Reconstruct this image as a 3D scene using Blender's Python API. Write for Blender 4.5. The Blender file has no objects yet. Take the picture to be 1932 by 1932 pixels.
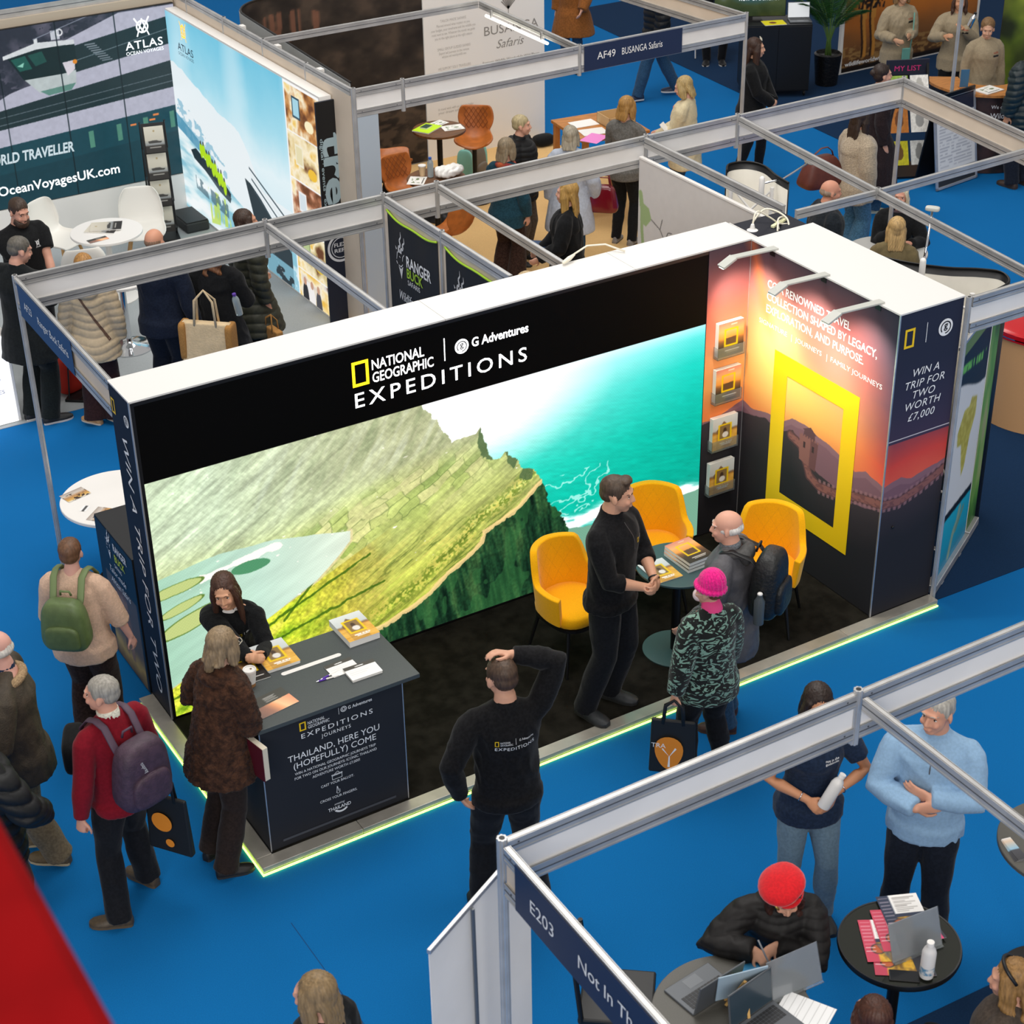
import bpy, bmesh, math, random
import numpy as np
from mathutils import Vector as V, Matrix as M4, Euler
from mathutils.bvhtree import BVHTree

SC = bpy.context.scene
COL = SC.collection
PI = math.pi
random.seed(7)
RNG = np.random.default_rng(7)

# ------------------------------------------------------------------ camera, world, light, exposure
cam_data = bpy.data.cameras.new('camera')
cam_data.sensor_width = 36.0
cam_data.lens = 62.938
cam_data.clip_start = 0.05
cam_data.dof.use_dof = True
cam_data.dof.focus_distance = 13.6
cam_data.dof.aperture_fstop = 5.0
cam = bpy.data.objects.new('camera', cam_data)
COL.objects.link(cam)
cam.location = (-7.9649, -9.7831, 7.5674)
cam.rotation_mode = 'XYZ'
cam.matrix_world = (M4.Translation(cam.location) @ M4.Rotation(-0.538763, 4, 'Z')
                    @ M4.Rotation(1.0375, 4, 'X') @ M4.Rotation(-0.018278, 4, 'Z'))
SC.camera = cam

world = bpy.data.worlds.new('hall_light')
SC.world = world
world.use_nodes = True
wn = world.node_tree
bgn = wn.nodes['Background']
wtc = wn.nodes.new('ShaderNodeTexCoord')
wsx = wn.nodes.new('ShaderNodeSeparateXYZ')
wrp = wn.nodes.new('ShaderNodeValToRGB')
wn.links.new(wtc.outputs['Generated'], wsx.inputs[0])
wn.links.new(wsx.outputs['Z'], wrp.inputs[0])
wrp.color_ramp.elements[0].position = 0.0
wrp.color_ramp.elements[0].color = (0.95, 0.93, 0.90, 1)
wrp.color_ramp.elements[1].position = 0.75
wrp.color_ramp.elements[1].color = (1.0, 0.97, 0.93, 1)
wn.links.new(wrp.outputs[0], bgn.inputs['Color'])
bgn.inputs['Strength'].default_value = 0.50


def area_light(name, loc, sx, sy, power, color=(1, .97, .93)):
    d = bpy.data.lights.new(name, 'AREA')
    d.shape = 'RECTANGLE'
    d.size, d.size_y = sx, sy
    d.energy = power
    d.color = color
    o = bpy.data.objects.new(name, d)
    COL.objects.link(o)
    o.location = loc
    return o


area_light('hall_roof_light', (-2.5, 1.5, 11.0), 7, 5, 560)
area_light('hall_roof_light', (-1.0, -4.5, 11.5), 6, 3, 260)
area_light('hall_roof_light', (3.5, 8.5, 11.0), 6, 4, 470)
front = area_light('front_fill_light', (-13.5, -17.0, 10.5), 14, 7, 2300, (1, .975, .94))  # broad fill added behind the camera to brighten upright surfaces facing it
front.rotation_euler = (V((-.5, 1.5, .8)) - V(front.location)).to_track_quat('-Z', 'Y').to_euler()
SC.view_settings.view_transform = 'Standard'
SC.view_settings.look = 'None'
SC.view_settings.gamma = 1
SC.view_settings.use_curve_mapping = False
SC.view_settings.exposure = 0.0


# ------------------------------------------------------------------ colour and materials
def lin(c):
    if isinstance(c, str):
        c = c.lstrip('#')
        c = [int(c[i:i + 2], 16) / 255 for i in (0, 2, 4)]
    return tuple((x / 12.92 if x <= .04045 else ((x + .055) / 1.055) ** 2.4) for x in c)


def lina(a):
    a = np.clip(a, 0, None)
    return np.where(a <= .04045, a / 12.92, ((a + .055) / 1.055) ** 2.4)


MATS = {}


def mat(name, color='#808080', rough=.6, metal=0., var=0., scale=40., bump=0., bscale=200., spec=.5,
        stretch=(1, 1, 1), emit=0., sheen=0., color2=None, trans=0., alpha=1., pos=(.4, .6), detail=3.):
    """procedural surface: colour (mixed with a second one by noise), roughness and a noise bump"""
    if name in MATS:
        return MATS[name]
    m = bpy.data.materials.new(name)
    m.use_nodes = True
    nt = m.node_tree
    b = nt.nodes['Principled BSDF']
    c = lin(color)
    b.inputs['Base Color'].default_value = (*c, 1)
    b.inputs['Roughness'].default_value = rough
    b.inputs['Metallic'].default_value = metal
    b.inputs['Specular IOR Level'].default_value = spec
    if trans:
        b.inputs['Transmission Weight'].default_value = trans
    if alpha < 1:
        b.inputs['Alpha'].default_value = alpha
    if sheen:
        b.inputs['Sheen Weight'].default_value = sheen
        b.inputs['Sheen Roughness'].default_value = .4
    if emit:
        b.inputs['Emission Color'].default_value = (*c, 1)
        b.inputs['Emission Strength'].default_value = emit
    if var or color2 or bump:
        tc = nt.nodes.new('ShaderNodeTexCoord')
        mp = nt.nodes.new('ShaderNodeMapping')
        mp.inputs['Scale'].default_value = stretch
        nt.links.new(tc.outputs['Object'], mp.inputs[0])
    if var or color2:
        n = nt.nodes.new('ShaderNodeTexNoise')
        n.inputs['Scale'].default_value = scale
        n.inputs['Detail'].default_value = detail
        nt.links.new(mp.outputs[0], n.inputs[0])
        r = nt.nodes.new('ShaderNodeValToRGB')
        r.color_ramp.elements[0].position, r.color_ramp.elements[1].position = pos
        c2 = lin(color2) if color2 else tuple(min(1, x * (1 + var) + .004 * var) for x in c)
        c1 = c if color2 else tuple(x * (1 - var) for x in c)
        r.color_ramp.elements[0].color = (*c1, 1)
        r.color_ramp.elements[1].color = (*c2, 1)
        nt.links.new(n.outputs['Fac'], r.inputs[0])
        nt.links.new(r.outputs[0], b.inputs['Base Color'])
    if bump:
        n2 = nt.nodes.new('ShaderNodeTexNoise')
        n2.inputs['Scale'].default_value = bscale
        n2.inputs['Detail'].default_value = 2
        nt.links.new(mp.outputs[0], n2.inputs[0])
        bp = nt.nodes.new('ShaderNodeBump')
        bp.inputs['Strength'].default_value = bump
        bp.inputs['Distance'].default_value = .01
        nt.links.new(n2.outputs['Fac'], bp.inputs['Height'])
        nt.links.new(bp.outputs[0], b.inputs['Normal'])
    MATS[name] = m
    return m


def attr_mat(name, rough=.5, emit=0., spec=.4, diffuse=1.):
    """printed sheet or screen: colours come from the mesh's own painted picture"""
    if name in MATS:
        return MATS[name]
    m = bpy.data.materials.new(name)
    m.use_nodes = True
    nt = m.node_tree
    b = nt.nodes['Principled BSDF']
    a = nt.nodes.new('ShaderNodeAttribute')
    a.attribute_name = 'Col'
    b.inputs['Roughness'].default_value = rough
    b.inputs['Specular IOR Level'].default_value = spec
    if emit:
        b.inputs['Base Color'].default_value = (.003, .003, .003, 1)
        nt.links.new(a.outputs['Color'], b.inputs['Emission Color'])
        b.inputs['Emission Strength'].default_value = emit
    else:
        nt.links.new(a.outputs['Color'], b.inputs['Base Color'])
    MATS[name] = m
    return m


PRINT = attr_mat('printed_paper', .45)
PRINT_MATT = attr_mat('printed_fabric', .7)
SCREEN = attr_mat('led_screen', .5, emit=1.0, spec=.05)
LIGHTBOX = attr_mat('backlit_fabric', .5, emit=.94, spec=.2)
SKIN = attr_mat('skin', .5, spec=.35)

ALU = mat('brushed_aluminium', '#c4c3c2', .38, .55, var=.07, scale=6, stretch=(1, 1, 1))
ALU_PALE = mat('anodised_aluminium', '#c9c9cc', .4, .75, var=.06, scale=8)
WHITE = mat('white_laminate', '#efece8', .45)
WHITE_PANEL = mat('white_panel', '#ece9e6', .55, var=.02, scale=3)
CREAM_PANEL = mat('cream_panel_back', '#d9c9b6', .6, var=.03, scale=3)
NAVY = mat('navy_sign_vinyl', '#1d2b4c', .5)
BLACK = mat('black_satin', '#0d0d0f', .45)
BLACK_METAL = mat('black_metal', '#141416', .4, .3)
CHARCOAL = mat('charcoal_laminate', '#454b4c', .5, var=.08, scale=300)
PAPER = mat('white_paper', '#f3f2ef', .6)
CHROME = mat('chrome', '#d8dade', .08, 1.0)
GLASS = mat('clear_plastic', '#e8eef0', .08, trans=.9, spec=.5)
WHITE_INK = mat('white_vinyl_letters', '#f4f4f4', .5)
YELLOW_INK = mat('yellow_vinyl', '#f6cb0d', .5)


# ------------------------------------------------------------------ numpy painting
def _hash(ix, iy, seed):
    n = (ix.astype(np.int64) * 374761393 + iy.astype(np.int64) * 668265263 + seed * 1274126177) & 0x7fffffff
    n = ((n ^ (n >> 13)) * 1274126177) & 0x7fffffff
    return ((n ^ (n >> 16)) & 0xffff) / 65535.0


def vnoise(x, y, seed=0):
    x = np.asarray(x, float); y = np.asarray(y, float)
    ix, iy = np.floor(x), np.floor(y)
    fx, fy = x - ix, y - iy
    fx = fx * fx * (3 - 2 * fx); fy = fy * fy * (3 - 2 * fy)
    a = _hash(ix, iy, seed); b = _hash(ix + 1, iy, seed)
    c = _hash(ix, iy + 1, seed); d = _hash(ix + 1, iy + 1, seed)
    return (a * (1 - fx) + b * fx) * (1 - fy) + (c * (1 - fx) + d * fx) * fy


def fbm(x, y, seed=0, o=4):
    s, a, t = 0, .5, 0
    for k in range(o):
        s = s + a * vnoise(x * 2 ** k, y * 2 ** k, seed + k); t += a; a *= .5
    return s / t


def inpoly(X, Y, poly):
    r = np.zeros(X.shape, bool)
    n = len(poly)
    for i in range(n):
        x1, y1 = poly[i]; x2, y2 = poly[(i + 1) % n]
        if y1 == y2:
            continue
        r ^= ((y1 > Y) != (y2 > Y)) & (X < (x2 - x1) * (Y - y1) / (y2 - y1) + x1)
    return r


def hexc(c):
    c = c.lstrip('#')
    return np.array([int(c[i:i + 2], 16) / 255 for i in (0, 2, 4)])


def mixc(a, b, t):
    t = np.clip(t, 0, 1)[..., None]
    return a * (1 - t) + b * t


def put(img, mask, c, a=1.0):
    if isinstance(c, str):
        c = hexc(c)
    m = (np.asarray(mask, float) * a)[..., None]
    img[:] = img * (1 - m) + c * m


def segd(X, Y, a, b):
    ax, ay = a; bx, by = b
    dx, dy = bx - ax, by - ay
    t = np.clip(((X - ax) * dx + (Y - ay) * dy) / (dx * dx + dy * dy + 1e-12), 0, 1)
    return np.hypot(X - ax - t * dx, Y - ay - t * dy)


def polyd(X, Y, pts):
    d = 1e9
    for a, b in zip(pts[:-1], pts[1:]):
        d = np.minimum(d, segd(X, Y, a, b))
    return d


def ramp(t, stops):
    ps = [s[0] for s in stops]
    cs = np.array([hexc(s[1]) for s in stops])
    return np.stack([np.interp(t, ps, cs[:, k]) for k in range(3)], -1)


# ------------------------------------------------------------------ objects
def tag(o, label=None, cat=None, group=None, kind=None):
    if label: o['label'] = label
    if cat: o['category'] = cat
    if group: o['group'] = group
    if kind: o['kind'] = kind
    return o


def thing(name, label, cat, loc=(0, 0, 0), rz=0., group=None):
    o = bpy.data.objects.new(name, None)
    o.empty_display_size = .1
    COL.objects.link(o)
    o.location = loc
    o.rotation_euler = (0, 0, rz)
    return tag(o, label, cat, group)


def copy_thing(src, loc, rz, label, group=None):
    c = src.copy(); COL.objects.link(c)
    c.location = loc; c.rotation_euler = (0, 0, rz)
    tag(c, label, None, group)
    for ch in src.children:
        d = ch.copy(); COL.objects.link(d); d.parent = c
        for g in ch.children:
            e = g.copy(); COL.objects.link(e); e.parent = d
    return c


def mesh_obj(name, verts, faces, mats, parent=None, midx=None, smooth=None, bevel=0., loc=None, rz=None, seg=2):
    me = bpy.data.meshes.new(name)
    me.from_pydata([tuple(v) for v in verts], [], faces)
    for m in (mats if isinstance(mats, (list, tuple)) else [mats]):
        me.materials.append(m)
    if midx is not None:
        me.polygons.foreach_set('material_index', midx)
    o = bpy.data.objects.new(name, me)
    COL.objects.link(o)
    if parent is not None:
        o.parent = parent
    if loc is not None:
        o.location = loc
    if rz is not None:
        o.rotation_euler = (0, 0, rz)
    if smooth is not None:
        me.polygons.foreach_set('use_smooth', [True] * len(me.polygons))
        if smooth < 180:
            me.set_sharp_from_angle(angle=math.radians(smooth))
    if bevel:
        md = o.modifiers.new('bevel', 'BEVEL')
        md.width = bevel; md.segments = seg; md.limit_method = 'ANGLE'
    return o


class MB:
    """collects simple solids and builds them as ONE mesh object"""
    def __init__(self):
        self.v, self.f, self.mi, self.k = [], [], [], 0

    def add(self, vs, fs):
        n = len(self.v)
        self.v += [tuple(v) for v in vs]
        for f in fs:
            self.f.append([i + n for i in f]); self.mi.append(self.k)
        return self

    def mat(self, k):
        self.k = k
        return self

    def box(self, a, b, T=None):
        x0, y0, z0 = a; x1, y1, z1 = b
        vs = [(x0, y0, z0), (x1, y0, z0), (x1, y1, z0), (x0, y1, z0), (x0, y0, z1), (x1, y0, z1), (x1, y1, z1), (x0, y1, z1)]
        if T is not None:
            vs = [T @ V(v) for v in vs]
        return self.add(vs, [(0, 3, 2, 1), (4, 5, 6, 7), (0, 1, 5, 4), (1, 2, 6, 5), (2, 3, 7, 6), (3, 0, 4, 7)])

    def bar(self, p, q, w, h, up=(0, 0, 1)):
        """box-section bar from p to q, w wide, h tall"""
        p, q = V(p), V(q)
        d = (q - p); L = d.length; d.normalize()
        s = d.cross(V(up))
        if s.length < 1e-4: s = d.cross(V((1, 0, 0)))
        s.normalize(); u = s.cross(d)
        T = M4((( s.x, d.x, u.x, p.x), (s.y, d.y, u.y, p.y), (s.z, d.z, u.z, p.z), (0, 0, 0, 1)))
        return self.box((-w / 2, 0, -h / 2), (w / 2, L, h / 2), T)

    def tube(self, pts, r, n=10, flat=1.0, up=None, caps=True, twist=0.):
        """tapered tube along points; r a number or one (rx, ry) / number per point"""
        pts = [V(p) for p in pts]
        m = len(pts)
        rr = [r] * m if not isinstance(r, (list, tuple)) else r
        rr = [(a, a * flat) if not isinstance(a, (list, tuple)) else a for a in rr]
        upv = V(up) if up is not None else None
        prev = None
        rings = []
        for i in range(m):
            d = (pts[min(i + 1, m - 1)] - pts[max(i - 1, 0)])
            if d.length < 1e-9: d = V((0, 0, 1))
            d.normalize()
            if upv is not None and abs(d.dot(upv.normalized())) < .995:
                y = (upv - d * upv.dot(d)).normalized()
            elif prev is not None:
                y = (prev - d * prev.dot(d)).normalized()
            else:
                t = V((0, 1, 0)) if abs(d.y) < .9 else V((1, 0, 0))
                y = (t - d * t.dot(d)).normalized()
            prev = y
            x = y.cross(d)
            rings.append([pts[i] + x * (rr[i][0] * math.cos(2 * PI * k / n + twist)) + y * (rr[i][1] * math.sin(2 * PI * k / n + twist)) for k in range(n)])
        vs = [v for ring in rings for v in ring]
        fs = []
        for i in range(m - 1):
            for k in range(n):
                fs.append((i * n + k, i * n + (k + 1) % n, (i + 1) * n + (k + 1) % n, (i + 1) * n + k))
        if caps:
            fs.append(tuple(range(n - 1, -1, -1)))
            fs.append(tuple((m - 1) * n + k for k in range(n)))
        return self.add(vs, fs)

    def rtube(self, pts, r, n=12, **kw):
        """tube with rounded ends"""
        pts = [V(p) for p in pts]
        rr = [r] * len(pts) if not isinstance(r, (list, tuple)) else list(r)
        rr = [(a, a) if not isinstance(a, (list, tuple)) else a for a in rr]
        d0 = (pts[0] - pts[1]).normalized(); d1 = (pts[-1] - pts[-2]).normalized()
        P, R = [], []
        for c, s in ((.0, 1.0), (.5, .87), (.87, .5), (.99, .12)):
            P.append(pts[-1] + d1 * (c * min(rr[-1]))); R.append((rr[-1][0] * s, rr[-1][1] * s))
        Q, S = [], []
        for c, s in ((.99, .12), (.87, .5), (.5, .87)):
            Q.append(pts[0] + d0 * (c * min(rr[0]))); S.append((rr[0][0] * s, rr[0][1] * s))
        return self.tube(Q + pts[:-1] + P, S + rr[:-1] + R, n, **kw)

    def lathe(self, prof, c=(0, 0, 0), n=32, caps=True):
        cx, cy, cz = c
        vs = [(cx + r * math.cos(2 * PI * k / n), cy + r * math.sin(2 * PI * k / n), cz + z) for r, z in prof for k in range(n)]
        fs = []
        m = len(prof)
        for i in range(m - 1):
            for k in range(n):
                fs.append((i * n + k, i * n + (k + 1) % n, (i + 1) * n + (k + 1) % n, (i + 1) * n + k))
        if caps:
            fs.append(tuple(range(n - 1, -1, -1)))
            fs.append(tuple((m - 1) * n + k for k in range(n)))
        return self.add(vs, fs)

    def ell(self, c, r, R=None, nu=20, nv=12):
        c = V(c)
        vs, fs = [], []
        for j in range(nv + 1):
            a = -PI / 2 + PI * j / nv
            for i in range(nu):
                b = 2 * PI * i / nu
                p = V((r[0] * math.cos(a) * math.cos(b), r[1] * math.cos(a) * math.sin(b), r[2] * math.sin(a)))
                if R is not None: p = R @ p
                vs.append(c + p)
        for j in range(nv):
            for i in range(nu):
                fs.append((j * nu + i, j * nu + (i + 1) % nu, (j + 1) * nu + (i + 1) % nu, (j + 1) * nu + i))
        return self.add(vs, fs)

    def sq(self, c, r, e=.35, R=None, nu=28, nv=16, taper=0.):
        """soft box (superellipsoid) with half sizes r"""
        c = V(c); vs, fs = [], []
        pw = lambda v, k: math.copysign(abs(v) ** k, v)
        for j in range(nv + 1):
            a = -PI / 2 + PI * j / nv
            for i in range(nu):
                b = 2 * PI * i / nu
                z = pw(math.sin(a), e)
                p = V((r[0] * pw(math.cos(a), e) * pw(math.cos(b), e), r[1] * pw(math.cos(a), e) * pw(math.sin(b), e), r[2] * z))
                p.x *= 1 - taper * z; p.y *= 1 - taper * z
                if R is not None: p = R @ p
                vs.append(c + p)
        for j in range(nv):
            for i in range(nu):
                fs.append((j * nu + i, j * nu + (i + 1) % nu, (j + 1) * nu + (i + 1) % nu, (j + 1) * nu + i))
        return self.add(vs, fs)

    def prism(self, poly, z0, z1, T=None):
        n = len(poly)
        vs = [(x, y, z0) for x, y in poly] + [(x, y, z1) for x, y in poly]
        if T is not None: vs = [T @ V(v) for v in vs]
        fs = [tuple(range(n - 1, -1, -1)), tuple(range(n, 2 * n))]
        fs += [(i, (i + 1) % n, n + (i + 1) % n, n + i) for i in range(n)]
        return self.add(vs, fs)

    def build(self, name, mats, parent=None, smooth=None, bevel=0., loc=None, rz=None, seg=2):
        mi = self.mi if isinstance(mats, (list, tuple)) else None
        return mesh_obj(name, self.v, self.f, mats, parent, mi, smooth, bevel, loc, rz, seg)


def structure(o):
    o['kind'] = 'structure'
    return o


def picture(name, o, u, v, w, h, nx, ny, fn, m, parent=None, flip=False, ss=True):
    """flat printed sheet / screen spanned by unit vectors u, v from corner o; fn(X, Y) paints it in metres"""
    o, u, v = np.array(o, float), np.array(u, float), np.array(v, float)
    xs, ys = np.linspace(0, w, nx + 1), np.linspace(0, h, ny + 1)
    X, Y = np.meshgrid(xs, ys)
    co = o + X[..., None] * u + Y[..., None] * v
    me = bpy.data.meshes.new(name)
    nvx = nx + 1
    me.vertices.add(co.shape[0] * co.shape[1])
    me.vertices.foreach_set('co', co.reshape(-1).astype(np.float32))
    j, i = np.meshgrid(np.arange(ny), np.arange(nx), indexing='ij')
    a = (j * nvx + i).reshape(-1)
    q = np.stack([a, a + 1, a + 1 + nvx, a + nvx], 1)
    if flip: q = q[:, ::-1]
    me.loops.add(q.size); me.polygons.add(len(q))
    me.loops.foreach_set('vertex_index', q.reshape(-1).astype(np.int32))
    me.polygons.foreach_set('loop_start', (np.arange(len(q)) * 4).astype(np.int32))
    me.update(calc_edges=True)
    if nx > 30 and ss:
        dx, dy = w / nx * .3, h / ny * .3
        img = sum(np.clip(fn(X + a * dx, Y + b * dy), 0, 4) for a, b in ((-1, -1), (1, -1), (-1, 1), (1, 1))) / 4
    else:
        img = np.clip(fn(X, Y), 0, 4)
    col = np.ones((img.shape[0] * img.shape[1], 4), np.float32)
    col[:, :3] = lina(img).reshape(-1, 3)
    at = me.color_attributes.new('Col', 'FLOAT_COLOR', 'POINT')
    at.data.foreach_set('color', col.reshape(-1))
    me.materials.append(m)
    ob = bpy.data.objects.new(name, me)
    COL.objects.link(ob)
    if parent is not None: ob.parent = parent
    return ob


def text_mesh(s, size=1., w=None, align='LEFT', spacing=1., shear=0., bold=0., extrude=0.0, line=1., res=3):
    """returns (verts Nx3, faces) of a line of lettering in the xy plane"""
    cu = bpy.data.curves.new('lettering', 'FONT')
    cu.body = s; cu.size = size; cu.align_x = align
    cu.space_character = spacing; cu.shear = shear; cu.offset = bold * size; cu.extrude = extrude
    cu.space_line = line
    cu.resolution_u = res
    ob = bpy.data.objects.new('lettering', cu)
    me = bpy.data.meshes.new_from_object(ob)
    vs = np.array([v.co[:] for v in me.vertices]) if len(me.vertices) else np.zeros((0, 3))
    fs = [tuple(p.vertices) for p in me.polygons]
    bpy.data.objects.remove(ob); bpy.data.meshes.remove(me); bpy.data.curves.remove(cu)
    if w and len(vs):
        x0, x1 = vs[:, 0].min(), vs[:, 0].max()
        k = w / (x1 - x0)
        if align == 'LEFT': vs[:, 0] = (vs[:, 0] - x0) * k
        else: vs[:, 0] *= k
    return vs, fs


def lettering(name, lines, o, u, v, m, parent=None, lift=.002):
    """lines: (text, x, y, size, options) placed in the plane o + x*u + y*v; one mesh per line"""
    o, u, v = V(o), V(u), V(v)
    n = u.cross(v).normalized()
    for s, x, y, size, *opt in lines:
        kw = opt[0] if opt else {}
        vs, fs = text_mesh(s, size, **kw)
        ob = MB().add([o + u * (x + a[0]) + v * (y + a[1]) + n * (lift + a[2]) for a in vs], fs).build(name, m, parent)
    return ob


def shape2d(name, polys, o, u, v, m, parent=None, lift=.002):
    """flat cut-out marks (rings as quads) in the plane o,u,v"""
    o, u, v = V(o), V(u), V(v)
    n = u.cross(v).normalized()
    mb = MB()
    for poly in polys:
        mb.add([o + u * a + v * b + n * lift for a, b in poly], [tuple(range(len(poly)))])
    return mb.build(name, m, parent)


def ring_polys(cx, cy, r0, r1, n=28, a0=0., a1=2 * PI):
    out = []
    for k in range(n):
        a, b = a0 + (a1 - a0) * k / n, a0 + (a1 - a0) * (k + 1) / n
        out.append([(cx + r0 * math.cos(a), cy + r0 * math.sin(a)), (cx + r1 * math.cos(a), cy + r1 * math.sin(a)),
                    (cx + r1 * math.cos(b), cy + r1 * math.sin(b)), (cx + r0 * math.cos(b), cy + r0 * math.sin(b))])
    return out


def frame_polys(x0, y0, x1, y1, t):
    return [[(x0, y0), (x1, y0), (x1, y0 + t), (x0, y0 + t)], [(x0, y1 - t), (x1, y1 - t), (x1, y1), (x0, y1)],
            [(x0, y0 + t), (x0 + t, y0 + t), (x0 + t, y1 - t), (x0, y1 - t)], [(x1 - t, y0 + t), (x1, y0 + t), (x1, y1 - t), (x1 - t, y1 - t)]]


def disc_poly(cx, cy, r, n=28):
    return [[(cx + r * math.cos(2 * PI * k / n), cy + r * math.sin(2 * PI * k / n)) for k in range(n)]]


def g_mark(cx, cy, r):
    """small letter inside a broken ring, the dark strokes of a round badge"""
    out = ring_polys(cx, cy, r * .60, r * .74, 30, -1.6, 3.9)
    vs, fs = text_mesh('g', r * 1.15, align='CENTER', bold=.02, res=4)
    out += [[(cx + vs[i][0], cy - r * .12 + vs[i][1]) for i in f] for f in fs]
    return out
# ------------------------------------------------------------------ the setting: carpets, balcony
CARPET = mat('blue_carpet', '#0e6aac', .95, var=.2, scale=230, bump=.35, bscale=420, spec=.1, pos=(.3, .7))
DARK_CARPET = mat('navy_carpet', '#16304f', .95, var=.2, scale=260, bump=.3, bscale=420, spec=.1, pos=(.3, .7))
BEIGE_CARPET = mat('sand_carpet', '#dcb57c', .95, var=.1, scale=200, bump=.3, bscale=420, spec=.1)
GREY_CARPET = mat('grey_carpet', '#aab0b3', .95, var=.1, scale=200, bump=.3, bscale=420, spec=.1)
BLACK_CARPET = mat('black_carpet', '#1c1a16', .97, var=.35, scale=9, bump=.5, bscale=300, spec=.08, pos=(.35, .65))
RED = mat('red_fabric', '#8a0408', .9, var=.08, scale=5, spec=.1)


def flat(name, poly, z, m, thick=.006):
    mb = MB().prism(poly, z - thick, z)
    return structure(mb.build(name, m))


flat('floor', [(-14, -16), (18, -16), (18, 22), (-14, 22)], 0.0, CARPET, .05)
flat('trim_1', [(-5.6, 5.02), (-.86, 4.98), (-.86, 10.2), (-6.6, 10.2)], .006, GREY_CARPET)
flat('trim_2', [(-.855, 2.46), (3.9, 2.46), (3.9, 9.12), (-.855, 9.12)], .006, BEIGE_CARPET)
flat('trim_3', [(-1.8, .40), (.58, .40), (.58, 2.455), (-1.8, 2.455)], .006, BEIGE_CARPET)
flat('trim_4', [(.62, -1.67), (3.6, -1.74), (3.9, .4), (.62, .4)], .006, DARK_CARPET)
flat('trim_5', [(6.85, 5.25), (14.5, 5.0), (14.5, 14), (7.4, 14)], .006, DARK_CARPET)
flat('trim_6', [(-3.2, -4.74), (-.6, -4.86), (-.6, -8), (-3.2, -8)], .006, DARK_CARPET)
# carpet seams: thin dark joints in the blue carpet
mb = MB()
for a, b in (((-5.03, -2.2), (-5.03, -5.6)),):
    mb.bar((a[0], a[1], .0008), (b[0], b[1], .0008), .004, .0016)
tag(structure(mb.build('trim_7', mat('carpet_seam', '#0a3f70', .95))))
# red balcony parapet in the near left corner
mb = MB().box((-9.6, -9.6, 5.0), (-7.6, -5.6, 6.0))
structure(mb.build('wall_balcony', RED, bevel=.02))
flat('trim_8', [(-6.6, 9.5), (3.0, 9.5), (3.0, 16), (-6.6, 16)], .004, mat('pale_grey_carpet', '#b9b4ab', .95, var=.08, scale=200, bump=.2, bscale=420, spec=.1))
# ------------------------------------------------------------------ the main stand
XL, TH, DP, WD, PZ, HT = -4.888, .37, -1.635, .58, .06, 2.51
NAVY_PRINT = mat('stand_navy_print', '#181a26', .6, spec=.25)
GLOW = mat('led_strip', '#e2ff66', .4, emit=5.0)
GLOW_EDGE = mat('led_strip_pale', '#f6ffd0', .4, emit=5.0)

# raised floor with carpet, metal edging and the glowing strip under it
pf = thing('stand_platform', 'low platform of the big screen stand with metal edge and glowing strip', 'platform', (0, 0, 0))
MB().box((-4.90, -1.66, .008), (.58, .38, .056)).build('deck', BLACK, pf)
MB().box((-4.88, -1.635, .056), (.0, -.01, .060)).build('carpet', BLACK_CARPET, pf)
EDGE = mat('brushed_steel_edge', '#bdb8ae', .35, .5, var=.1, scale=5)
mb = MB()
for x0, x1 in ((-4.995, -4.30), (-4.297, -3.0), (-2.997, -1.55), (-1.547, -.30), (-.297, .585)):
    mb.box((x0, -1.735, .02), (x1, -1.637, .059))
for y0, y1 in ((-1.634, -.62), (-.617, .36)):
    mb.box((-4.995, y0, .02), (-4.89, y1, .059))
mb.build('metal_edge', EDGE, pf, bevel=.003)
mb = MB().box((-4.995, -1.745, .004), (.585, -1.735, .014)).box((-5.003, -1.745, .004), (-4.995, .36, .014))
mb.build('light_strip', GLOW, pf)

# LED wall
ROOT = thing('display_wall', 'long black-banded screen wall showing green volcanic cliffs and turquoise sea', 'screen wall', (0, 0, 0))
mb = MB().box((XL, .0, PZ + .002), (-.002, TH, HT))
mb.build('carcass', NAVY_PRINT, ROOT)
# white top boards in three lengths
mb = MB()
for x0, x1 in ((XL, -2.62), (-2.617, -1.05), (-1.047, .045)):
    mb.box((x0, -.004, HT), (x1, TH + .004, HT + .012))
TOPW = mat('top_board_white', '#dddbd8', .5)
mb.build('top_board', TOPW, ROOT)


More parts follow.
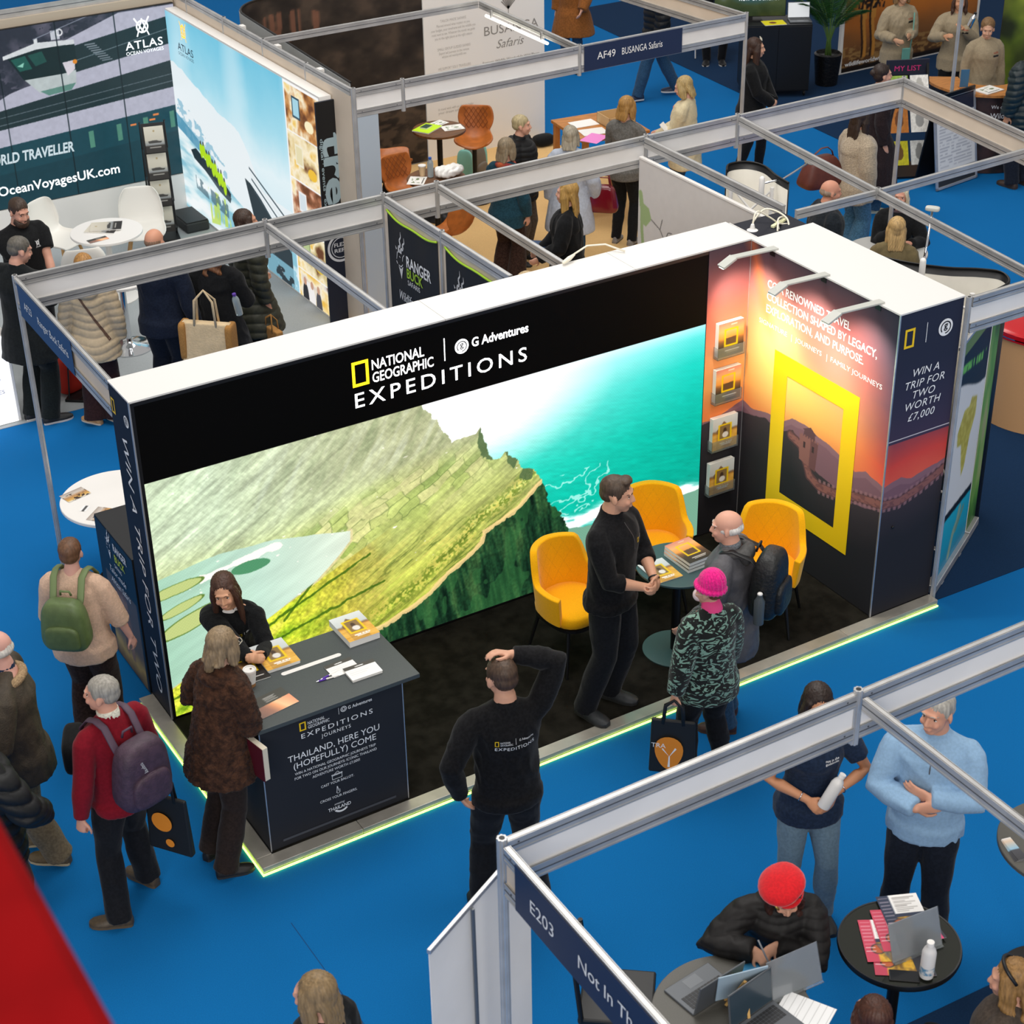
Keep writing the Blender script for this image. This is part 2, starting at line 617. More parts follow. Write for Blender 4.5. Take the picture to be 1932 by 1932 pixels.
def land(X, Z):
    n1 = fbm(X * 9, Z * 9, 3) - .5
    n2 = fbm(X * 30, Z * 30, 8) - .5
    s = X * .876 + Z * .482
    t = -X * .482 + Z * .876
    st = fbm(s * 2.2, t * 26, 11, 5)
    st2 = fbm(s * 7, t * 70, 21, 3)
    ridge = [(-4.95, 2.0), (-2.88, 2.0), (-2.84, 1.93), (-2.73, 1.79), (-2.6, 1.57), (-2.49, 1.575), (-2.40, 1.585), (-2.365, 1.62), (-2.33, 1.48),
             (-2.28, 1.32), (-2.22, 1.31), (-2.16, 1.37), (-2.11, 1.29), (-2.06, 1.27), (-2.02, 1.18), (-1.93, 1.15), (-1.86, 1.02), (-1.79, .82),
             (-1.66, .64), (-1.6, .45), (-1.56, .3), (-1.5, .0), (-4.95, .0)]
    Xp, Zp = X + n2 * .035 + n1 * .01, Z + n1 * .03 + n2 * .03
    # sea
    img = ramp(np.clip((Z - .3) / 1.65, 0, 1), [(0, '#0aa78e'), (.25, '#06b49c'), (.5, '#27c3ae'), (.72, '#7bd6cd'), (.88, '#d6ecef'), (1, '#fbfcfd')])
    right = np.clip((X + 2.1) / 1.6, 0, 1)
    deep = ramp(np.clip((Z - .3) / 1.65, 0, 1), [(0, '#08917c'), (.5, '#02a893'), (.8, '#18c2b2'), (.93, '#58d6d0'), (1, '#bfeef2')])
    img = mixc(img, deep, right)
    haze = np.clip(1 - np.hypot((X + 2.7) / 1.5, (Z - 1.75) / .62), 0, 1)
    img = mixc(img, hexc('#ffffff'), haze * 1.55)
    rip = fbm(X * 12 - Z * 5, Z * 60 + X * 12, 31, 4) - .5
    img = img * (1.03 + .17 * rip * np.clip((1.9 - Z) * 1.2, 0, 1))[..., None]
    foam = np.exp(-((Z - (.60 + .04 * np.sin(X * 9)) - (X + 1.5) * -.12) / .055) ** 2) * (X > -1.8)
    put(img, np.clip(foam * (1.5 + rip * 3), 0, 1), '#ffffff')
    fl = np.abs(fbm(X * 5, Z * 7, 41) - .5 + (X + 1.62) * .22) < .018
    put(img, fl & (Z > .66) & (Z < 1.02) & (X < -1.25), '#e8fbf6', .6)
    put(img, Z < .50 + .04 * n1 - .14 * (X + 1.4) * (X < -1.4), '#6f9d86')
    # hills
    L = inpoly(Xp, Zp, ridge)
    g = ramp(np.clip((Z - .1) / 1.85 + .06 * n1, 0, 1), [(0, '#95a336'), (.3, '#adb152'), (.55, '#b5bc70'), (.8, '#b0b588'), (1, '#b3b892')])
    left = np.clip((-2.9 - X) / 1.5, 0, 1) * np.clip((Z - .95) / .5, 0, 1)
    g = mixc(g, hexc('#c3d6bb'), left * .9)
    g = g * (1 + .55 * (st - .5) + .35 * (st2 - .5))[..., None]
    # far slope: steep streaks
    s3 = X * .55 + Z * .83; t3 = -X * .83 + Z * .55
    far = np.clip((Z - 1.32 - (X + 3.4) * .1) / .25, 0, 1)
    st3 = fbm(s3 * 3, t3 * 20, 51, 4)
    g = mixc(g, ramp(st3, [(.2, '#86906a'), (.5, '#b0b28c'), (.8, '#cdd2b8')]), far * .75 * (1 - left * .75))
    # fields
    fq = s * 6.5 + 1.5 * fbm(s * 2, t * 5, 61); fr0 = t * 15 + 2.2 * fbm(s * 2.5, t * 4, 62)
    fs = np.floor(fq + .5 * _hash(np.floor(fr0), np.floor(fr0) * 0, 9)); ft = np.floor(fr0)
    fh = _hash(fs, ft, 63)
    es = fq + .5 * _hash(ft, ft * 0, 9) - fs; et = fr0 - ft
    fmask = np.clip(1.2 - np.hypot((X + 3.25) / 1.05, (Z - 1.14 - (X + 3.25) * .22) / .27), 0, 1) * 1.8
    fcol = ramp(fh, [(0, '#7f9a4c'), (.35, '#b6c46a'), (.6, '#cfd78a'), (.8, '#dfd79a'), (1, '#9aa75a')])
    g = mixc(g, fcol, np.clip(fmask, 0, 1) * .6)
    ln = ((es < .05) | (et < .1))
    put(g, ln * np.clip(fmask, 0, 1) * (fbm(X * 6, Z * 6, 77) > .42), '#5b6b3c', .5)
    # lower slope strips
    low = np.clip((1.02 - Z) / .25, 0, 1)
    put(g, (np.abs(st - .62) < .03) * low, '#d9c869', .55)
    put(g, (np.abs(st - .42) < .025) * low, '#465a24', .6)
    cl = [(-1.86, 1.02), (-1.96, .95), (-2.06, .86), (-2.2, .8), (-2.36, .75), (-2.38, .67), (-2.52, .57), (-2.68, .5), (-2.83, .38),
          (-3.02, .3), (-3.22, .23), (-3.31, .22)]
    dcl = polyd(Xp, Zp, cl)
    scrub = fbm(X * 55, Z * 55, 71, 2)
    band = np.clip(1 - np.abs(dcl - .14) / .10, 0, 1)
    put(g, band * (scrub > .52), '#566d1d', .75)
    put(g, band * (scrub < .4), '#d4c25a', .6)
    # lake
    lk = [(-4.95, 1.18), (-4.43, 1.25), (-4.1, 1.235), (-3.89, 1.21), (-3.6, 1.15), (-3.44, 1.11), (-3.45, 1.03), (-3.52, .96), (-3.72, .8),
          (-3.94, .7), (-4.11, .62), (-4.5, .46), (-4.95, .28)]
    lx, lz = X + n1 * .03, Z + n1 * .015
    K = inpoly(lx, lz, lk)
    w = ramp(np.clip((X + 4.9) / 1.5, 0, 1), [(0, '#9cc4ac'), (.5, '#b4d0bf'), (1, '#d6dfcd')])
    w = w * (1 + .12 * (fbm(X * 2 + Z * 4, Z * 22 - X * 9, 81, 3) - .5))[..., None]
    g[K] = w[K]
    shore = polyd(lx, lz, lk[5:])
    put(g, (shore < .018) & ~K, '#d8c89a', .8)
    sand = np.clip(1 - segd(lx, lz, (-4.55, 1.10), (-3.98, 1.18)) / .045, 0, 1)
    put(g, sand > .35 + 1.1 * (fbm(lx * 14, lz * 30, 141, 3) - .45), '#f3ece2')
    put(g, (np.hypot((lx + 4.2) / .15, (lz - 1.08) / .045) < 1), '#4d8a63')
    for cx, cz, rx, rz_, tl in ((-4.72, .93, .16, .035, .25), (-4.66, .80, .24, .065, .28), (-4.75, 1.08, .2, .04, .12)):
        px, pz = lx - cx, lz - cz - (lx - cx) * tl
        e = np.hypot(px / rx, pz / rz_)
        put(g, e < 1.08, '#5d7a35'); put(g, e < .95, ['#b9c46c', '#c5cc70', '#b4c07a'][int(cx * 100) % 3])
    # near meadow at the lower left
    md = Z < .62 + (X + 4.11) * .42
    g2 = ramp(fbm(s * 3, t * 12, 91, 4), [(.25, '#5f8a18'), (.45, '#9ab82a'), (.6, '#c9d33a'), (.8, '#e0dd52')])
    g2 = mixc(g2, hexc('#b8a648'), np.clip((X + 3.95) / .6, 0, 1))
    wgt = np.clip((dcl - .05) / .1, 0, 1) * np.clip((-3.15 - X + .25 * n1) / .4, 0, 1) * (md & ~K)
    g[:] = mixc(g, g2 * (1 + .5 * (scrub - .5))[..., None], wgt)
    g[~K] = (g * (1 + .22 * (fbm(X * 45 + Z * 20, Z * 45, 131, 3) - .5))[..., None])[~K]
    for a, b in (((-4.35, .47), (-3.3, .88)), ((-4.5, .33), (-3.2, .62)), ((-4.0, .55), (-3.75, .80)), ((-4.88, .22), (-4.1, .40)), ((-4.88, .36), (-4.5, .48))):
        put(g, (segd(Xp, Zp, a, b) < .010) & ~K, '#355a12', .8)
    # cliff
    cliff = inpoly(Xp, Zp, cl + [(-3.38, .0), (-1.45, .0), (-1.56, .3), (-1.6, .45), (-1.66, .64), (-1.79, .82)])
    ver = fbm(X * 26 + Z * 4, Z * 3.2, 101, 4)
    c = ramp(ver, [(.25, '#0b2016'), (.5, '#1b3d25'), (.75, '#3a5c34')])
    c = c * (1 + .6 * (scrub - .5))[..., None]
    pk = (fbm(X * 7, Z * 4, 111, 3) > .56)
    put(c, pk, '#2f6436', .5)
    g[cliff] = c[cliff]
    put(g, (dcl < .016 + .02 * (n2 + .2)), '#ecc98a', .85)
    # dark shaded faces of the peaks
    for tri in ([(-2.365, 1.62), (-2.33, 1.48), (-2.28, 1.32), (-2.36, 1.36), (-2.40, 1.5)], [(-2.16, 1.37), (-2.06, 1.27), (-2.1, 1.2), (-2.15, 1.27)],
                [(-1.93, 1.15), (-2.02, 1.18), (-2.06, 1.1), (-1.95, 1.07)]):
        put(g, inpoly(Xp, Zp, tri), '#4c6340', .85)
    img[L] = g[L]
    return img


def led(X, Y):
    X = X - 4.86
    Z = Y + .075
    img = land(X, Z)
    img *= 1.12
    px = (np.floor(X / .012) + np.floor(Z / .012)) % 2
    img *= (1 + .035 * (px - .5))[..., None]
    band = Z > 1.925
    img[band] = 0.003
    return img


picture('screen', (-4.86, -.004, .075), (1, 0, 0), (0, 0, 1), 4.465, 2.41, 890, 480, led, SCREEN, ROOT)
MB().box((XL, -.006, PZ + .002), (-4.86, .0, HT)).box((-4.86, -.006, PZ + .002), (-.395, -.0005, .075)).box((-4.86, -.006, 2.485), (-.395, -.0005, HT)) \
    .build('screen_bezel', BLACK, ROOT)
GLOWW = mat('lit_white_letters', '#ffffff', .4, emit=2.2)
GLOWY = mat('lit_yellow_frame', '#ffd21a', .4, emit=1.7)
UX, UZ = (1, 0, 0), (0, 0, 1)
SO = (0, -.004, 0)
lettering('lit_lettering', [
    ('NATIONAL', -3.195, 2.295, .105, dict(w=.40, bold=.012)), ('GEOGRAPHIC', -3.195, 2.200, .105, dict(w=.47, bold=.012)),
    ('EXPEDITIONS', -3.335, 2.045, .155, dict(w=1.36, spacing=1.35, bold=.004)), ('G Adventures', -2.42, 2.265, .095, dict(w=.46, bold=.022))],
    SO, UX, UZ, GLOWW, ROOT, .003)
shape2d('lit_divider', [[(-2.64, 2.215), (-2.632, 2.215), (-2.632, 2.385), (-2.64, 2.385)]], SO, UX, UZ, GLOWW, ROOT, .003)
shape2d('lit_yellow_frame', frame_polys(-3.345, 2.20, -3.22, 2.385, .022), SO, UX, UZ, GLOWY, ROOT, .003)
shape2d('lit_badge', disc_poly(-2.50, 2.29, .055), SO, UX, UZ, GLOWW, ROOT, .003)
shape2d('badge_mark', g_mark(-2.50, 2.29, .055), SO, UX, UZ, BLACK, ROOT, .005)


# sunset printed panels -------------------------------------------------
def sunset(a, Z, warm):
    """a: metres along the wall from the left screen edge (bump -.39..0, side wall 0..1.635, front face 1.635..2.2)"""
    n = fbm(a * 3, Z * 5, 5, 4) - .5
    n2 = fbm(a * 14, Z * 14, 6, 3) - .5
    t = (Z - 1.15) / 1.35
    sky = ramp(np.clip(t + .05 * n, 0, 1), [(0, '#f08a4a'), (.15, '#f6a85a'), (.35, '#f2a06a'), (.55, '#e0785c'), (.75, '#a05a5c'), (1, '#4a3a46')])
    far = np.clip((a - 1.15) / .55, 0, 1)
    sky2 = ramp(np.clip(t + .10 * n, 0, 1), [(0, '#e8604a'), (.14, '#d8463e'), (.30, '#8e3f4c'), (.5, '#4a3650'), (.75, '#28293f'), (1, '#1f2438')])
    sky = mixc(sky, sky2, far)
    sun = np.exp(-(((a - .33) / .34) ** 2 + ((Z - 1.72) / .34) ** 2))
    sky = mixc(sky, hexc('#ffe9a0'), sun * .95)
    sun2 = np.exp(-(((a - .62) / .5) ** 2 + ((Z - 1.55) / .22) ** 2))
    sky = mixc(sky, hexc('#ffd86a'), sun2 * .8)
    ray = np.clip(1 - np.abs((a - .08) - (2.35 - Z) * .42) / .10, 0, 1) * np.clip((Z - 1.75) / .3, 0, 1)
    sky = mixc(sky, hexc('#ff7a3a'), ray * .55)
    pinkb = np.exp(-(((a - 1.0) / .4) ** 2 + ((Z - 1.85) / .25) ** 2))
    sky = mixc(sky, hexc('#e58c8c'), pinkb * .6)
    img = sky
    # distant ridges
    r1 = np.interp(a, [-.4, -.28, -.12, 0, .1, .35, .5, .6, .78, .9, 1.05, 1.2, 1.33, 1.44, 1.64, 1.8, 1.9, 2.25], [1.09, 1.08, 1.14, 1.18, 1.15, 1.2, 1.2, 1.27, 1.28, 1.25, 1.24, 1.2, 1.15, 1.21, 1.16, 1.2, 1.17, 1.25]) + .02 * n2
    put(img, Z < r1, '#7e5a66')
    put(img, (Z < r1) & (Z > r1 - .05), '#96707a', .5)
    r2 = np.interp(a, [-.4, -.1, .05, .3, .45, .62, .8, .95, 1.1, 1.3, 1.5, 1.64, 1.9, 2.25], [1.07, 1.09, 1.08, 1.14, 1.09, 1.18, 1.0, .95, .93, .88, .93, .97, 1.02, 1.16]) + .025 * n2
    put(img, Z < r2, '#3a3137')
    dark = np.clip((r2 - Z) / .35 + .4 * n, 0, 1)
    put(img, (Z < r2) * dark, '#1f1e24', .95)
    # the old wall and its watch tower
    path = [(.60, 1.13), (.72, 1.10), (.78, 1.0), (.84, .89), (.96, .85), (1.16, .885), (1.36, .96), (1.62, 1.02), (1.8, 1.0), (2.0, 1.06), (2.22, 1.16)]
    d = polyd(a + .008 * n2, Z + .01 * n2, path)
    put(img, d < .036, '#8d5b56')
    put(img, (d < .036) & (fbm(a * 30, Z * 60, 9) > .55), '#6a4446', .7)
    put(img, (d < .045) & (d > .03), '#5a3c40')
    cren = (np.mod(a, .05) < .028) & (d < .062) & (d > .035)
    put(img, cren & (a > .95), '#9a7076', .8)
    tw = inpoly(a, Z, [(.71, .98), (.90, .95), (.915, 1.19), (.70, 1.19)])
    put(img, tw, '#8a5c58')
    put(img, inpoly(a, Z, [(.825, .96), (.90, .95), (.915, 1.19), (.83, 1.19)]), '#6b4649')
    roof = inpoly(a, Z, [(.74, 1.19), (.88, 1.19), (.87, 1.24), (.89, 1.245), (.82, 1.29), (.73, 1.245), (.75, 1.24)])
    put(img, roof, '#5c3f46')
    put(img, (np.mod(a, .03) < .016) & (Z > 1.185) & (Z < 1.205) & (a > .7) & (a < .92), '#8a5c58')
    put(img, (np.abs(a - .76) < .012) & (np.abs(Z - 1.12) < .025), '#3a2a2e')
    put(img, (np.abs(a - .86) < .012) & (np.abs(Z - 1.12) < .025), '#3a2a2e')
    return img


SW = thing('side_wall', 'tall sunset-printed end wall with a huge yellow frame and a mountain wall', 'display wall', (0, 0, 0))
MB().box((.002, DP + .002, PZ + .002), (WD, TH, HT - .02)).build('carcass', NAVY_PRINT, SW)
MB().box((-.006, DP - .004, HT), (WD + .004, -.004, HT + .012)).box((.05, -.004, HT), (.06, .34, HT + .012)).build('top_board', TOPW, SW)
picture('sunset_print', (0, 0, PZ + .004), (0, -1, 0), UZ, 1.635, HT - PZ - .006, 410, 600, lambda A, Y: sunset(A, Y + PZ, 1), PRINT_MATT, SW)
picture('sunset_print', (-.392, -.008, PZ + .004), UX, UZ, .39, HT - PZ - .006, 98, 600, lambda A, Y: sunset(A - .392, Y + PZ, 1), PRINT_MATT, SW)
MB().box((-.392, -.0075, PZ + .004), (-.003, -.0005, HT)).build('corner_panel', NAVY_PRINT, SW)


def front_print(A, Y):
    img = sunset(A + 1.635, Y + PZ, 0)
    Z = Y + PZ
    put(img, Z > 1.5, mixc(np.broadcast_to(hexc('#33304a'), img.shape), hexc('#20263c'), (Z - 1.5) / .6), .9)
    put(img, np.abs(Z - 1.525) < .003, '#e8e4e6')
    return img


picture('front_print', (0, DP, PZ + .004), UX, UZ, WD, HT - PZ - .006, 145, 600, front_print, PRINT_MATT, SW)
MB().box((-.006, DP - .004, PZ + .002), (.004, DP + .006, HT)).box((-.006, -.012, PZ + .002), (-.001, -.006, HT)).build('corner_trim', ALU_PALE, SW)
fr = MB()
for q in frame_polys(.355, .435, 1.315, 1.755, .16):
    (x0, z0), (x1, _), (_, z1), _ = q
    fr.add([(-.003, -x0, z0), (-.003, -x1, z0), (-.003, -x1, z1), (-.003, -x0, z1)], [(0, 1, 2, 3)])
fr.build('yellow_frame', YELLOW_INK, SW)
WO, WU = (0, 0, 0), (0, -1, 0)
lettering('slogan', [
    ('CO A RENOWNED TRAVEL', .225, 2.215, .09, dict(w=.93, bold=.012)), ('COLLECTION SHAPED BY LEGACY,', .225, 2.115, .09, dict(w=1.22, bold=.012)),
    ('EXPLORATION, AND PURPOSE.', .225, 2.015, .09, dict(w=1.09, bold=.012)),
    ('SIGNATURE', .15, 1.905, .055, dict(w=.33)), ('|', .525, 1.9, .065), ('JOURNEYS', .575, 1.905, .055, dict(w=.30)), ('|', .925, 1.9, .065),
    ('FAMILY JOURNEYS', .975, 1.905, .055, dict(w=.55))], WO, WU, UZ, WHITE_INK, SW, .003)
FO = (0, DP, 0)
lettering('prize_lettering', [
    ('WIN A', .285, 2.005, .085, dict(align='CENTER', shear=.2)), ('TRIP FOR', .285, 1.915, .085, dict(align='CENTER', shear=.2, spacing=1.08)),
    ('TWO', .285, 1.83, .085, dict(align='CENTER', shear=.2, spacing=1.08)), ('WORTH', .285, 1.745, .085, dict(align='CENTER', shear=.2, spacing=1.08)),
    ('£7,000', .285, 1.655, .085, dict(align='CENTER', shear=.2, spacing=1.08))], FO, UX, UZ, WHITE_INK, SW, .003)
shape2d('yellow_mark', frame_polys(.055, 2.245, .145, 2.39, .018), FO, UX, UZ, YELLOW_INK, SW, .003)
shape2d('divider', [[(.252, 2.25), (.257, 2.25), (.257, 2.40), (.252, 2.40)]], FO, UX, UZ, WHITE_INK, SW, .003)
shape2d('badge', disc_poly(.43, 2.32, .065), FO, UX, UZ, WHITE_INK, SW, .003)
shape2d('badge_mark', g_mark(.43, 2.32, .065), FO, UX, UZ, NAVY_PRINT, SW, .005)
MB().ell((.13, DP - .006, .80), (.012, .008, .012)).build('socket_cap', BLACK, SW, smooth=180)

# left end face lettering of the screen wall (on its outer end)
lettering('end_lettering', [('WIN A TRIP FOR TWO', -2.19, -.045, .13, dict(w=2.0, shear=.25, spacing=1.05))], (XL, .175, 0), (0, 0, -1), (0, -1, 0), WHITE_INK, ROOT, .003)
shape2d('yellow_mark', frame_polys(.285, 2.31, .345, 2.42, .013), (XL, 0, 0), (0, 1, 0), UZ, YELLOW_INK, ROOT, -.003)
shape2d('badge', disc_poly(.09, 2.345, .042), (XL, 0, 0), (0, 1, 0), UZ, WHITE_INK, ROOT, -.003)
shape2d('badge_mark', g_mark(.09, 2.345, .042), (XL, 0, 0), (0, 1, 0), UZ, NAVY_PRINT, ROOT, -.005)
MB().box((XL - .006, -.008, PZ + .003), (XL + .004, .004, HT + .01)).build('corner_trim', ALU_PALE, ROOT)

# three arm lights on the side wall's top
LAMP = mat('lamp_satin_white', '#bcbdb6', .45)
LENS = mat('lamp_lens', '#fff4d8', .3, emit=25)
for y, nm in ((-.255, 'arm light nearest the inner corner, on top of the sunset wall'), (-.835, 'middle arm light of three on top of the sunset wall'),
              (-1.41, 'arm light nearest the front, on top of the sunset wall')):
    a = thing('arm_light', nm, 'lamp', (.03, y, HT + .012), 0, 'arm lights over the sunset print')
    MB().bar((.0, 0, .006), (-.40, 0, .022), .062, .014).build('arm', LAMP, a, bevel=.003)
    MB().bar((-.392, 0, .022), (-.505, 0, -.030), .08, .018).build('lamp_head', LAMP, a, bevel=.003)
    MB().bar((-.43, 0, -.006), (-.50, 0, -.040), .05, .004).build('lens', LENS, a)
    MB().box((-.034, -.028, -.05), (-.022, .028, .004)).build('clamp', BLACK_METAL, a)
    d = bpy.data.lights.new('arm_spot', 'SPOT'); d.energy = 52; d.spot_size = 1.5; d.spot_blend = .8; d.color = (1, .9, .68); d.shadow_soft_size = .03
    o = bpy.data.objects.new('arm_spot', d); COL.objects.link(o); o.parent = a
    o.location = (-.47, 0, -.055)
    o.rotation_euler = (V((.75, .1, -1.0))).to_track_quat('-Z', 'Y').to_euler()

# power strip and cables in the open corner behind
ps = thing('power_distribution', 'white multi-socket block with tangled white plugs in the wall-top corner', 'power strip', (.33, .16, 2.40))
mb = MB()
mb.bar((-.26, .15, .02), (.25, .15, .02), .11, .07); mb.bar((.20, -.12, .02), (.20, .12, .02), .09, .07)
mb.build('socket_block', WHITE, ps, bevel=.008)
mb = MB()
for k in range(5): mb.lathe([(.015, 0), (.015, .003)], (-.2 + k * .1, .15, .0555), 12)
mb.build('socket_hole', BLACK, ps)
mb = MB().box((-.27, -.16, -.06), (.27, .20, -.04)); mb.build('shelf', mat('cardboard_grey', '#b7b0a2', .8), ps)
mb = MB().lathe([(.045, 0), (.05, .05), (.045, .09), (.022, .10), (.012, .14)], (-.17, .03, -.0), 16).box((-.10, -.04, 0), (-.01, .08, .06))
mb.build('plug', WHITE, ps, smooth=40, bevel=.004)
CAB = mat('cream_cable', '#e9e2cf', .5)
for k, pts in enumerate((((-.17, .03, .13), (-.12, .05, .22), (.02, .06, .14), (.12, .02, .06), (.16, -.08, .08)), ((.0, -.12, 0), (.03, -.02, .13), (.14, .06, .12), (.20, .1, .06)),
                         ((-.05, -.14, 0), (.0, -.06, .12), (.1, .0, .09), (.2, -.05, .08)), ((-.1, .15, .06), (.05, .16, .17), (.15, .02, .12), (.06, -.12, .02)))):
    P = [V(p) for p in pts]
    Q = [P[0].lerp(P[1], .0)]
    for i in range(len(P) - 1):
        for t in np.linspace(.1, 1, 8):
            p0, p1, p2, p3 = P[max(i - 1, 0)], P[i], P[i + 1], P[min(i + 2, len(P) - 1)]
            Q.append(.5 * ((2 * p1) + (p2 - p0) * t + (2 * p0 - 5 * p1 + 4 * p2 - p3) * t * t + (3 * p1 - p0 - 3 * p2 + p3) * t ** 3))
    MB().tube(Q, .007, 8).build('cable', CAB, ps, smooth=180)
MB().bar((-.02, -.02, .10), (.16, .05, .10), .03, .02).build('cable_joiner', mat('pale_joiner', '#e3e3b8', .5), ps, bevel=.004)


# ------------------------------------------------------------------ counter and what lies on it
ct = thing('reception_counter', 'dark grey counter with white trip-competition lettering on its front', 'counter', (-4.40, -1.25, .062))
CFRONT = mat('counter_front_print', '#27282d', .6, spec=.25)
mb = MB().box((-.485, -.372, 0), (.49, -.352, .925)).box((-.485, -.352, 0), (-.465, .25, .925)).box((.47, -.352, 0), (.49, .25, .925)).box((-.465, .0, .45), (.47, .25, .47))
mb.build('body', CFRONT, ct, bevel=.002)
mb = MB().box((-.495, -.39, .925), (.61, .335, .955))
mb.build('worktop', CHARCOAL, ct, bevel=.003)
for x in (-.488, .487): MB().box((x, -.376, 0), (x + .006, -.37, .925)).build('edge_trim', ALU_PALE, ct)
CO = (-4.40 + .0, -1.25 - .372, .062)
mb = MB()
s0 = .10
for q in [[(-.19 + s0 * math.cos(a) * .18, .005 + s0 * .18 * math.sin(a)) for a in np.linspace(PI / 2, 1.5 * PI, 10)] + [(.19 + s0 * .18 * math.cos(a), .005 + s0 * .18 * math.sin(a)) for a in np.linspace(-PI / 2, PI / 2, 10)]]:
    mb.add([(x + .08, y + .06, .9565) for x, y in q], [tuple(range(len(q)))])
mb.build('ballot_slot', WHITE, ct)
co = (0, -.372, 0)
C_ = dict(align='CENTER')
lettering('front_lettering', [
    ('NATIONAL', -.165, .862, .034, dict(w=.115)), ('GEOGRAPHIC', -.165, .832, .034, dict(w=.145)), ('G Adventures', .11, .870, .034, dict(w=.165, bold=.01)),
    ('EXPEDITIONS', -.215, .775, .05, dict(w=.49, spacing=1.3)), ('JOURNEYS', .02, .728, .037, dict(align='CENTER', spacing=1.2)),
    ('THAILAND, HERE YOU', .0, .63, .066, dict(align='CENTER', w=.63)), ('(HOPEFULLY) COME', .0, .565, .066, dict(align='CENTER', w=.57)),
    ('WIN A NATIONAL GEOGRAPHIC JOURNEYS TRIP', .0, .517, .028, dict(align='CENTER', w=.56)), ('FOR TWO ON OUR JOURNEYS: ICONIC THAILAND', .0, .482, .028, dict(align='CENTER', w=.57)),
    ('ADVENTURE WORTH £7,000!', .0, .447, .028, dict(align='CENTER', w=.33)), ('CAST YOUR BALLOT.', .0, .345, .027, dict(align='CENTER', w=.23)),
    ('CROSS YOUR FINGERS.', .0, .228, .027, dict(align='CENTER', w=.26)), ('amazing', .0, .172, .022, dict(align='CENTER', shear=.2)), ('THAILAND', .0, .135, .036, dict(align='CENTER', w=.16, bold=.012))],
    co, UX, UZ, WHITE_INK, ct, .003)
shape2d('yellow_mark', frame_polys(-.222, .832, -.178, .895, .009), co, UX, UZ, YELLOW_INK, ct, .003)
gm = ring_polys(.08, .884, .017, .021, 20) + ring_polys(.08, .884, .008, .012, 14) + [[(.045, .855), (.047, .855), (.047, .905), (.045, .905)]]
gm += frame_polys(-.035, .375, .035, .408, .003) + frame_polys(-.038, .408, .038, .416, .0025) + [[(-.02, .416), (.005, .434), (.008, .432), (-.016, .416)], [(.005, .434), (.02, .416), (.017, .416), (.004, .431)]]
gm += ring_polys(.0, .272, .012, .0145, 14, -PI, .3) + [[(-.012, .268), (-.009, .268), (-.004, .315), (-.008, .316)], [(.004, .27), (.007, .27), (-.002, .315), (-.006, .312)], [(.012, .27), (.0145, .268), (.012, .29), (.0095, .29)]]
gm += ring_polys(.012, .165, .048, .062, 14, -PI * .78, -PI * .25)
shape2d('front_marks', gm, co, UX, UZ, WHITE_INK, ct, .003)
shape2d('small_print', [[(-.40, .045), (.40, .045), (.40, .062), (-.40, .062)]], co, UX, UZ, mat('grey_small_print', '#474a52', .6), ct, .003)


def cover_savanna(w, h):
    def f(X, Y):
        u, v = X / w, Y / h
        n = fbm(u * 8, v * 8, 3) - .5
        img = ramp(v + .04 * n, [(0, '#e0a53a'), (.3, '#e8b650'), (.52, '#c98a3c'), (.56, '#8a6a4a'), (.62, '#c9cfd0'), (1, '#dfe3e4')])
        put(img, np.abs(u - .45 + (v - .7) * 0) < .28 * np.clip((.86 - v) / .25, 0, 1), '#7a5a3e', .9 * 1)
        put(img, v < .5 + .0 * u, ramp(fbm(u * 3, v * 30, 9), [(.3, '#d89a30'), (.6, '#f0c060')]), .7)
        fr_ = (np.abs(u - .5) < .27) & (np.abs(v - .52) < .25)
        inn = (np.abs(u - .5) < .21) & (np.abs(v - .52) < .205)
        put(img, inn, '#8d7148')
        put(img, np.hypot((u - .5) / .07, (v - .55) / .1) < 1, '#4a3328')
        put(img, np.hypot((u - .52) / .12, (v - .43) / .09) < 1, '#e9e4de')
        put(img, fr_ & ~inn, '#f7cf12')
        put(img, (np.abs(v - .18) < .02) & (np.abs(u - .55) < .25) & (vnoise(u * 40, v * 3, 4) > .3), '#ffffff')
        put(img, (np.abs(v - .13) < .012) & (np.abs(u - .55) < .2), '#ffffff')
        return img
    return f


def cover_sunset(w, h):
    def f(X, Y):
        u, v = X / w, Y / h
        n = fbm(u * 6, v * 6, 7) - .5
        img = ramp(v + .05 * n, [(0, '#2c2722'), (.3, '#4b3a2c'), (.45, '#8a5a38'), (.55, '#f0a048'), (.75, '#f4b878'), (1, '#dc8a7a')])
        fr_ = (np.abs(u - .5) < .27) & (np.abs(v - .55) < .26)
        inn = (np.abs(u - .5) < .21) & (np.abs(v - .55) < .215)
        put(img, inn & (v < .55 + .06 * n), '#5e4330')
        put(img, fr_ & ~inn, '#f7cf12')
        put(img, (np.abs(v - .17) < .015) & (np.abs(u - .55) < .28), '#e9e4de')
        put(img, (np.abs(v - .12) < .01) & (np.abs(u - .55) < .22), '#cfc8c0')
        put(img, (np.abs(v - .92) < .015) & (np.abs(u - .6) < .12), '#f0e0d8', .8)
        return img
    return f


def cover_black(w, h):
    def f(X, Y):
        u, v = X / w, Y / h
        img = np.broadcast_to(hexc('#1f1d1c'), X.shape + (3,)).copy()
        fr_ = (np.abs(u - .5) < .3) & (np.abs(v - .62) < .26)
        inn = (np.abs(u - .5) < .23) & (np.abs(v - .62) < .21)
        put(img, inn, ramp(v, [(.4, '#6b4a33'), (.6, '#a87a4a'), (.8, '#54402f')]))
        put(img, fr_ & ~inn, '#f7cf12')
        put(img, (np.abs(v - .16) < .015) & (np.abs(u - .55) < .3), '#e9e4de')
        return img
    return f


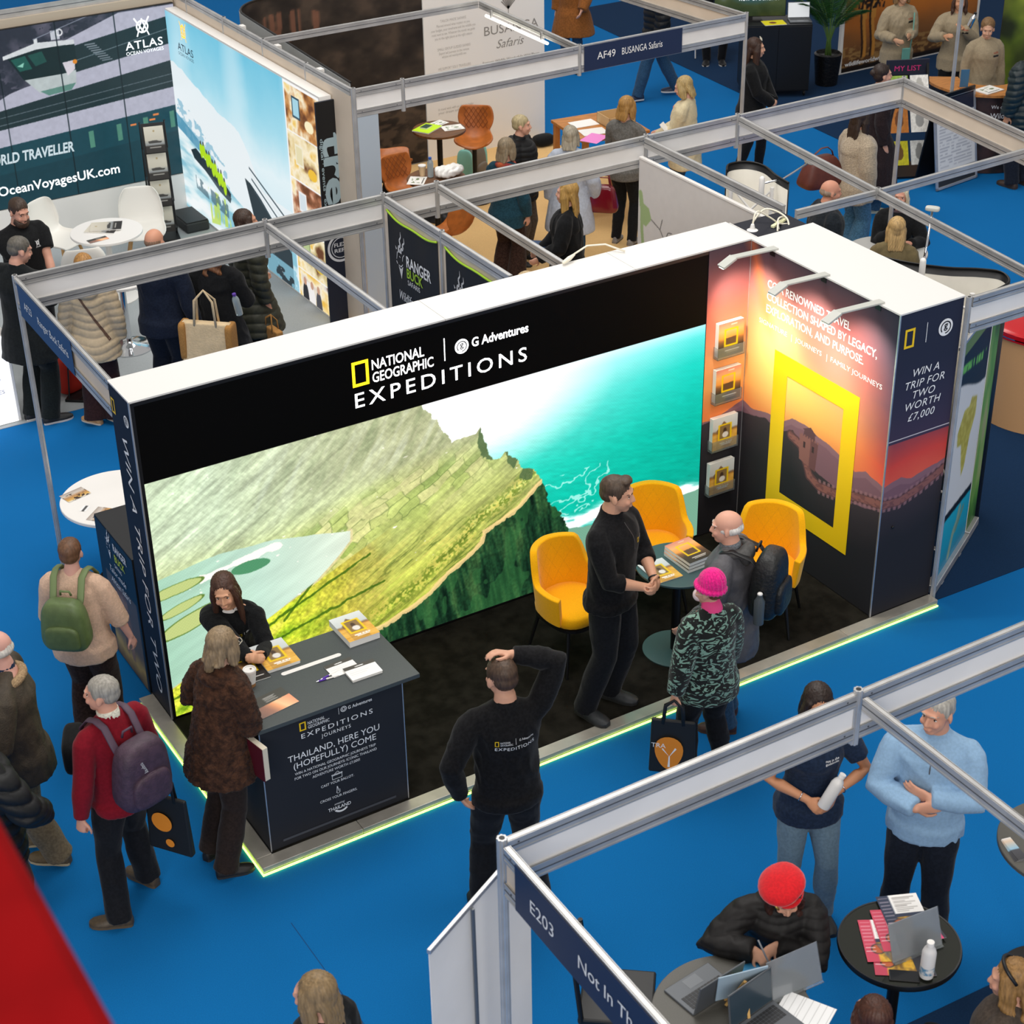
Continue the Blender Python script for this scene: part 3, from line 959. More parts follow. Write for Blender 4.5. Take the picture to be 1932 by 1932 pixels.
def book(label, x, y, z, w, h, t, rz, fn, group=None, name='book', page=PAPER, nx=44, ny=60, cat='book', tilt=None):
    b = thing(name, label, cat, (x, y, z), rz, group)
    MB().box((-w / 2 + .002, -h / 2 + .002, 0), (w / 2 - .003, h / 2 - .002, t - .0012)).build('page_block', page, b)
    picture('cover', (-w / 2, -h / 2, t), (1, 0, 0), (0, 1, 0), w, h, nx, ny, fn(w, h), PRINT, b)
    if tilt is not None: b.rotation_euler = tilt
    return b


ZC = 1.018
book('thick book with yellow frame and savanna cover at the far end of the counter', -3.925, -1.01, ZC, .22, .30, .045, 0, cover_savanna)
book('savanna-cover magazine under the receptionist\'s clasped hands', -4.48, -.985, ZC, .225, .30, .022, -.02, cover_savanna, name='magazine', cat='magazine')
book('dark brochure with yellow frame behind the paper cup', -4.69, -1.03, ZC, .21, .28, .008, -.05, cover_black, name='brochure', cat='brochure')


def card_pad(w, h):
    def f(X, Y):
        u, v = X / w, Y / h
        img = np.broadcast_to(hexc('#f4f3f1'), X.shape + (3,)).copy()
        put(img, v > .76, '#4d4a45')
        put(img, (np.abs(v - .87) < .03) & (np.abs(u - .5) < .14) & (vnoise(u * 60, v * 9, 2) > .35), '#ffffff')
        for k in range(4):
            put(img, (np.abs(v - .62 + k * .13) < .008) & (u > .08) & (u < .8 - .1 * k), '#b9b6b1', .7)
        return img
    return f


book('pad of ballot cards by the counter\'s near edge, in front of the other pad', -4.085, -1.435, ZC, .21, .148, .018, -.02, card_pad, 'ballot card pads', 'card_pad', cat='card pad')
book('pad of ballot cards beside the two pens', -4.175, -1.325, ZC, .19, .14, .006, .03, card_pad, 'ballot card pads', 'card_pad', cat='card pad')


def leaflet_sunset(w, h):
    def f(X, Y):
        u, v = X / w, Y / h
        img = ramp(u * .8 + v * .2, [(0, '#7a6660'), (.35, '#a87a68'), (.5, '#f2a878'), (.6, '#fbd0a0'), (1, '#f08a6a')])
        put(img, v > .52 + .06 * (u - .5), '#4b4a45')
        for k in range(5):
            put(img, (np.abs(v - .62 - k * .055) < .012) & (u > .45) & (u < .75 - .05 * (k % 2)), '#d9d7d2', .8)
        return img
    return f


book('leaflet with orange sunset photo on the counter corner beside the fur coat', -4.715, -1.425, ZC, .29, .20, .003, .16, leaflet_sunset, name='leaflet', cat='leaflet')
for k, (x, y, a, lb) in enumerate(((-4.315, -1.385, 2.45, 'white and purple ballpoint pen lying nearer the ballot slot end'), (-4.285, -1.36, 2.75, 'white and purple ballpoint pen touching the ballot card pad'))):
    p = thing('pen', lb, 'pen', (x, y, ZC + .006), a + PI / 2 + .6, 'pens on the counter')
    MB().tube([(0, .0, 0), (0, .075, 0)], .0055, 10).tube([(0, .075, 0), (0, .085, 0)], [.0055, .003], 8).build('barrel', WHITE, p, smooth=40)
    MB().tube([(0, -.05, 0), (0, 0, 0)], .006, 10).build('grip', mat('purple_rubber', '#5a2fa8', .5), p, smooth=40)
    MB().tube([(0, -.066, 0), (0, -.05, 0)], [.0015, .005], 8).build('tip', CHROME, p, smooth=40)
cp = thing('paper_cup', 'white takeaway coffee cup with brown sleeve on the counter', 'cup', (-4.735, -1.185, ZC))
MB().lathe([(.029, 0), (.036, .085)], n=28).build('sleeve', mat('kraft_card', '#a8784a', .8), cp, smooth=40)
MB().lathe([(.0285, .001), (.0405, .112)], n=28).build('cup_body', PAPER, cp, smooth=40)
MB().lathe([(.043, .11), (.044, .118), (.041, .125), (.036, .124), (.034, .116), (.001, .116)], n=28).build('lid', WHITE, cp, smooth=40)
MB().lathe([(.007, .1165), (.007, .118)], (.012, .006, 0), 12).build('sip_hole', mat('coffee_brown', '#7a6046', .5), cp)

# ------------------------------------------------------------------ wall books in clear holders
HOLD = GLASS
for k, (x, z, fn, lb) in enumerate(((-.19, 1.63, cover_sunset, 'topmost of the four yellow-framed books hung on the sunset panel'), (-.195, 1.245, cover_sunset, 'second from the top of the books hung on the sunset panel'),
                                    (-.205, .83, cover_savanna, 'third book down on the sunset panel, savanna cover'), (-.215, .435, cover_savanna, 'lowest of the four books hung on the sunset panel'))):
    b = thing('hanging_book', lb, 'book', (x, -.012, z), 0, 'books hung on the sunset panel')
    MB().box((-.118, -.045, .01), (.118, -.003, .285)).build('page_block', PAPER, b)
    picture('cover', (-.12, -.047, .008), UX, UZ, .24, .28, 48, 56, fn(.24, .28), PRINT, b)
    h = MB().box((-.125, -.058, -.005), (.125, -.055, .09)).box((-.125, -.058, -.005), (.125, -.001, -.002)).box((-.128, -.058, -.005), (-.125, -.001, .09)).box((.125, -.058, -.005), (.128, -.001, .09))
    h.build('clear_holder', GLASS, b)

# ------------------------------------------------------------------ yellow tub chairs
YEL = mat('yellow_felt', '#f7b106', .85, var=.05, scale=160, bump=.15, bscale=500, sheen=.2, spec=.2)


def tub_chair(label, x, y, rz):
    c = thing('tub_chair', label, 'chair', (x, y, .062), rz, 'yellow tub chairs round the green table')
    # shell: front is -y ; back wall wraps round from arm to arm
    vs, fs = [], []
    NA, NZ = 41, 12
    ang = np.linspace(-2.05, 2.05, NA)
    def outer(a, t, off):
        # a = 0 at the back (+y); top height falls from back to arms
        k = abs(a) / 2.05
        top = .85 - .0 * k if k < .40 else .85 - .215 * (1 - math.cos(min(1, (k - .40) / .26) * PI)) / 2
        zb = .40
        z = zb + (top - zb) * t
        spread = 1 + .16 * t * (1 - k * .3)
        rx, ry = (.245 - off) * spread, (.235 - off) * (spread + .10 * t * (1 - k))
        xx = math.sin(a) * rx
        yy = math.cos(a) * ry
        if k > .62:
            yy -= (k - .62) * .20
            xx *= 1 + (k - .62) * .28
        return (xx, yy, z)
    for off in (0., .045):
        for a in ang:
            for t in np.linspace(0, 1, NZ):
                vs.append(outer(a, t - (.012 if off else 0) * 0, off))
    n = NA * NZ
    for i in range(NA - 1):
        for j in range(NZ - 1):
            q = (i * NZ + j, i * NZ + j + 1, (i + 1) * NZ + j + 1, (i + 1) * NZ + j)
            fs.append(q); fs.append(tuple(n + k for k in reversed(q)))
        fs.append((i * NZ + NZ - 1, n + i * NZ + NZ - 1, n + (i + 1) * NZ + NZ - 1, (i + 1) * NZ + NZ - 1))
        fs.append((i * NZ, (i + 1) * NZ, n + (i + 1) * NZ, n + i * NZ))
    for i in (0, NA - 1):
        for j in range(NZ - 1):
            q = (i * NZ + j, n + i * NZ + j, n + i * NZ + j + 1, i * NZ + j + 1)
            fs.append(q if i == 0 else tuple(reversed(q)))
    o = mesh_obj('shell', vs, fs, YEL, c, smooth=50, bevel=.014, seg=3)
    # quilting seams on the inside of the back
    mb = MB()
    for s in (-1, 1):
        for k0 in np.arange(-1.6, 1.7, .42):
            pts = []
            for t in np.linspace(.25, .93, 9):
                a = k0 + s * (t - .55) * 1.25
                if abs(a) < .78:
                    pts.append(V(outer(a, t, .0435)))
            if len(pts) > 2: mb.tube(pts, .0022, 6)
    mb.build('quilt_seam', mat('yellow_seam', '#e29e04', .9), c)
    # seat cushion
    P = []
    for k in range(40):
        a = 2 * PI * k / 40
        xx, yy = math.sin(a), math.cos(a)
        q = (abs(xx) ** 3.2 + abs(yy) ** 3.2) ** (-1 / 3.2)
        P.append((xx * q * .235, yy * q * .245 - .035))
    mb = MB()
    prof = [(.90, .375), (.985, .39), (1.0, .42), (.985, .455), (.93, .472), (.6, .482), (.2, .484)]
    vs = [(x_ * s, (y_ + .035) * s - .035, z) for s, z in prof for x_, y_ in P]
    fs = []
    for i in range(len(prof) - 1):
        for k in range(40): fs.append((i * 40 + k, i * 40 + (k + 1) % 40, (i + 1) * 40 + (k + 1) % 40, (i + 1) * 40 + k))
    fs += [tuple(range(39, -1, -1)), tuple(len(vs) - 40 + k for k in range(40))]
    mesh_obj('seat', vs, fs, YEL, c, smooth=60)
    mb = MB().prism([(x_ * .98, (y_ + .035) * .98 - .035) for x_, y_ in P], .352, .376)
    mb.build('seat_frame', BLACK_METAL, c)
    for sx in (-1, 1):
        for sy in (-1, 1):
            MB().tube([(sx * .17, sy * .16 - .03, .36), (sx * .235, sy * .225 - .03, 0)], [.017, .010], 10).build('leg', BLACK_METAL, c, smooth=40)
    return c


tub_chair('yellow quilted tub chair by the cliff screen, left of the standing man', -2.13, -.80, .12)
tub_chair('yellow quilted tub chair behind the green table, against the sea screen', -1.20, -.52, -.50)
tub_chair('yellow quilted tub chair in front of the yellow frame wall', -.66, -1.20, -.86)

# ------------------------------------------------------------------ green bistro table
GRN = mat('dark_green_metal', '#3f5a5c', .5, .1, var=.05, scale=300)
tb = thing('bistro_table', 'round dark green bistro table on the black stand carpet', 'table', (-1.47, -1.19, .062))
MB().lathe([(.30, .715), (.30, .728), (.296, .731)], n=64).build('tabletop', GRN, tb, smooth=30)
MB().lathe([(.033, .012), (.033, .715)], n=24).build('column', BLACK_METAL, tb, smooth=40)
MB().lathe([(.235, 0), (.235, .008), (.225, .012)], n=64).build('base', GRN, tb, smooth=30)
ZT = .062 + .732
book('flat savanna magazine on the green bistro table', -1.63, -1.20, ZT, .205, .275, .007, -.05, cover_savanna, name='magazine', cat='magazine')
for k in range(3):
    book(['lowest thick sunset-cover book of the stack on the green bistro table', 'middle thick book of the stack on the green bistro table', 'top thick sunset-cover book of the stack on the green bistro table'][k],
         -1.375 + .004 * k, -1.185 + .002 * k, ZT + .026 * k, .22, .29, .025, .02 + .01 * k, cover_sunset, 'stacked sunset books')
# ------------------------------------------------------------------ shell-scheme frames round the stands
GROOVE = mat('rail_groove', '#55585e', .4, .6)


def fascia(label, p, q, sign=None, zt=2.5, h=.27, pm=WHITE_PANEL, group=None, rails=.072, cat='fascia'):
    """top rail, bottom rail and board between; p->q along the top, seen side is to the right of p->q"""
    p, q = V((p[0], p[1], 0)), V((q[0], q[1], 0))
    d = (q - p); L = d.length; a = math.atan2(d.y, d.x)
    t = thing('fascia_beam', label, cat, (p.x, p.y, 0), a, group)
    for nm, z in (('top_rail', zt - rails), ('bottom_rail', zt - h)):
        mb = MB().box((.02, -.014, z), (L - .02, .014, z + rails))
        for s in (-1, 1):
            mb.box((.02, s * .014 - .003, z + rails - .010), (L - .02, s * .014 + .003, z + rails))
            mb.box((.02, s * .014 - .003, z), (L - .02, s * .014 + .003, z + .010))
            mb.mat(1).box((.02, s * .0145 - .0015, z + rails * .48), (L - .02, s * .0145 + .0015, z + rails * .54)).mat(0)
            mb.mat(1).box((.07, s * .0145 - .0015, z + rails * .62), (.078, s * .0145 + .0015, z + rails * .72)).box((L - .078, s * .0145 - .0015, z + rails * .62), (L - .07, s * .0145 + .0015, z + rails * .72)).mat(0)
        mb.build(nm, [ALU, GROOVE], t)
    MB().box((.02, -.003, zt - h + rails - .004), (L - .02, .003, zt - rails + .004)).build('board', pm, t)
    if sign:
        x0, x1, m, lines, lk = sign
        MB().box((x0, -.022, zt - h + .004), (x1, -.0185, zt - .012)).build('name_board', m, t, bevel=.001)
        lettering('lettering', lines, (0, -.022, 0), (1, 0, 0), (0, 0, 1), WHITE_INK, t, .002)
    return t


def rail(label, p, q, zt=2.5, h=.072, m=None, group='bare cross rails'):
    p, q = V((p[0], p[1], 0)), V((q[0], q[1], 0))
    d = q - p; L = d.length
    t = thing('cross_rail', label, 'rail', (p.x, p.y, 0), math.atan2(d.y, d.x), group)
    mb = MB().box((.02, -.014, zt - h), (L - .02, .014, zt))
    for s in (-1, 1):
        mb.box((.02, s * .014 - .003, zt - .010), (L - .02, s * .014 + .003, zt)).box((.02, s * .014 - .003, zt - h), (L - .02, s * .014 + .003, zt - h + .01))
    mb.build('rail', m or ALU, t)
    g = MB()
    for s in (-1, 1): g.box((.02, s * .0145 - .0015, zt - h * .52), (L - .02, s * .0145 + .0015, zt - h * .46))
    g.build('slot', GROOVE, t)
    return t


def post(label, x, y, z0=0., z1=2.515, r=.021):
    t = thing('frame_post', label, 'post', (x, y, 0), 0)
    n = 32
    P = [((r * (1 - .22 * (k % 4 == 0))) * math.cos(2 * PI * k / n), (r * (1 - .22 * (k % 4 == 0))) * math.sin(2 * PI * k / n)) for k in range(n)]
    MB().prism(P, z0, z1).build('profile', ALU, t)
    MB().lathe([(r * .55, z1), (r * .55, z1 + .0012)], n=16).build('bore', BLACK, t)
    return t


# middle row, behind the stand
Y2 = 2.40
fascia('white fascia beam above the bald man and tote bag, left end of the middle row', (-4.84, Y2), (-2.86, Y2))
fascia('white fascia beam ending at the black antelope banners', (-2.86, Y2), (-1.83, Y2))
fascia('short white fascia beam right of the black antelope banner post', (-1.83, Y2), (-1.34, Y2))
fascia('long white fascia beam in front of the sand-carpet stand', (-1.34, Y2), (.73, Y2))
fascia('white fascia beam between the map wall and the next cross rail', (.73, Y2), (1.72, Y2))
fascia('white fascia beam under the woman in black jacket, right end of the middle row', (1.72, Y2), (3.67, Y2))
fascia('cream-backed fascia beam running off the right edge from the corner post', (3.67, Y2), (3.34, -.3), pm=CREAM_PANEL)
fascia('fascia with blue AF23 name board at the left', (-4.84, 2.4), (-4.86, .40), (.10, 1.27, mat('mid_blue_board', '#16406f', .5), [('AF23', .22, 2.335, .085), ('Ranger Buck Safaris', .53, 2.335, .085, dict(w=.66))], 0), pm=CREAM_PANEL)
post('corner post of the AF23 fascia, left of the stand', -4.84, 2.4)
post('post standing at the black antelope banners', -1.83, 2.4)
post('hanging half post at the short beam above the brown stool', -1.34, 2.4, 2.2)
post('hanging half post in the white fascia above the man in navy', -2.86, 2.4, 2.2)
post('post at the top of the grey map wall', .73, 2.4)
post('hanging half post where a cross rail leaves toward the seated people', 1.72, 2.4, 2.2)
post('corner post by the woman in the woolly jacket', 3.67, 2.4)
rail('cross rail from the white fascia to the screen wall, above the tote bag', (-2.86, 2.37), (-2.86, .40))
rail('cross rail from the short beam to the screen wall, above the woman with blond hair', (-1.34, 2.37), (-1.38, .40))
rail('long cross rail above the seated group, leading to the side wall', (1.715, 2.37), (1.31, -1.60))
rail('cross rail from the power sockets to the rail crossing', (.66, .31), (1.49, .30))
rail('cross rail from the rail crossing to the right edge', (1.52, .30), (3.40, .36))
fascia('white fascia at the right end of the sunset wall', (.62, -1.65), (2.7, -1.65))
post('short joint post where the two cross rails meet', 1.505, .30, 2.42, 2.515)
post('post standing against the navy prize panel', .60, -1.66)

# near frame, bottom right
fascia('near white fascia beam in front of the stand, right of the E203 post', (-5.03, -4.74), (-3.06, -4.74))
fascia('near white fascia beam running off the right edge', (-3.06, -4.74), (-.95, -4.74))
fascia('fascia with dark navy E203 name board at the bottom', (-5.03, -4.76), (-5.06, -7.0), (.12, 2.1, NAVY, [('E203', .24, 2.325, .10), ('Not In The Guide Books', .62, 2.325, .10, dict(w=.98))], 0), pm=CREAM_PANEL)
post('corner post of the near E203 frame', -5.03, -4.74, z1=2.52, r=.024)
post('hanging half post in the near white beam', -3.06, -4.74, 2.2, 2.52, r=.024)
rail('near cross rail in front of the man in the pale blue sweater', (-3.06, -4.77), (-3.10, -7.2))

# far row
Y5 = 5.0
fascia('short white fascia at the left end of the far row', (-.77, Y5), (-.25, Y5))
fascia('white fascia in front of the tan stools', (-.25, Y5), (1.75, Y5))
fascia('fascia with dark navy AF49 name board', (1.75, Y5), (3.84, Y5), (.045, 1.25, NAVY, [('AF49', .20, 2.335, .105), ('BUSANGA Safaris', .50, 2.335, .10, dict(w=.50))], 0))
fascia('cream-backed fascia going back from the far corner post', (3.84, Y5), (3.62, 7.4), pm=CREAM_PANEL)
post('far corner post beside the woman in black jacket', 3.84, Y5)
post('post at the left end of the far row', -.77, Y5, r=.024)
post('hanging half post in the far white fascia', -.25, Y5, 2.2)
post('hanging half post left of the AF49 board', 1.75, Y5, 2.2)
rail('far cross rail carrying the light tube', (1.75, 5.03), (1.80, 7.05))
rail('far cross rail in front of the dark photo wall', (-.75, 7.05), (1.80, 7.05))
tl = thing('light_tube', 'glowing white light tube hung along the far cross rail', 'lamp', (1.72, 5.55, 2.40), PI / 2)
MB().rtube([(0, 0, 0), (1.25, -.02, 0)], .016, 10).build('tube', mat('lit_tube', '#fffbe8', .4, emit=3.5), tl, smooth=180)
for x in (.1, 1.1): MB().box((x, -.01, .01), (x + .02, .01, .09)).build('hanger', ALU, tl)
# panel wall between the two far booths
structure(MB().box((-.79, 5.03, 0), (-.755, 9.5, 2.43)).build('wall_partition', CREAM_PANEL))
rail('dark top rail of the partition behind the lightbox', (-.772, 5.02), (-.772, 9.5), 2.5, .07, ALU)
for k, y in enumerate((6.0, 7.0, 8.0, 9.0)):
    post(['first dark post of the partition wall, nearest the front', 'second dark post of the partition wall', 'third dark post of the partition wall', 'farthest dark post of the partition wall'][k], -.772, y, 0, 2.51, .024)
structure(MB().box((-.75, 4.985, 0), (-.53, 5.02, 2.235)).build('wall_end', mat('blue_grey_panel', '#aeb9c4', .5)))

# grey map wall of the middle stand
def mapwall(A, Y):
    img = np.broadcast_to(hexc('#d2cecb'), A.shape + (3,)) * (1 + .03 * (fbm(A * 20, Y * 20, 4) - .5))[..., None]
    d = polyd(A, Y, [(.03, 2.02), (.05, 1.93), (.06, 1.70), (.09, 1.50), (.11, 1.35)])
    put(img, d < .03 - .008 * (Y < 1.9), '#9db37e')
    put(img, inpoly(A, Y, [(.05, 1.95), (.16, 1.92), (.20, 1.83), (.12, 1.74), (.05, 1.76)]), '#9db37e')
    for pts in ([(.2, 1.83), (.33, 1.78), (.4, 1.70), (.6, 1.66), (.9, 1.6)], [(.33, 1.78), (.36, 1.88)], [(.4, 1.7), (.45, 1.79), (.5, 1.8)], [(.4, 1.7), (.3, 1.62)], [(.6, 1.66), (.66, 1.74)]):
        put(img, polyd(A, Y, pts) < .004, '#3c3a38')
    return img


mw = thing('map_wall', 'grey printed wall with a green map behind the power sockets', 'display wall', (0, 0, 0))
picture('map_print', (.638, 2.36, 0), (0, -1, 0), (0, 0, 1), 1.95, 2.33, 240, 290, mapwall, PRINT_MATT, mw)
MB().box((.64, .41, 0), (.665, 2.36, 2.34)).build('panel', WHITE, mw)
MB().box((.632, .41, 2.33), (.668, 2.36, 2.345)).build('top_edge', WHITE, mw)
lettering('lettering', [('www.', 1.38, 2.12, .13)], (.636, 2.36, 0), (0, -1, 0), (0, 0, 1), mat('charcoal_ink', '#46423f', .7), mw)
rail('top rail above the grey map wall', (.70, 2.38), (.665, .42), 2.5, .085, group=None)

# ------------------------------------------------------------------ black antelope banners
GREEN_INK = mat('lime_ink', '#a5cf2f', .6)
GREY_INK = mat('pale_grey_ink', '#d9d9da', .6)
BANNER_BLACK = mat('banner_black', '#17181b', .6)


def antelope(cx, cy, s):
    out = []
    def stroke(pts, w):
        P = [V((a, b)) for a, b in pts]
        for i in range(len(P) - 1):
            d = (P[i + 1] - P[i]).normalized(); n = V((-d.y, d.x))
            w0, w1 = w[i] if isinstance(w, list) else w, w[i + 1] if isinstance(w, list) else w
            out.append([(cx + s * q.x, cy + s * q.y) for q in (P[i] - n * w0, P[i + 1] - n * w1, P[i + 1] + n * w1, P[i] + n * w0)])
    stroke([(-.05, .10), (-.06, .2), (.02, .26), (-.01, .36), (.05, .44), (.04, .54)], [.03, .028, .026, .022, .014, .004])
    stroke([(.02, .10), (.03, .18), (.12, .22), (.11, .30), (.18, .36), (.17, .46)], [.035, .032, .03, .024, .015, .004])
    stroke([(-.14, .14), (-.18, .20)], [.022, .004]); stroke([(.12, .07), (.16, .12)], [.014, .004])
    stroke([(-.11, .10), (-.15, -.06)], [.012, .006]); stroke([(.10, .06), (.08, -.04)], [.010, .005])
    stroke([(-.04, .03), (.0, .01)], .008); stroke([(-.16, -.10), (-.12, -.15)], [.012, .010])
    stroke([(-.08, -.16), (.02, -.17), (.09, -.10)], [.006, .012, .006])
    out.append([(cx - s * .08, cy - s * .18), (cx + s * .02, cy - s * .42), (cx + s * .10, cy - s * .14), (cx + s * .01, cy - s * .22)])
    return out


def hung_banner(label, y0, y1, text):
    b = thing('hanging_banner', label, 'banner', (-1.845, 0, 0), 0, 'black antelope banners on the partition')
    L = y0 - y1
    N = 24
    vs, fs = [], []
    for i in range(N + 1):
        t = i / N
        zt = 2.40 - .045 * math.sin(PI * t) - .012 * math.sin(9 * t)
        vs += [(.004 * math.sin(14 * t), y0 - L * t, zt), (0, y0 - L * t, .05)]
    for i in range(N): fs.append((2 * i, 2 * i + 1, 2 * i + 3, 2 * i + 2))
    o = mesh_obj('cloth', vs, fs, BANNER_BLACK, b)
    md = o.modifiers.new('s', 'SOLIDIFY'); md.thickness = .003
    mb = MB().tube([(-.004, y0 - L * t, 2.405 - .05 * math.sin(PI * t) - .012 * math.sin(9 * t)) for t in np.linspace(0, 1, 25)], .009, 8)
    mb.build('lime_hem', GREEN_INK, b, smooth=180)
    U = (0, -1, 0)
    shape2d('antelope_mark', antelope(.20, 2.06, .42), (-.002, y0, 0), U, (0, 0, 1), GREY_INK, b, .004)
    if text:
        lettering('lettering', [('RANGER', .30, 2.02, .135, dict(w=.40, bold=.02)), ('SAFARIS', .31, 1.87, .06, dict(w=.2)), ('Wildlife Conservation', .16, 1.70, .115, dict(shear=.3, w=.64)), ('Experiences', .28, 1.60, .11, dict(shear=.3, w=.4))],
                  (-.002, y0, 0), U, (0, 0, 1), WHITE_INK, b, .004)
        lettering('lime_lettering', [('BUCK', .30, 1.93, .115, dict(w=.26, bold=.02))], (-.002, y0, 0), U, (0, 0, 1), GREEN_INK, b, .004)


rail('top rail over the two black antelope banners', (-1.83, 2.37), (-1.83, .42), 2.5, .085, group=None)
structure(MB().box((-1.835, .42, 0), (-1.825, 2.38, 2.42)).build('wall_divider', CREAM_PANEL))
post('second post between the two black antelope banners', -1.83, 1.44)
hung_banner('black hanging banner with full lime and white antelope lettering', 2.31, 1.50, True)
hung_banner('black hanging banner mostly hidden by the screen wall, only antelope horns seen', 1.37, .50, True)
cbl = thing('plug_and_cable', 'white plug with cable lying on top of the screen wall behind the banners', 'cable', (-1.30, .34, 2.524))
MB().rtube([(-.14, .0, .02), (-.08, .02, .03), (-.02, .05, .035)], [.014, .018, .010], 10).tube([(-.02, .05, .04), (.12, .09, .06), (.26, .06, .05), (.36, -.05, .01)], .007, 8).build('plug', CAB, cbl, smooth=180)

# ------------------------------------------------------------------ left: big ship screen, lightbox
def ship(A, Y):
    X = A - 4.5; Z = Y + .43
    n = fbm(X * 6, Z * 6, 3); n2 = fbm(X * 25, Z * 25, 5) - .5
    img = mixc(np.broadcast_to(hexc('#2c3340'), X.shape + (3,)), hexc('#5a5a6a'), np.clip((n - .35) * 2.4, 0, 1) * (fbm(X * 14, Z * 18, 6) > .45))
    wht, drk, teal = '#b4b5c6', '#1d3237', '#184551'
    def line(x0, z0, x1, z1): return z0 + (X - x0) * (z1 - z0) / (x1 - x0)
    up = line(-2.02, 2.12, -.82, 2.52)
    put(img, (Z < line(-2.02, 2.19, -1.49, 2.36)) & (Z < 2.37 + 0 * X) & (X > -2.3), wht)
    put(img, (Z < line(-2.02, 2.09, -.82, 2.26)) & (X > -2.1), drk)
    put(img, (Z < line(-2.04, 1.80, -.85, 1.95)) & (X > -2.1), wht)
    put(img, inpoly(X, Z, [(-4.6, 1.45), (-3.1, 1.56), (-2.79, 1.69), (-2.62, 1.73), (-2.5, 1.75), (-2.0, 1.7), (-2.0, 1.0), (-4.6, 1.0)]), wht)
    put(img, Z < line(-2.92, 1.52, -.87, 1.76), drk)
    put(img, Z < line(-2.96, 1.31, -.91, 1.45), wht)
    put(img, (np.abs(Z - line(-2.96, 1.36, -.91, 1.52)) < .005) | (np.abs(Z - line(-2.96, 1.44, -.91, 1.60)) < .004), '#5d6c74')
    put(img, Z < line(-2.99, 1.12, -.93, 1.24), teal)
    put(img, Z < line(-2.99, 1.12, -.93, 1.24) - .30, '#153a45', .7)
    for x in (-1.95, -1.62, -1.30, -.98):
        put(img, (np.abs(X - x) < .028) & (Z < line(-2.99, 1.06, -.93, 1.18)) & (Z > line(-2.99, .87, -.93, .99)), '#5f9a80', .8)
    for x, z in ((-1.45, 1.10), (-1.17, 1.17), (-1.22, 1.12)):
        put(img, (np.abs(X - x) < .035) & (np.abs(Z - z) < .010), '#e8884a')
    # bridge
    put(img, inpoly(X, Z, [(-2.61, 1.82), (-2.17, 1.83), (-2.02, 1.83), (-2.04, 1.67), (-2.19, 1.68), (-2.45, 1.64)]), '#b9c3c4')
    put(img, inpoly(X, Z, [(-2.45, 1.66), (-2.04, 1.69), (-2.10, 1.62), (-2.36, 1.60)]), '#5e8a80')
    put(img, inpoly(X, Z, [(-2.76, 2.08), (-2.4, 2.12), (-2.0, 2.12), (-2.0, 1.86), (-2.06, 1.82), (-2.17, 1.81), (-2.61, 1.81)]), '#132a2e')
    put(img, inpoly(X, Z, [(-2.72, 2.05), (-2.56, 2.07), (-2.50, 1.92), (-2.64, 1.91)]), '#1f5a52')
    put(img, inpoly(X, Z, [(-2.53, 2.07), (-2.37, 2.09), (-2.33, 1.97), (-2.46, 1.94)]), '#1f4f4a')
    put(img, inpoly(X, Z, [(-2.66, 1.97), (-2.58, 2.0), (-2.60, 1.95)]), '#8fd0bd')
    put(img, inpoly(X, Z, [(-2.80, 2.10), (-2.42, 2.19), (-2.13, 2.17), (-2.0, 2.16), (-2.0, 2.11), (-2.22, 2.12), (-2.42, 2.12), (-2.80, 2.06)]), '#d5dadd')
    put(img, (np.abs(X + 2.42) < .02) & (np.abs(Z - 2.21) < .025), '#d5dadd')
    put(img, (np.abs(X + 2.20) < .05) & (np.abs(Z - 2.24) < .05), '#c2c6d0')
    r = np.hypot(X + 2.15, Z - 2.26); put(img, (r < .04) & (r > .025), '#e4e6ea')
    put(img, inpoly(X, Z, [(-2.16, 1.93), (-2.02, 1.94), (-2.03, 1.84), (-2.12, 1.78)]), '#d7d2da')
    put(img, (np.hypot(X + 2.02, Z - 1.92) < .025), '#e08a2a')
    for k in range(9):
        put(img, (np.abs(Z - (2.08 - k * .025)) < .006) & (np.abs(X + 1.83 - k * .022) < .06), '#8f9aa4', .8)
    put(img, (np.abs(Z - line(-2.0, 1.93, -.85, 2.12)) < .004) & (X > -2), '#6a7c84')
    put(img, (np.abs(Z - line(-2.6, 2.19, -1.6, 2.44)) < .004) & (X > -2.45) & (X < -1.6), '#8890a0')
    for x in (-4.18, -3.52, -2.86, -2.19, -1.52):
        put(img, np.abs(X - x + (Z - 1.4) * .0) < .006, '#0a1c22', .85)
    img *= (1 + .10 * n2)[..., None]
    return img


sc_ = thing('ship_screen', 'wide panel screen showing the white and dark teal bridge of a cruise ship', 'screen', (0, 0, 0))
MB().box((-4.5, 9.325, .425), (-.82, 9.36, 2.385)).build('housing', BLACK, sc_)
picture('screen', (-4.5, 9.32, .43), (1, 0, 0), (0, 0, 1), 3.68, 1.95, 640, 340, ship, attr_mat('ship_screen_glow', .35, emit=.95), sc_)
SGLOW = mat('screen_white', '#eef2f4', .4, emit=.85)
lo = (0, 9.316, 0)
lettering('screen_lettering', [('ATLAS', -1.43, 1.945, .125, dict(w=.44, spacing=1.1, bold=.008)), ('OCEAN VOYAGES', -1.43, 1.885, .055, dict(w=.44)), ('Atlas', -3.52, .585, .15, dict(w=.40, bold=.012)), ('OceanVoyagesUK.com', -3.09, .585, .15, dict(w=1.41, bold=.012))], lo, (1, 0, 0), (0, 0, 1), SGLOW, sc_)
lettering('ship_name', [('WORLD TRAVELLER', -3.22, .935, .16, dict(w=1.05, bold=.03, shear=.15))], lo, (1, 0, 0), (0, 0, 1), mat('screen_grey', '#a9b6bc', .4, emit=.75), sc_)


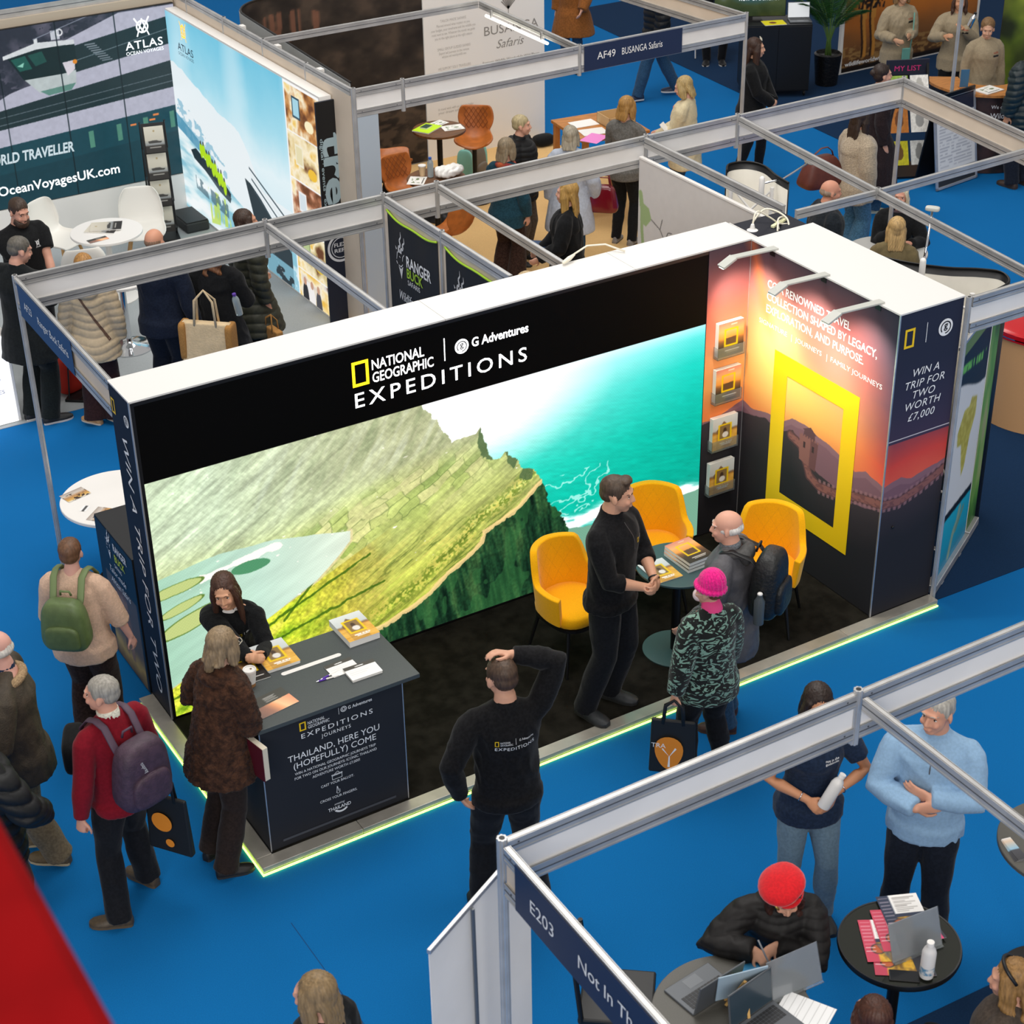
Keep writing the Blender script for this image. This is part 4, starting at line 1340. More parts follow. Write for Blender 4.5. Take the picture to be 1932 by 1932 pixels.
def monogram(cx, cy, s):
    out = ring_polys(cx, cy, s * .40, s * .52, 26)
    def bar(a, b, w):
        a, b = V(a), V(b); d = (b - a).normalized(); n = V((-d.y, d.x)) * w
        out.append([(cx + s * q.x, cy + s * q.y) for q in (a - n, b - n, b + n, a + n)])
    bar((-.62, .72), (.12, -.5), .06); bar((.62, .72), (-.12, -.5), .06)
    bar((-.5, -.75), (.02, .62), .05); bar((.5, -.75), (-.02, .62), .05)
    return out


shape2d('ship_monogram', monogram(-1.21, 2.18, .14), lo, (1, 0, 0), (0, 0, 1), SGLOW, sc_, .003)
structure(MB().box((-5.5, 9.37, 0), (-.80, 9.42, 2.47)).build('wall_back', mat('cream_wall', '#b9ab98', .6)))
structure(MB().box((-5.5, 9.30, 0), (-.83, 9.365, .42)).build('baseboard_back', WHITE))
rail('dark top rail above the ship screen', (-4.6, 9.44), (-.8, 9.44), 2.56, .09, ALU, None)


def lightbox(A, Y):
    # A from the far end (y 9.3) to the near end (y 5.43)
    y = 9.32 - A; Z = Y + .02
    n = fbm(A * 2.5, Z * 2.5, 3, 5); n2 = fbm(A * 9, Z * 9, 13) - .5
    img = ramp(np.clip((Z - .5) / 1.9 + .15 * (n - .5), 0, 1), [(0, '#cfeaf4'), (.35, '#e6f6fb'), (.6, '#a8dff0'), (1, '#6cc4e2')])
    shaft = .5 + .5 * np.sin(A * 4.2 + .6 * n)
    img = mixc(img, hexc('#eefaff'), np.clip((shaft - .55) * 1.2, 0, 1) * np.clip((Z - .8), 0, 1) * .8)
    mt = np.interp(A, [0, .3, .7, 1.3, 1.8, 2.0, 2.3], [1.75, 1.72, 1.62, 1.47, 1.42, 1.25, .9]) + .05 * n2
    put(img, Z < mt, '#eff6f9', .93)
    snow = np.interp(A, [0, .2, .5, .9, 1.3, 1.5], [1.30, 1.35, 1.22, 1.05, .9, .8]) + .12 * n2
    rock = (Z < snow) & (A < 1.4)
    put(img, rock * (fbm(A * 10, Z * 14, 23) > .48), '#8fc0d6', .8)
    mid = (Z < np.interp(A, [0, .4, .8, 1.1], [1.15, 1.05, .93, .8])) & (A < 1.05) & (Z > .8)
    put(img, mid, '#4d93b4', .8)
    sea = (Z < np.interp(A, [0, .3, 1.0, 1.5, 2.2], [.98, .92, .78, .60, .45]))
    sw = ramp(fbm(A * 2, Z * 9, 33, 4), [(.3, '#8fc8da'), (.5, '#d9f0f5'), (.7, '#f6fcfd')])
    img[sea] = sw[sea]
    # inflatable boat and its lime-coated crew
    put(img, inpoly(A, Z, [(.34, .80), (.50, .86), (.8, .78), (1.22, .70), (1.42, .60), (1.38, .48), (1.1, .54), (.72, .66), (.42, .72)]), '#26343c')
    put(img, inpoly(A, Z, [(.72, .66), (1.42, .55), (1.38, .48), (1.1, .53)]), '#44545c')
    for k in range(9):
        cx = .66 + k * .075; cz = .88 - k * .032 + .04 * (k % 2)
        put(img, np.hypot((A - cx) / .045, (Z - cz) / .09) < 1, '#b6e31a'); put(img, np.hypot((A - cx) / .018, (Z - cz - .09) / .025) < 1, '#3a3a30')
    put(img, sea & (A > .75) & (A < 1.35) & (Z < .48) & (Z > .05 + .2 * (A - .75)) & (vnoise(A * 28, Z * 5, 3) > .5), '#c6e25a', .8)
    put(img, sea & (A > .4) & (A < 1.3) & (Z < .56 - .1 * A) & (Z > .40 - .1 * A) & (n2 > 0), '#4d6a78', .7)
    # ship's bow
    bow = inpoly(A, Z, [(1.86, .92), (2.0, .90), (2.25, .80), (2.95, .42), (2.95, .02), (2.30, .02), (2.05, .45)])
    put(img, bow, '#2c3a42')
    for k in range(5):
        z0 = 1.06 - k * .05
        put(img, (np.abs(Z - (z0 - (A - 2.05) * (.34 + .03 * k))) < .012) & (A > 2.0 + .02 * k) & (A < 2.95), ['#3a4c56', '#e8eef0'][k % 2])
    for k in range(14): put(img, np.hypot(A - 2.3 - .03 * k, Z - .42 + .025 * k) < .006, '#d8e0e4')
    put(img, (Z < .25) & (A > 1.9) & (fbm(A * 5, Z * 9, 43) > .42), '#8cc7dc', .8)
    # cabin photographs
    ph = A > 3.06
    P = np.broadcast_to(hexc('#ffffff'), A.shape + (3,)).copy()
    w = A - 3.06
    row = np.floor((2.30 - Z) / .49 + w * 0); fz = (2.30 - Z) / .49 - row
    base = ['#c98a4a', '#e9d29a', '#b87a5a', '#d8c690', '#d9cfc8']
    for r_ in range(5):
        m = (row == r_)
        cc = ramp(fbm(w * 5 + r_ * 3, Z * 6, 50 + r_, 4), [(.25, '#6a3d20'), (.42, base[r_]), (.6, '#fff3d6'), (.8, '#f1c050')])
        P[m] = cc[m]
        put(P, m & (np.abs(w - .27) < .09) & (np.abs(fz - .45) < .22), ['#2e4a5c', '#f7f0d8', '#f4f4f4', '#8a9a6a', '#f3efec'][r_])
        put(P, m & (np.abs(w - .27) < .07) & (np.abs(fz - .45) < .18), ['#a9d8e8', '#eadfb4', '#d8e4ea', '#b9c890', '#f3efec'][r_])
        if r_ == 4:
            for x_, c_ in ((.17, '#2a2a30'), (.33, '#f6f2f0'), (.48, '#4a4a52')):
                put(P, m & (np.hypot((w - x_) / .07, (fz - .62) / .33) < 1), c_); put(P, m & (np.hypot((w - x_) / .035, (fz - .25) / .09) < 1), '#c99a80')
        elif r_ != 4:
            put(P, m & (np.hypot((w - .55) / .1, (fz - .7) / .12) < 1), ['#fff2c8', '#f2c23a', '#c46a4a', '#e0c040'][r_])
    put(P, (fz < .03), '#fdfdfd')
    put(P, w < .03, '#fdfdfd')
    img[ph] = P[ph]
    return img


lb = thing('lightbox_wall', 'tall glowing lightbox with polar sea, inflatable boat and ship bow', 'lightbox', (0, 0, 0))
MB().box((-.925, 5.43, .008), (-.80, 9.31, 2.34)).build('frame', WHITE, lb)
picture('picture', (-.929, 9.31, .03), (0, -1, 0), (0, 0, 1), 3.86, 2.29, 560, 330, lightbox, LIGHTBOX, lb)
U9 = (0, -1, 0)
lbo = (-.932, 9.31, 0)
shape2d('monogram', monogram(.50, 2.19, .14), lbo, U9, (0, 0, 1), mat('lit_gold', '#f6c13a', .5, emit=.9), lb, .002)
lettering('lettering', [('ATLAS', .30, 1.955, .12, dict(w=.44, bold=.008)), ('OCEAN VOYAGES', .30, 1.90, .05, dict(w=.44))], lbo, U9, (0, 0, 1), mat('lit_navy', '#16405a', .5), lb, .003)

fx = thing('totem_banner', 'tall dark navy totem with big silver letters at the lightbox end', 'banner', (-.99, 5.40, .008))
MB().box((0, -.012, 0), (.325, .012, 2.30)).build('board', mat('deep_navy_totem', '#121a2c', .55), fx, bevel=.002)
MB().box((.002, -.0135, .95), (.323, -.0121, 2.298)).build('black_top', mat('black_print', '#0c0c0d', .5), fx)
SIL = mat('silver_print', '#9fb3b8', .45)
lettering('lettering', [('tree', -1.98, .055, .33, dict(w=1.0, bold=.03))], (0, -.0135, 0), (0, 0, -1), (1, 0, 0), SIL, fx, .002)
lettering('small_lettering', [('digital · events · exhibitions', -1.94, .022, .05, dict(w=1.0, bold=.01))], (0, -.0135, 0), (0, 0, -1), (1, 0, 0), SIL, fx, .002)
fo = (0, -.012, 0)
shape2d('round_seal', ring_polys(.17, .80, .125, .15, 32) + ring_polys(.17, .80, .10, .108, 32), fo, (1, 0, 0), (0, 0, 1), GREY_INK, fx, .002)
lettering('seal_lettering', [('FLEXI', .095, .815, .055, dict(w=.15, bold=.02)), ('REPS', .095, .755, .055, dict(w=.15, bold=.02))], fo, (1, 0, 0), (0, 0, 1), GREY_INK, fx, .002)

# white glowing counter cut by the left edge
wc = thing('white_counter', 'white glowing counter with navy lettering cut by the left edge', 'counter', (-5.0, 5.03, .008))
MB().box((0, .04, 0), (.69, .50, .87)).build('body', WHITE, wc, bevel=.004)
MB().box((0, .03, .01), (.66, .04, .86)).build('lit_front', mat('lit_white_front', '#fdfdff', .4, emit=1.1), wc)
lettering('lettering', [('ATLAS', .16, .43, .16, dict(w=.40)), ('OCEAN VOYAGES', .10, .31, .055, dict(w=.48))], (0, .03, 0), (1, 0, 0), (0, 0, 1), mat('slate_blue_ink', '#3a4a8a', .5), wc)

# ------------------------------------------------------------------ safari stand of the far row: photo wall and white wall
def dirt(A, Y):
    img = ramp(fbm(A * 4, Y * 6, 3, 5), [(.25, '#1c1512'), (.5, '#2e2620'), (.75, '#4a3d33')])
    put(img, (Y < .75) * (fbm(A * 9, Y * 22, 9, 4) > .5), '#5a4a3c', .7)
    put(img, (np.hypot((A - 1.75) / .5, (Y - 1.95) / .18) < 1) & (vnoise(A * 30, Y * 4, 6) > .55), '#8a5a45', .7)
    return img


pw = thing('photo_wall', 'dark brown photographic pop-up wall curving round the far stand', 'display wall', (0, 0, 0))
pts = [(2.2, 9.10), (1.2, 9.12), (.25, 9.10)] + [(.25 - .55 * math.sin(a), 8.55 + .55 * math.cos(a)) for a in np.linspace(.15, PI / 2, 8)] + [(-.36, 7.4), (-.42, 6.3), (-.45, 5.7)]
ln = np.cumsum([0] + [math.dist(a, b) for a, b in zip(pts[:-1], pts[1:])])
o = picture('photo_print', (0, 0, .02), (1, 0, 0), (0, 0, 1), float(ln[-1]), 2.3, 300, 130, dirt, PRINT_MATT, pw, flip=True)
co = np.empty(len(o.data.vertices) * 3, np.float32); o.data.vertices.foreach_get('co', co); co = co.reshape(-1, 3)
s_ = co[:, 0].copy(); co[:, 0] = np.interp(s_, ln, [p[0] for p in pts]); co[:, 1] = np.interp(s_, ln, [p[1] for p in pts])
o.data.vertices.foreach_set('co', co.reshape(-1)); o.data.update()
mb = MB()
for i in range(len(pts) - 1):
    (x0, y0), (x1, y1) = pts[i], pts[i + 1]
    d = V((x1 - x0, y1 - y0, 0)).normalized(); n = V((d.y, -d.x, 0)) * .012
    mb.add([V((x0, y0, .01)) + n * .3, V((x1, y1, .01)) + n * .3, V((x1, y1, .01)) + n * 1.3, V((x0, y0, .01)) + n * 1.3, V((x0, y0, 2.325)) + n * .3, V((x1, y1, 2.325)) + n * .3, V((x1, y1, 2.325)) + n * 1.3, V((x0, y0, 2.325)) + n * 1.3],
           [(0, 3, 2, 1), (4, 5, 6, 7), (0, 1, 5, 4), (1, 2, 6, 5), (2, 3, 7, 6), (3, 0, 4, 7)])
mb.build('backing', mat('popup_grey', '#a3a9ad', .6), pw)
MB().tube([(a, b, 2.33) for a, b in pts], .012, 8).build('top_strip', BLACK, pw)
for y in (8.2, 7.3, 6.3): MB().box((-.56, y - .04, 1.9), (-.46, y + .04, 2.33)).build('magnet_bar', WHITE, pw)
bw = thing('white_safari_wall', 'white printed wall with grey safari lettering behind the tan stools', 'display wall', (0, 0, 0))
MB().box((2.21, 9.10, .0), (3.92, 9.14, 2.5)).build('panel', WHITE, bw)
INK = mat('soft_grey_ink', '#8f8b86', .7)
bo = (0, 9.10, 0)
lettering('lettering', [('BUSANGA', 3.05, 1.44, .16, dict(w=.78)), ('Safaris', 3.22, 1.26, .15, dict(w=.40, shear=.35)), ('Fantastic Wildlife Wonderfully Wild Places', 3.02, 1.09, .05, dict(w=.82)),
                                ('BusangaSafaris.com', 2.36, .28, .085, dict(w=.75)), ('TAILOR MADE', 2.36, 2.02, .09)], bo, (1, 0, 0), (0, 0, 1), INK, bw)
LI = mat('pale_grey_ink_lines', '#b3afaa', .7)
lettering('fine_print', [(s, 2.62, z, .045, dict(align='CENTER', w=w_)) for s, z, w_ in (
    ('TAILOR MADE SAFARIS', 1.70, .36), ('Planned around what matters to you', 1.645, .46), ('your budget, your timeframe and the wildlife you', 1.595, .62), ('most want to see. Whatever the month we guide', 1.545, .60), ('you to the right places at the right season', 1.495, .52),
    ('SMALL GROUP GUIDED SAFARIS', 1.36, .46), ('Expert led journeys to the remote', 1.31, .42), ('wild places with rewarding wildlife views', 1.265, .34),
    ('WE SUPPORT SOLO TRAVELLERS', 1.12, .46), ('We look for ways to reduce or remove', 1.07, .46), ('single supplements whenever we can', 1.025, .4), ('A travel wish with us plans to make', .62, .5), ('your dream safari a reality', .575, .5))], bo, (1, 0, 0), (0, 0, 1), LI, bw)
tm = []
for a in np.linspace(.25, PI - .25, 9):
    tm.append([(3.40 + .005, 1.72), (3.40 + .10 * math.cos(a) + .012, 1.80 + .10 * math.sin(a)), (3.40 + .10 * math.cos(a) - .012, 1.80 + .10 * math.sin(a)), (3.395, 1.72)])
tm += [[(3.395, 1.60), (3.405, 1.60), (3.405, 1.74), (3.395, 1.74)]]
shape2d('tree_mark', tm, bo, (1, 0, 0), (0, 0, 1), INK, bw, .003)
# ------------------------------------------------------------------ people
def remesh(mb, vox, smooth=4, fac=.5):
    """fuse overlapping closed solids into one continuous skin; returns numpy verts, quads"""
    me = bpy.data.meshes.new('t')
    me.from_pydata(mb.v, [], mb.f)
    o = bpy.data.objects.new('t', me)
    COL.objects.link(o)
    r = o.modifiers.new('r', 'REMESH'); r.mode = 'VOXEL'; r.voxel_size = vox; r.adaptivity = 0
    if smooth:
        s = o.modifiers.new('s', 'SMOOTH'); s.factor = fac; s.iterations = smooth
    dg = bpy.context.evaluated_depsgraph_get()
    m2 = bpy.data.meshes.new_from_object(o.evaluated_get(dg))
    nv = len(m2.vertices)
    co = np.empty(nv * 3, np.float32); m2.vertices.foreach_get('co', co); co = co.reshape(-1, 3).astype(float)
    no = np.empty(nv * 3, np.float32); m2.vertices.foreach_get('normal', no); no = no.reshape(-1, 3).astype(float)
    nf = len(m2.polygons)
    lt = np.empty(nf, np.int32); m2.polygons.foreach_get('loop_total', lt)
    vi = np.empty(int(lt.sum()), np.int32); m2.loops.foreach_get('vertex_index', vi)
    if (lt == 4).all():
        F = vi.reshape(-1, 4)
    else:
        st = np.concatenate([[0], np.cumsum(lt)])
        F = [tuple(vi[st[i]:st[i + 1]]) for i in range(nf)]
    bpy.data.objects.remove(o); bpy.data.meshes.remove(me); bpy.data.meshes.remove(m2)
    return co, no, F


def skin_obj(name, co, F, m, parent, col=None):
    me = bpy.data.meshes.new(name)
    F = np.asarray(F, np.int32)
    me.vertices.add(len(co)); me.vertices.foreach_set('co', co.reshape(-1).astype(np.float32))
    me.loops.add(F.size); me.polygons.add(len(F))
    me.loops.foreach_set('vertex_index', F.reshape(-1))
    me.polygons.foreach_set('loop_start', (np.arange(len(F)) * F.shape[1]).astype(np.int32))
    me.polygons.foreach_set('use_smooth', np.ones(len(F), bool))
    me.update(calc_edges=True)
    if col is not None:
        at = me.color_attributes.new('Col', 'FLOAT_COLOR', 'POINT')
        c = np.ones((len(co), 4), np.float32); c[:, :3] = col
        at.data.foreach_set('color', c.reshape(-1))
    me.materials.append(m)
    o = bpy.data.objects.new(name, me)
    COL.objects.link(o); o.parent = parent
    return o


def wav(co, k, seed, n=5):
    """smooth pseudo-random field from summed sines, k = (kx,ky,kz) typical wave numbers"""
    r = np.random.default_rng(seed)
    f = 0
    for _ in range(n):
        d = r.normal(size=3) * np.array(k)
        f = f + np.sin(co @ d + r.uniform(0, 6.28))
    return f / n


def ik(a, b, l1, l2, pole):
    a, b = V(a), V(b)
    d = b - a
    L = min(d.length, (l1 + l2) * .999)
    d.normalize()
    b = a + d * L
    x = (l1 * l1 - l2 * l2 + L * L) / (2 * L)
    h = math.sqrt(max(l1 * l1 - x * x, 1e-8))
    p = V(pole); p = p - d * p.dot(d)
    if p.length < 1e-5: p = V((0, -1, 0)) - d * d.y * -1
    p.normalize()
    return a + d * x + p * h, b


FAB = {}


def cloth(name, color, **kw):
    kw.setdefault('rough', .9); kw.setdefault('var', .16); kw.setdefault('scale', 60); kw.setdefault('bump', .25); kw.setdefault('bscale', 350); kw.setdefault('spec', .2)
    kw.setdefault('sheen', .1)
    return mat(name, color, **kw)


def hand_mb(mb, W, d, n, s=1, curl=.5, spread=.12, thumb=.6, side=1):
    """palm, four fingers and a thumb from wrist W along d, palm facing n; side=+1 puts the thumb towards +(d x n)"""
    d = d.normalized(); n = (n - d * n.dot(d)).normalized()
    x = d.cross(n) * side
    K = W + d * .085 * s
    mb.rtube([W - d * .015 * s, W + d * .035 * s, K], [(.024 * s, .019 * s), (.036 * s, .016 * s), (.038 * s, .013 * s)], 12, up=n)
    for k, (ln, off) in enumerate(((.070, .028), (.078, .0095), (.073, -.0095), (.058, -.027))):
        a = spread * (1.3 - k) * .5
        dr = (d + x * a).normalized()
        p = K + x * off * s - d * (.008 * s if k in (0, 3) else 0) * 1
        pts = [p - dr * .015 * s, p]
        ang = 0
        for j, fr in enumerate((.42, .32, .26)):
            ang += curl * (.75 if j == 0 else 1.0)
            e = dr * math.cos(ang) + n * math.sin(ang)
            pts.append(pts[-1] + e * ln * fr * s)
        mb.rtube(pts, [.0095 * s, .0098 * s, .0088 * s, .008 * s, .0068 * s], 8)
    b = W + d * .022 * s + x * .026 * s
    t1 = b + (d * .65 + x * .75 + n * .35 * thumb).normalized() * .040 * s
    t2 = t1 + (d * .9 + x * .25 + n * .55 * thumb).normalized() * .030 * s
    t3 = t2 + (d * .95 + n * .5 * thumb - x * .1).normalized() * .022 * s
    mb.rtube([b - x * .01 * s, b, t1, t2, t3], [.013 * s, .0135 * s, .0112 * s, .0098 * s, .008 * s], 8)


HAIRM = {}


def hair_mat(c):
    if c not in HAIRM:
        HAIRM[c] = mat('hair_' + c.strip('#'), c, .5, var=.3, scale=70, bump=.2, bscale=160, stretch=(1, 1, .12), spec=.45, pos=(.3, .7))
    return HAIRM[c]


def person(label, x, y, face, h=1.7, base=0., w=1., fem=False, lean=0., side=0., twist=0., head=(0, 0, 0), hl=None, hr=None, el=None, er=None,
           fl=(-.10, .0), fr=(.10, .0), kl=None, kr=None, pz=None, skin='#d9a384', hair=('short', '#3a2a20'), top=None, legs=None, shoes='#151515', vox=.0085,
           handl={}, handr={}, extra=None, eyes=True, inner=None, cut=None, beard=None, group=None, rz=None, sole='#2a2a2a', foot=0., fyl=.12, fyr=-.12, feet=True, hlw=None, hrw=None, fw=None):
    """face: 0 looks away from the balcony, 90 to the picture's right, 180 towards it; all pose points in a 1.75 m body frame
       (x to the person's right, y forward, z up)"""
    k = h / 1.75
    if rz is None: rz = math.radians(-30.87 - face)
    root = thing('person', label, 'person', (x, y, base), rz, group)

    def loc(p):  # a point of the hall -> this person's body frame
        dx, dy = p[0] - x, p[1] - y
        c, s_ = math.cos(rz), math.sin(rz)
        return ((dx * c + dy * s_) / k, (-dx * s_ + dy * c) / k, ((p[2] if len(p) > 2 else base) - base) / k)
    if hlw: hl = loc(hlw)
    if hrw: hr = loc(hrw)
    if fw: fl, fr = loc(fw[0])[:2], loc(fw[1])[:2]
    pz = .95 if pz is None else pz
    R = Euler((-lean, side, 0)).to_matrix() @ Euler((0, 0, twist)).to_matrix()
    P = V((0, 0, pz))

    def T(p):  # torso frame -> body frame; p.z measured from the pelvis, bending grows over the lower back
        p = V(p)
        z = p.z
        if z <= 0: return P + p
        f = min(1, z / .22)
        Rz_ = Euler((-lean * (f * .5 + .5 * min(1, z / .4)), side * f, 0)).to_matrix() @ Euler((0, 0, twist * f)).to_matrix()
        return P + Rz_ @ p
    bx = w * (0.93 if fem else 1.0)
    sh = (.158 if fem else .182) * (1 + (w - 1) * .5)
    S = {-1: T((-sh, -.005, .458)), 1: T((sh, -.005, .458))}
    if fem:
        secs = [(-.13, .09, .085, 0), (-.08, .160, .118, -.012), (-.02, .172, .122, -.012), (.06, .155, .108, -.004), (.16, .128, .096, .002), (.24, .130, .098, .008),
                (.32, .148, .122, .018), (.38, .152, .118, .014), (.44, .150, .095, 0), (.49, .115, .075, -.012), (.535, .062, .060, -.014), (.60, .050, .053, -.004)]
    else:
        secs = [(-.13, .09, .085, 0), (-.08, .152, .112, -.008), (-.02, .160, .116, -.006), (.06, .152, .110, 0), (.16, .145, .106, .004), (.24, .150, .110, .008),
                (.32, .166, .120, .008), (.39, .176, .120, .004), (.45, .168, .100, -.004), (.495, .125, .078, -.012), (.54, .066, .064, -.014), (.60, .056, .058, -.004)]
    secs = [(z, rx * bx if z < .5 else rx, ry * w if z < .45 else ry, yo) for z, rx, ry, yo in secs]
    body = MB()
    body.tube([T((0, yo, z)) for z, rx, ry, yo in secs], [(rx, ry) for z, rx, ry, yo in secs], 20, up=R @ V((0, 1, 0)))
    # head ------------------------------------------------------------
    NK = T((0, .0, .585))
    HR = (Euler((-lean, side, 0)).to_matrix() @ Euler((0, 0, twist)).to_matrix()) if abs(lean) + abs(side) + abs(twist) > 0 else M4.Identity(3)
    HR = Euler((-lean * .75, side * .8, 0)).to_matrix() @ Euler((0, 0, twist + head[0])).to_matrix() @ Euler((-head[1], head[2], 0)).to_matrix()
    HC = NK + HR @ V((0, .018, .098))
    hs = .97 if fem else 1.0

    def H(p):
        return HC + HR @ (V(p) * hs)
    body.rtube([T((0, -.012, .50)), NK, H((0, -.012, -.03))], [(.062, .060) if not fem else (.052, .052), (.055, .057) if not fem else (.047, .050), (.052, .056) if not fem else (.045, .050)], 14)
    Hq = HR
    body.ell(H((0, -.014, .026)), (.076 * hs, .097 * hs, .088 * hs), Hq)
    body.ell(H((0, .026, -.030)), (.063 * hs, .066 * hs, .082 * hs), Hq)
    body.ell(H((0, .050, -.088)), (.036 * hs, .034 * hs, .027 * hs), Hq)
    body.ell(H((0, .080, .030)), (.052 * hs, .014 * hs, .012 * hs), Hq)
    body.rtube([H((0, .088, .010)), H((0, .099, -.010)), H((0, .104, -.028))], [.008, .010, .0130], 10)
    body.ell(H((0, .092, -.064)), (.023, .0095, .010), Hq)
    for s in (-1, 1):
        body.ell(H((s * .036, .070, -.032)), (.021, .020, .020), Hq)
        body.ell(H((s * .014, .093, -.033)), (.008, .008, .007), Hq)
        body.ell(H((s * .078, -.008, -.012)), (.010, .020, .032), Hq @ Euler((.2, 0, s * -.35)).to_matrix(), 12, 8)
    for s in (-1, 1):
        body.rtube([T((s * .015, -.016, .525)), T((s * sh * .45, -.014, .490)), S[s] + V((-s * .012, 0, -.004))], [.046, .044, .046], 12)
    # arms ------------------------------------------------------------
    L1, L2 = .29, .255
    arms = {}
    for s, tgt, pole, hd in ((-1, hl, el, handl), (1, hr, er, handr)):
        if tgt is None: tgt = (s * (sh + .075), .03, pz - .075)
        if pole is None: pole = (s * .6, -1, -.25)
        E, Wp = ik(S[s], tgt, L1, L2, pole)
        arms[s] = (S[s], E, Wp)
        aw = (.9 if fem else 1.) * (1 + (w - 1) * .6)
        body.rtube([S[s] + V((-s * .02, 0, -.006)), S[s].lerp(E, .25), S[s].lerp(E, .6), E, E.lerp(Wp, .3), E.lerp(Wp, .7), Wp],
                   [.052 * aw, .050 * aw, .044 * aw, .037 * aw, .040 * aw, .030 * aw, (.027 * aw, .022 * aw)], 12)
        d = V(hd['d']) if 'd' in hd else (Wp - E)
        n = V(hd['n']) if 'n' in hd else V((-s, .25, -.1))
        hand_mb(body, Wp, d, n, .92 if fem else 1., hd.get('curl', .38), hd.get('spread', .1), hd.get('thumb', .6), hd.get('side', -s))
    # legs ------------------------------------------------------------
    LG = {}
    for s, f, pole, fy in ((-1, fl, kl, fyl), (1, fr, kr, fyr)):
        A = V((f[0], f[1], (f[2] if len(f) > 2 else 0) + .085))
        Hp = P + V((s * (.076 + .008 * w), 0, -.03))
        Kn, A2 = ik(Hp, A, .43, .425, pole or (0, 1, 0))
        if (A2 - A).length > .004: A2 = A2
        LG[s] = (Hp, Kn, A2, fy)
        lw = w if not fem else w * 1.02
        body.rtube([Hp, Hp.lerp(Kn, .35), Hp.lerp(Kn, .75), Kn, Kn.lerp(A2, .3), Kn.lerp(A2, .7), A2],
                   [.078 * lw, .076 * lw, .060 * lw, .050 * lw, .053 * lw, .038 * lw, .034], 14)
        if feet:
            Fm = Euler((0, 0, fy)).to_matrix()
            zb = A2.z - .085
            body.rtube([A2 + Fm @ V((0, -.03, -.045)), A2 + Fm @ V((0, .06, -.052)), A2 + Fm @ V((0, .13, -.06))], [(.028, .026), (.033, .022), (.028, .014)], 10, up=(0, 0, 1))
    co, no, F = remesh(body, vox, 3, .5)
    # skin colouring: lips, cheeks, brows stay part of the face's own colour
    base_c = np.array(lin(skin))
    col = np.tile(base_c, (len(co), 1))
    HRn = np.array(HR); hc = np.array(HC)
    q = (co - hc) @ HRn / hs
    def blob(c, r, colr, a):
        e = np.sqrt((((q - np.array(c)) / np.array(r)) ** 2).sum(1))
        t = np.clip(1.35 - e, 0, 1)[:, None] * a
        col[:] = col * (1 - t) + np.array(lin(colr)) * t
    blob((0, .098, -.065), (.020, .016, .0065), '#b5606a' if fem else '#b57468', .6 if vox < .009 else .2)
    for s in (-1, 1):
        blob((s * .042, .075, -.03), (.022, .03, .020), '#dc8f7c', .25)
    if hair[0] in ('bald', 'ring') or beard == 'stubble':
        pass
    if beard == 'stubble':
        e = (q[:, 1] > .0) & (q[:, 2] < -.05) & (q[:, 2] > -.13)
        col[e] = col[e] * .72 + np.array(lin('#8c7a70')) * .28
    body_ob = skin_obj('body', co * k, F, SKIN, root, col)
    tree = BVHTree.FromPolygons([tuple(v) for v in co[:]], [tuple(int(i) for i in f) for f in F]) if eyes else None
    if eyes:
        hc_ = hair[1]
        for s in (-1, 1):
            hit = tree.ray_cast(H((s * .031, .25, .004)), HR @ V((0, -1, 0)))
            if hit[0] is not None:
                c = hit[0] + HR @ V((0, -.0012, 0))
                em = MB()
                em.mat(0).ell(c, (.0135, .0035, .0064), HR, 12, 8)
                em.mat(1).ell(c + HR @ V((0, .0018, 0)), (.0058, .0032, .0058), HR, 10, 6)
                em.mat(1).ell(c + HR @ V((0, .0006, .0058)), (.0138, .0038, .0015), HR, 10, 6)
                em.v = [tuple(np.array(v) * k) for v in em.v]
                em.build('eye', [mat('eye_white', '#e8e2da', .3), mat('eye_dark', '#2b2019', .25)], body_ob, smooth=180)
            pts = []
            for u, v in ((.014, .0300), (.026, .0335), (.038, .0325), (.047, .0270)):
                hit = tree.ray_cast(H((s * u, .25, v)), HR @ V((0, -1, 0)))
                if hit[0] is not None: pts.append(hit[0] * k)
            if len(pts) > 2: MB().rtube(pts, [.0016, .0024, .0020, .0012] if fem else [.0024, .0034, .0030, .0016], 6).build('eyebrow', mat('brow_' + hc_.strip('#'), hc_, .8), body_ob, smooth=180)
    # ---------------------------------------------------------------- clothes
    out = dict(loc=loc, root=root, T=T, H=H, HR=HR, S=S, arms=arms, P=P, k=k, LG=LG)

    def finish(name, mb, m, vox=.010, sm=4, fold=.004, fk=(14, 14, 9), puff=None, seed=1, fuzz=0., up_=None, smf=.5, post=None):
        co, no, F = remesh(mb, vox, sm, smf)
        if post: co = post(co)
        if puff:
            z = co[:, 2] + .012 * np.sin(co[:, 0] * 17 + 1) + .010 * np.sin(co[:, 1] * 15)
            co = co + no * ((np.abs(np.sin(PI * z / puff[0])) ** .55 - .75) * puff[1])[:, None]
        if fold:
            w1 = wav(co, fk, seed); w2 = wav(co + .05 * w1[:, None], (30, 30, 16), seed + 3)
            co = co + no * (fold * (1.2 * w1 + 1.1 * (1 - 2 * np.abs(w2)) * np.clip(.6 + wav(co, (7, 7, 7), seed + 5), 0, 1.4)))[:, None]
        if fuzz:
            r = np.random.default_rng(seed)
            co = co + no * (fuzz * (wav(co, (90, 90, 60), seed + 9, 7) + .5 * r.normal(size=len(co))))[:, None]
        o = skin_obj(name, co * k, F, m, root)
        return o, co, F

    sd = int(abs(x * 131 + y * 57) * 10) % 9973
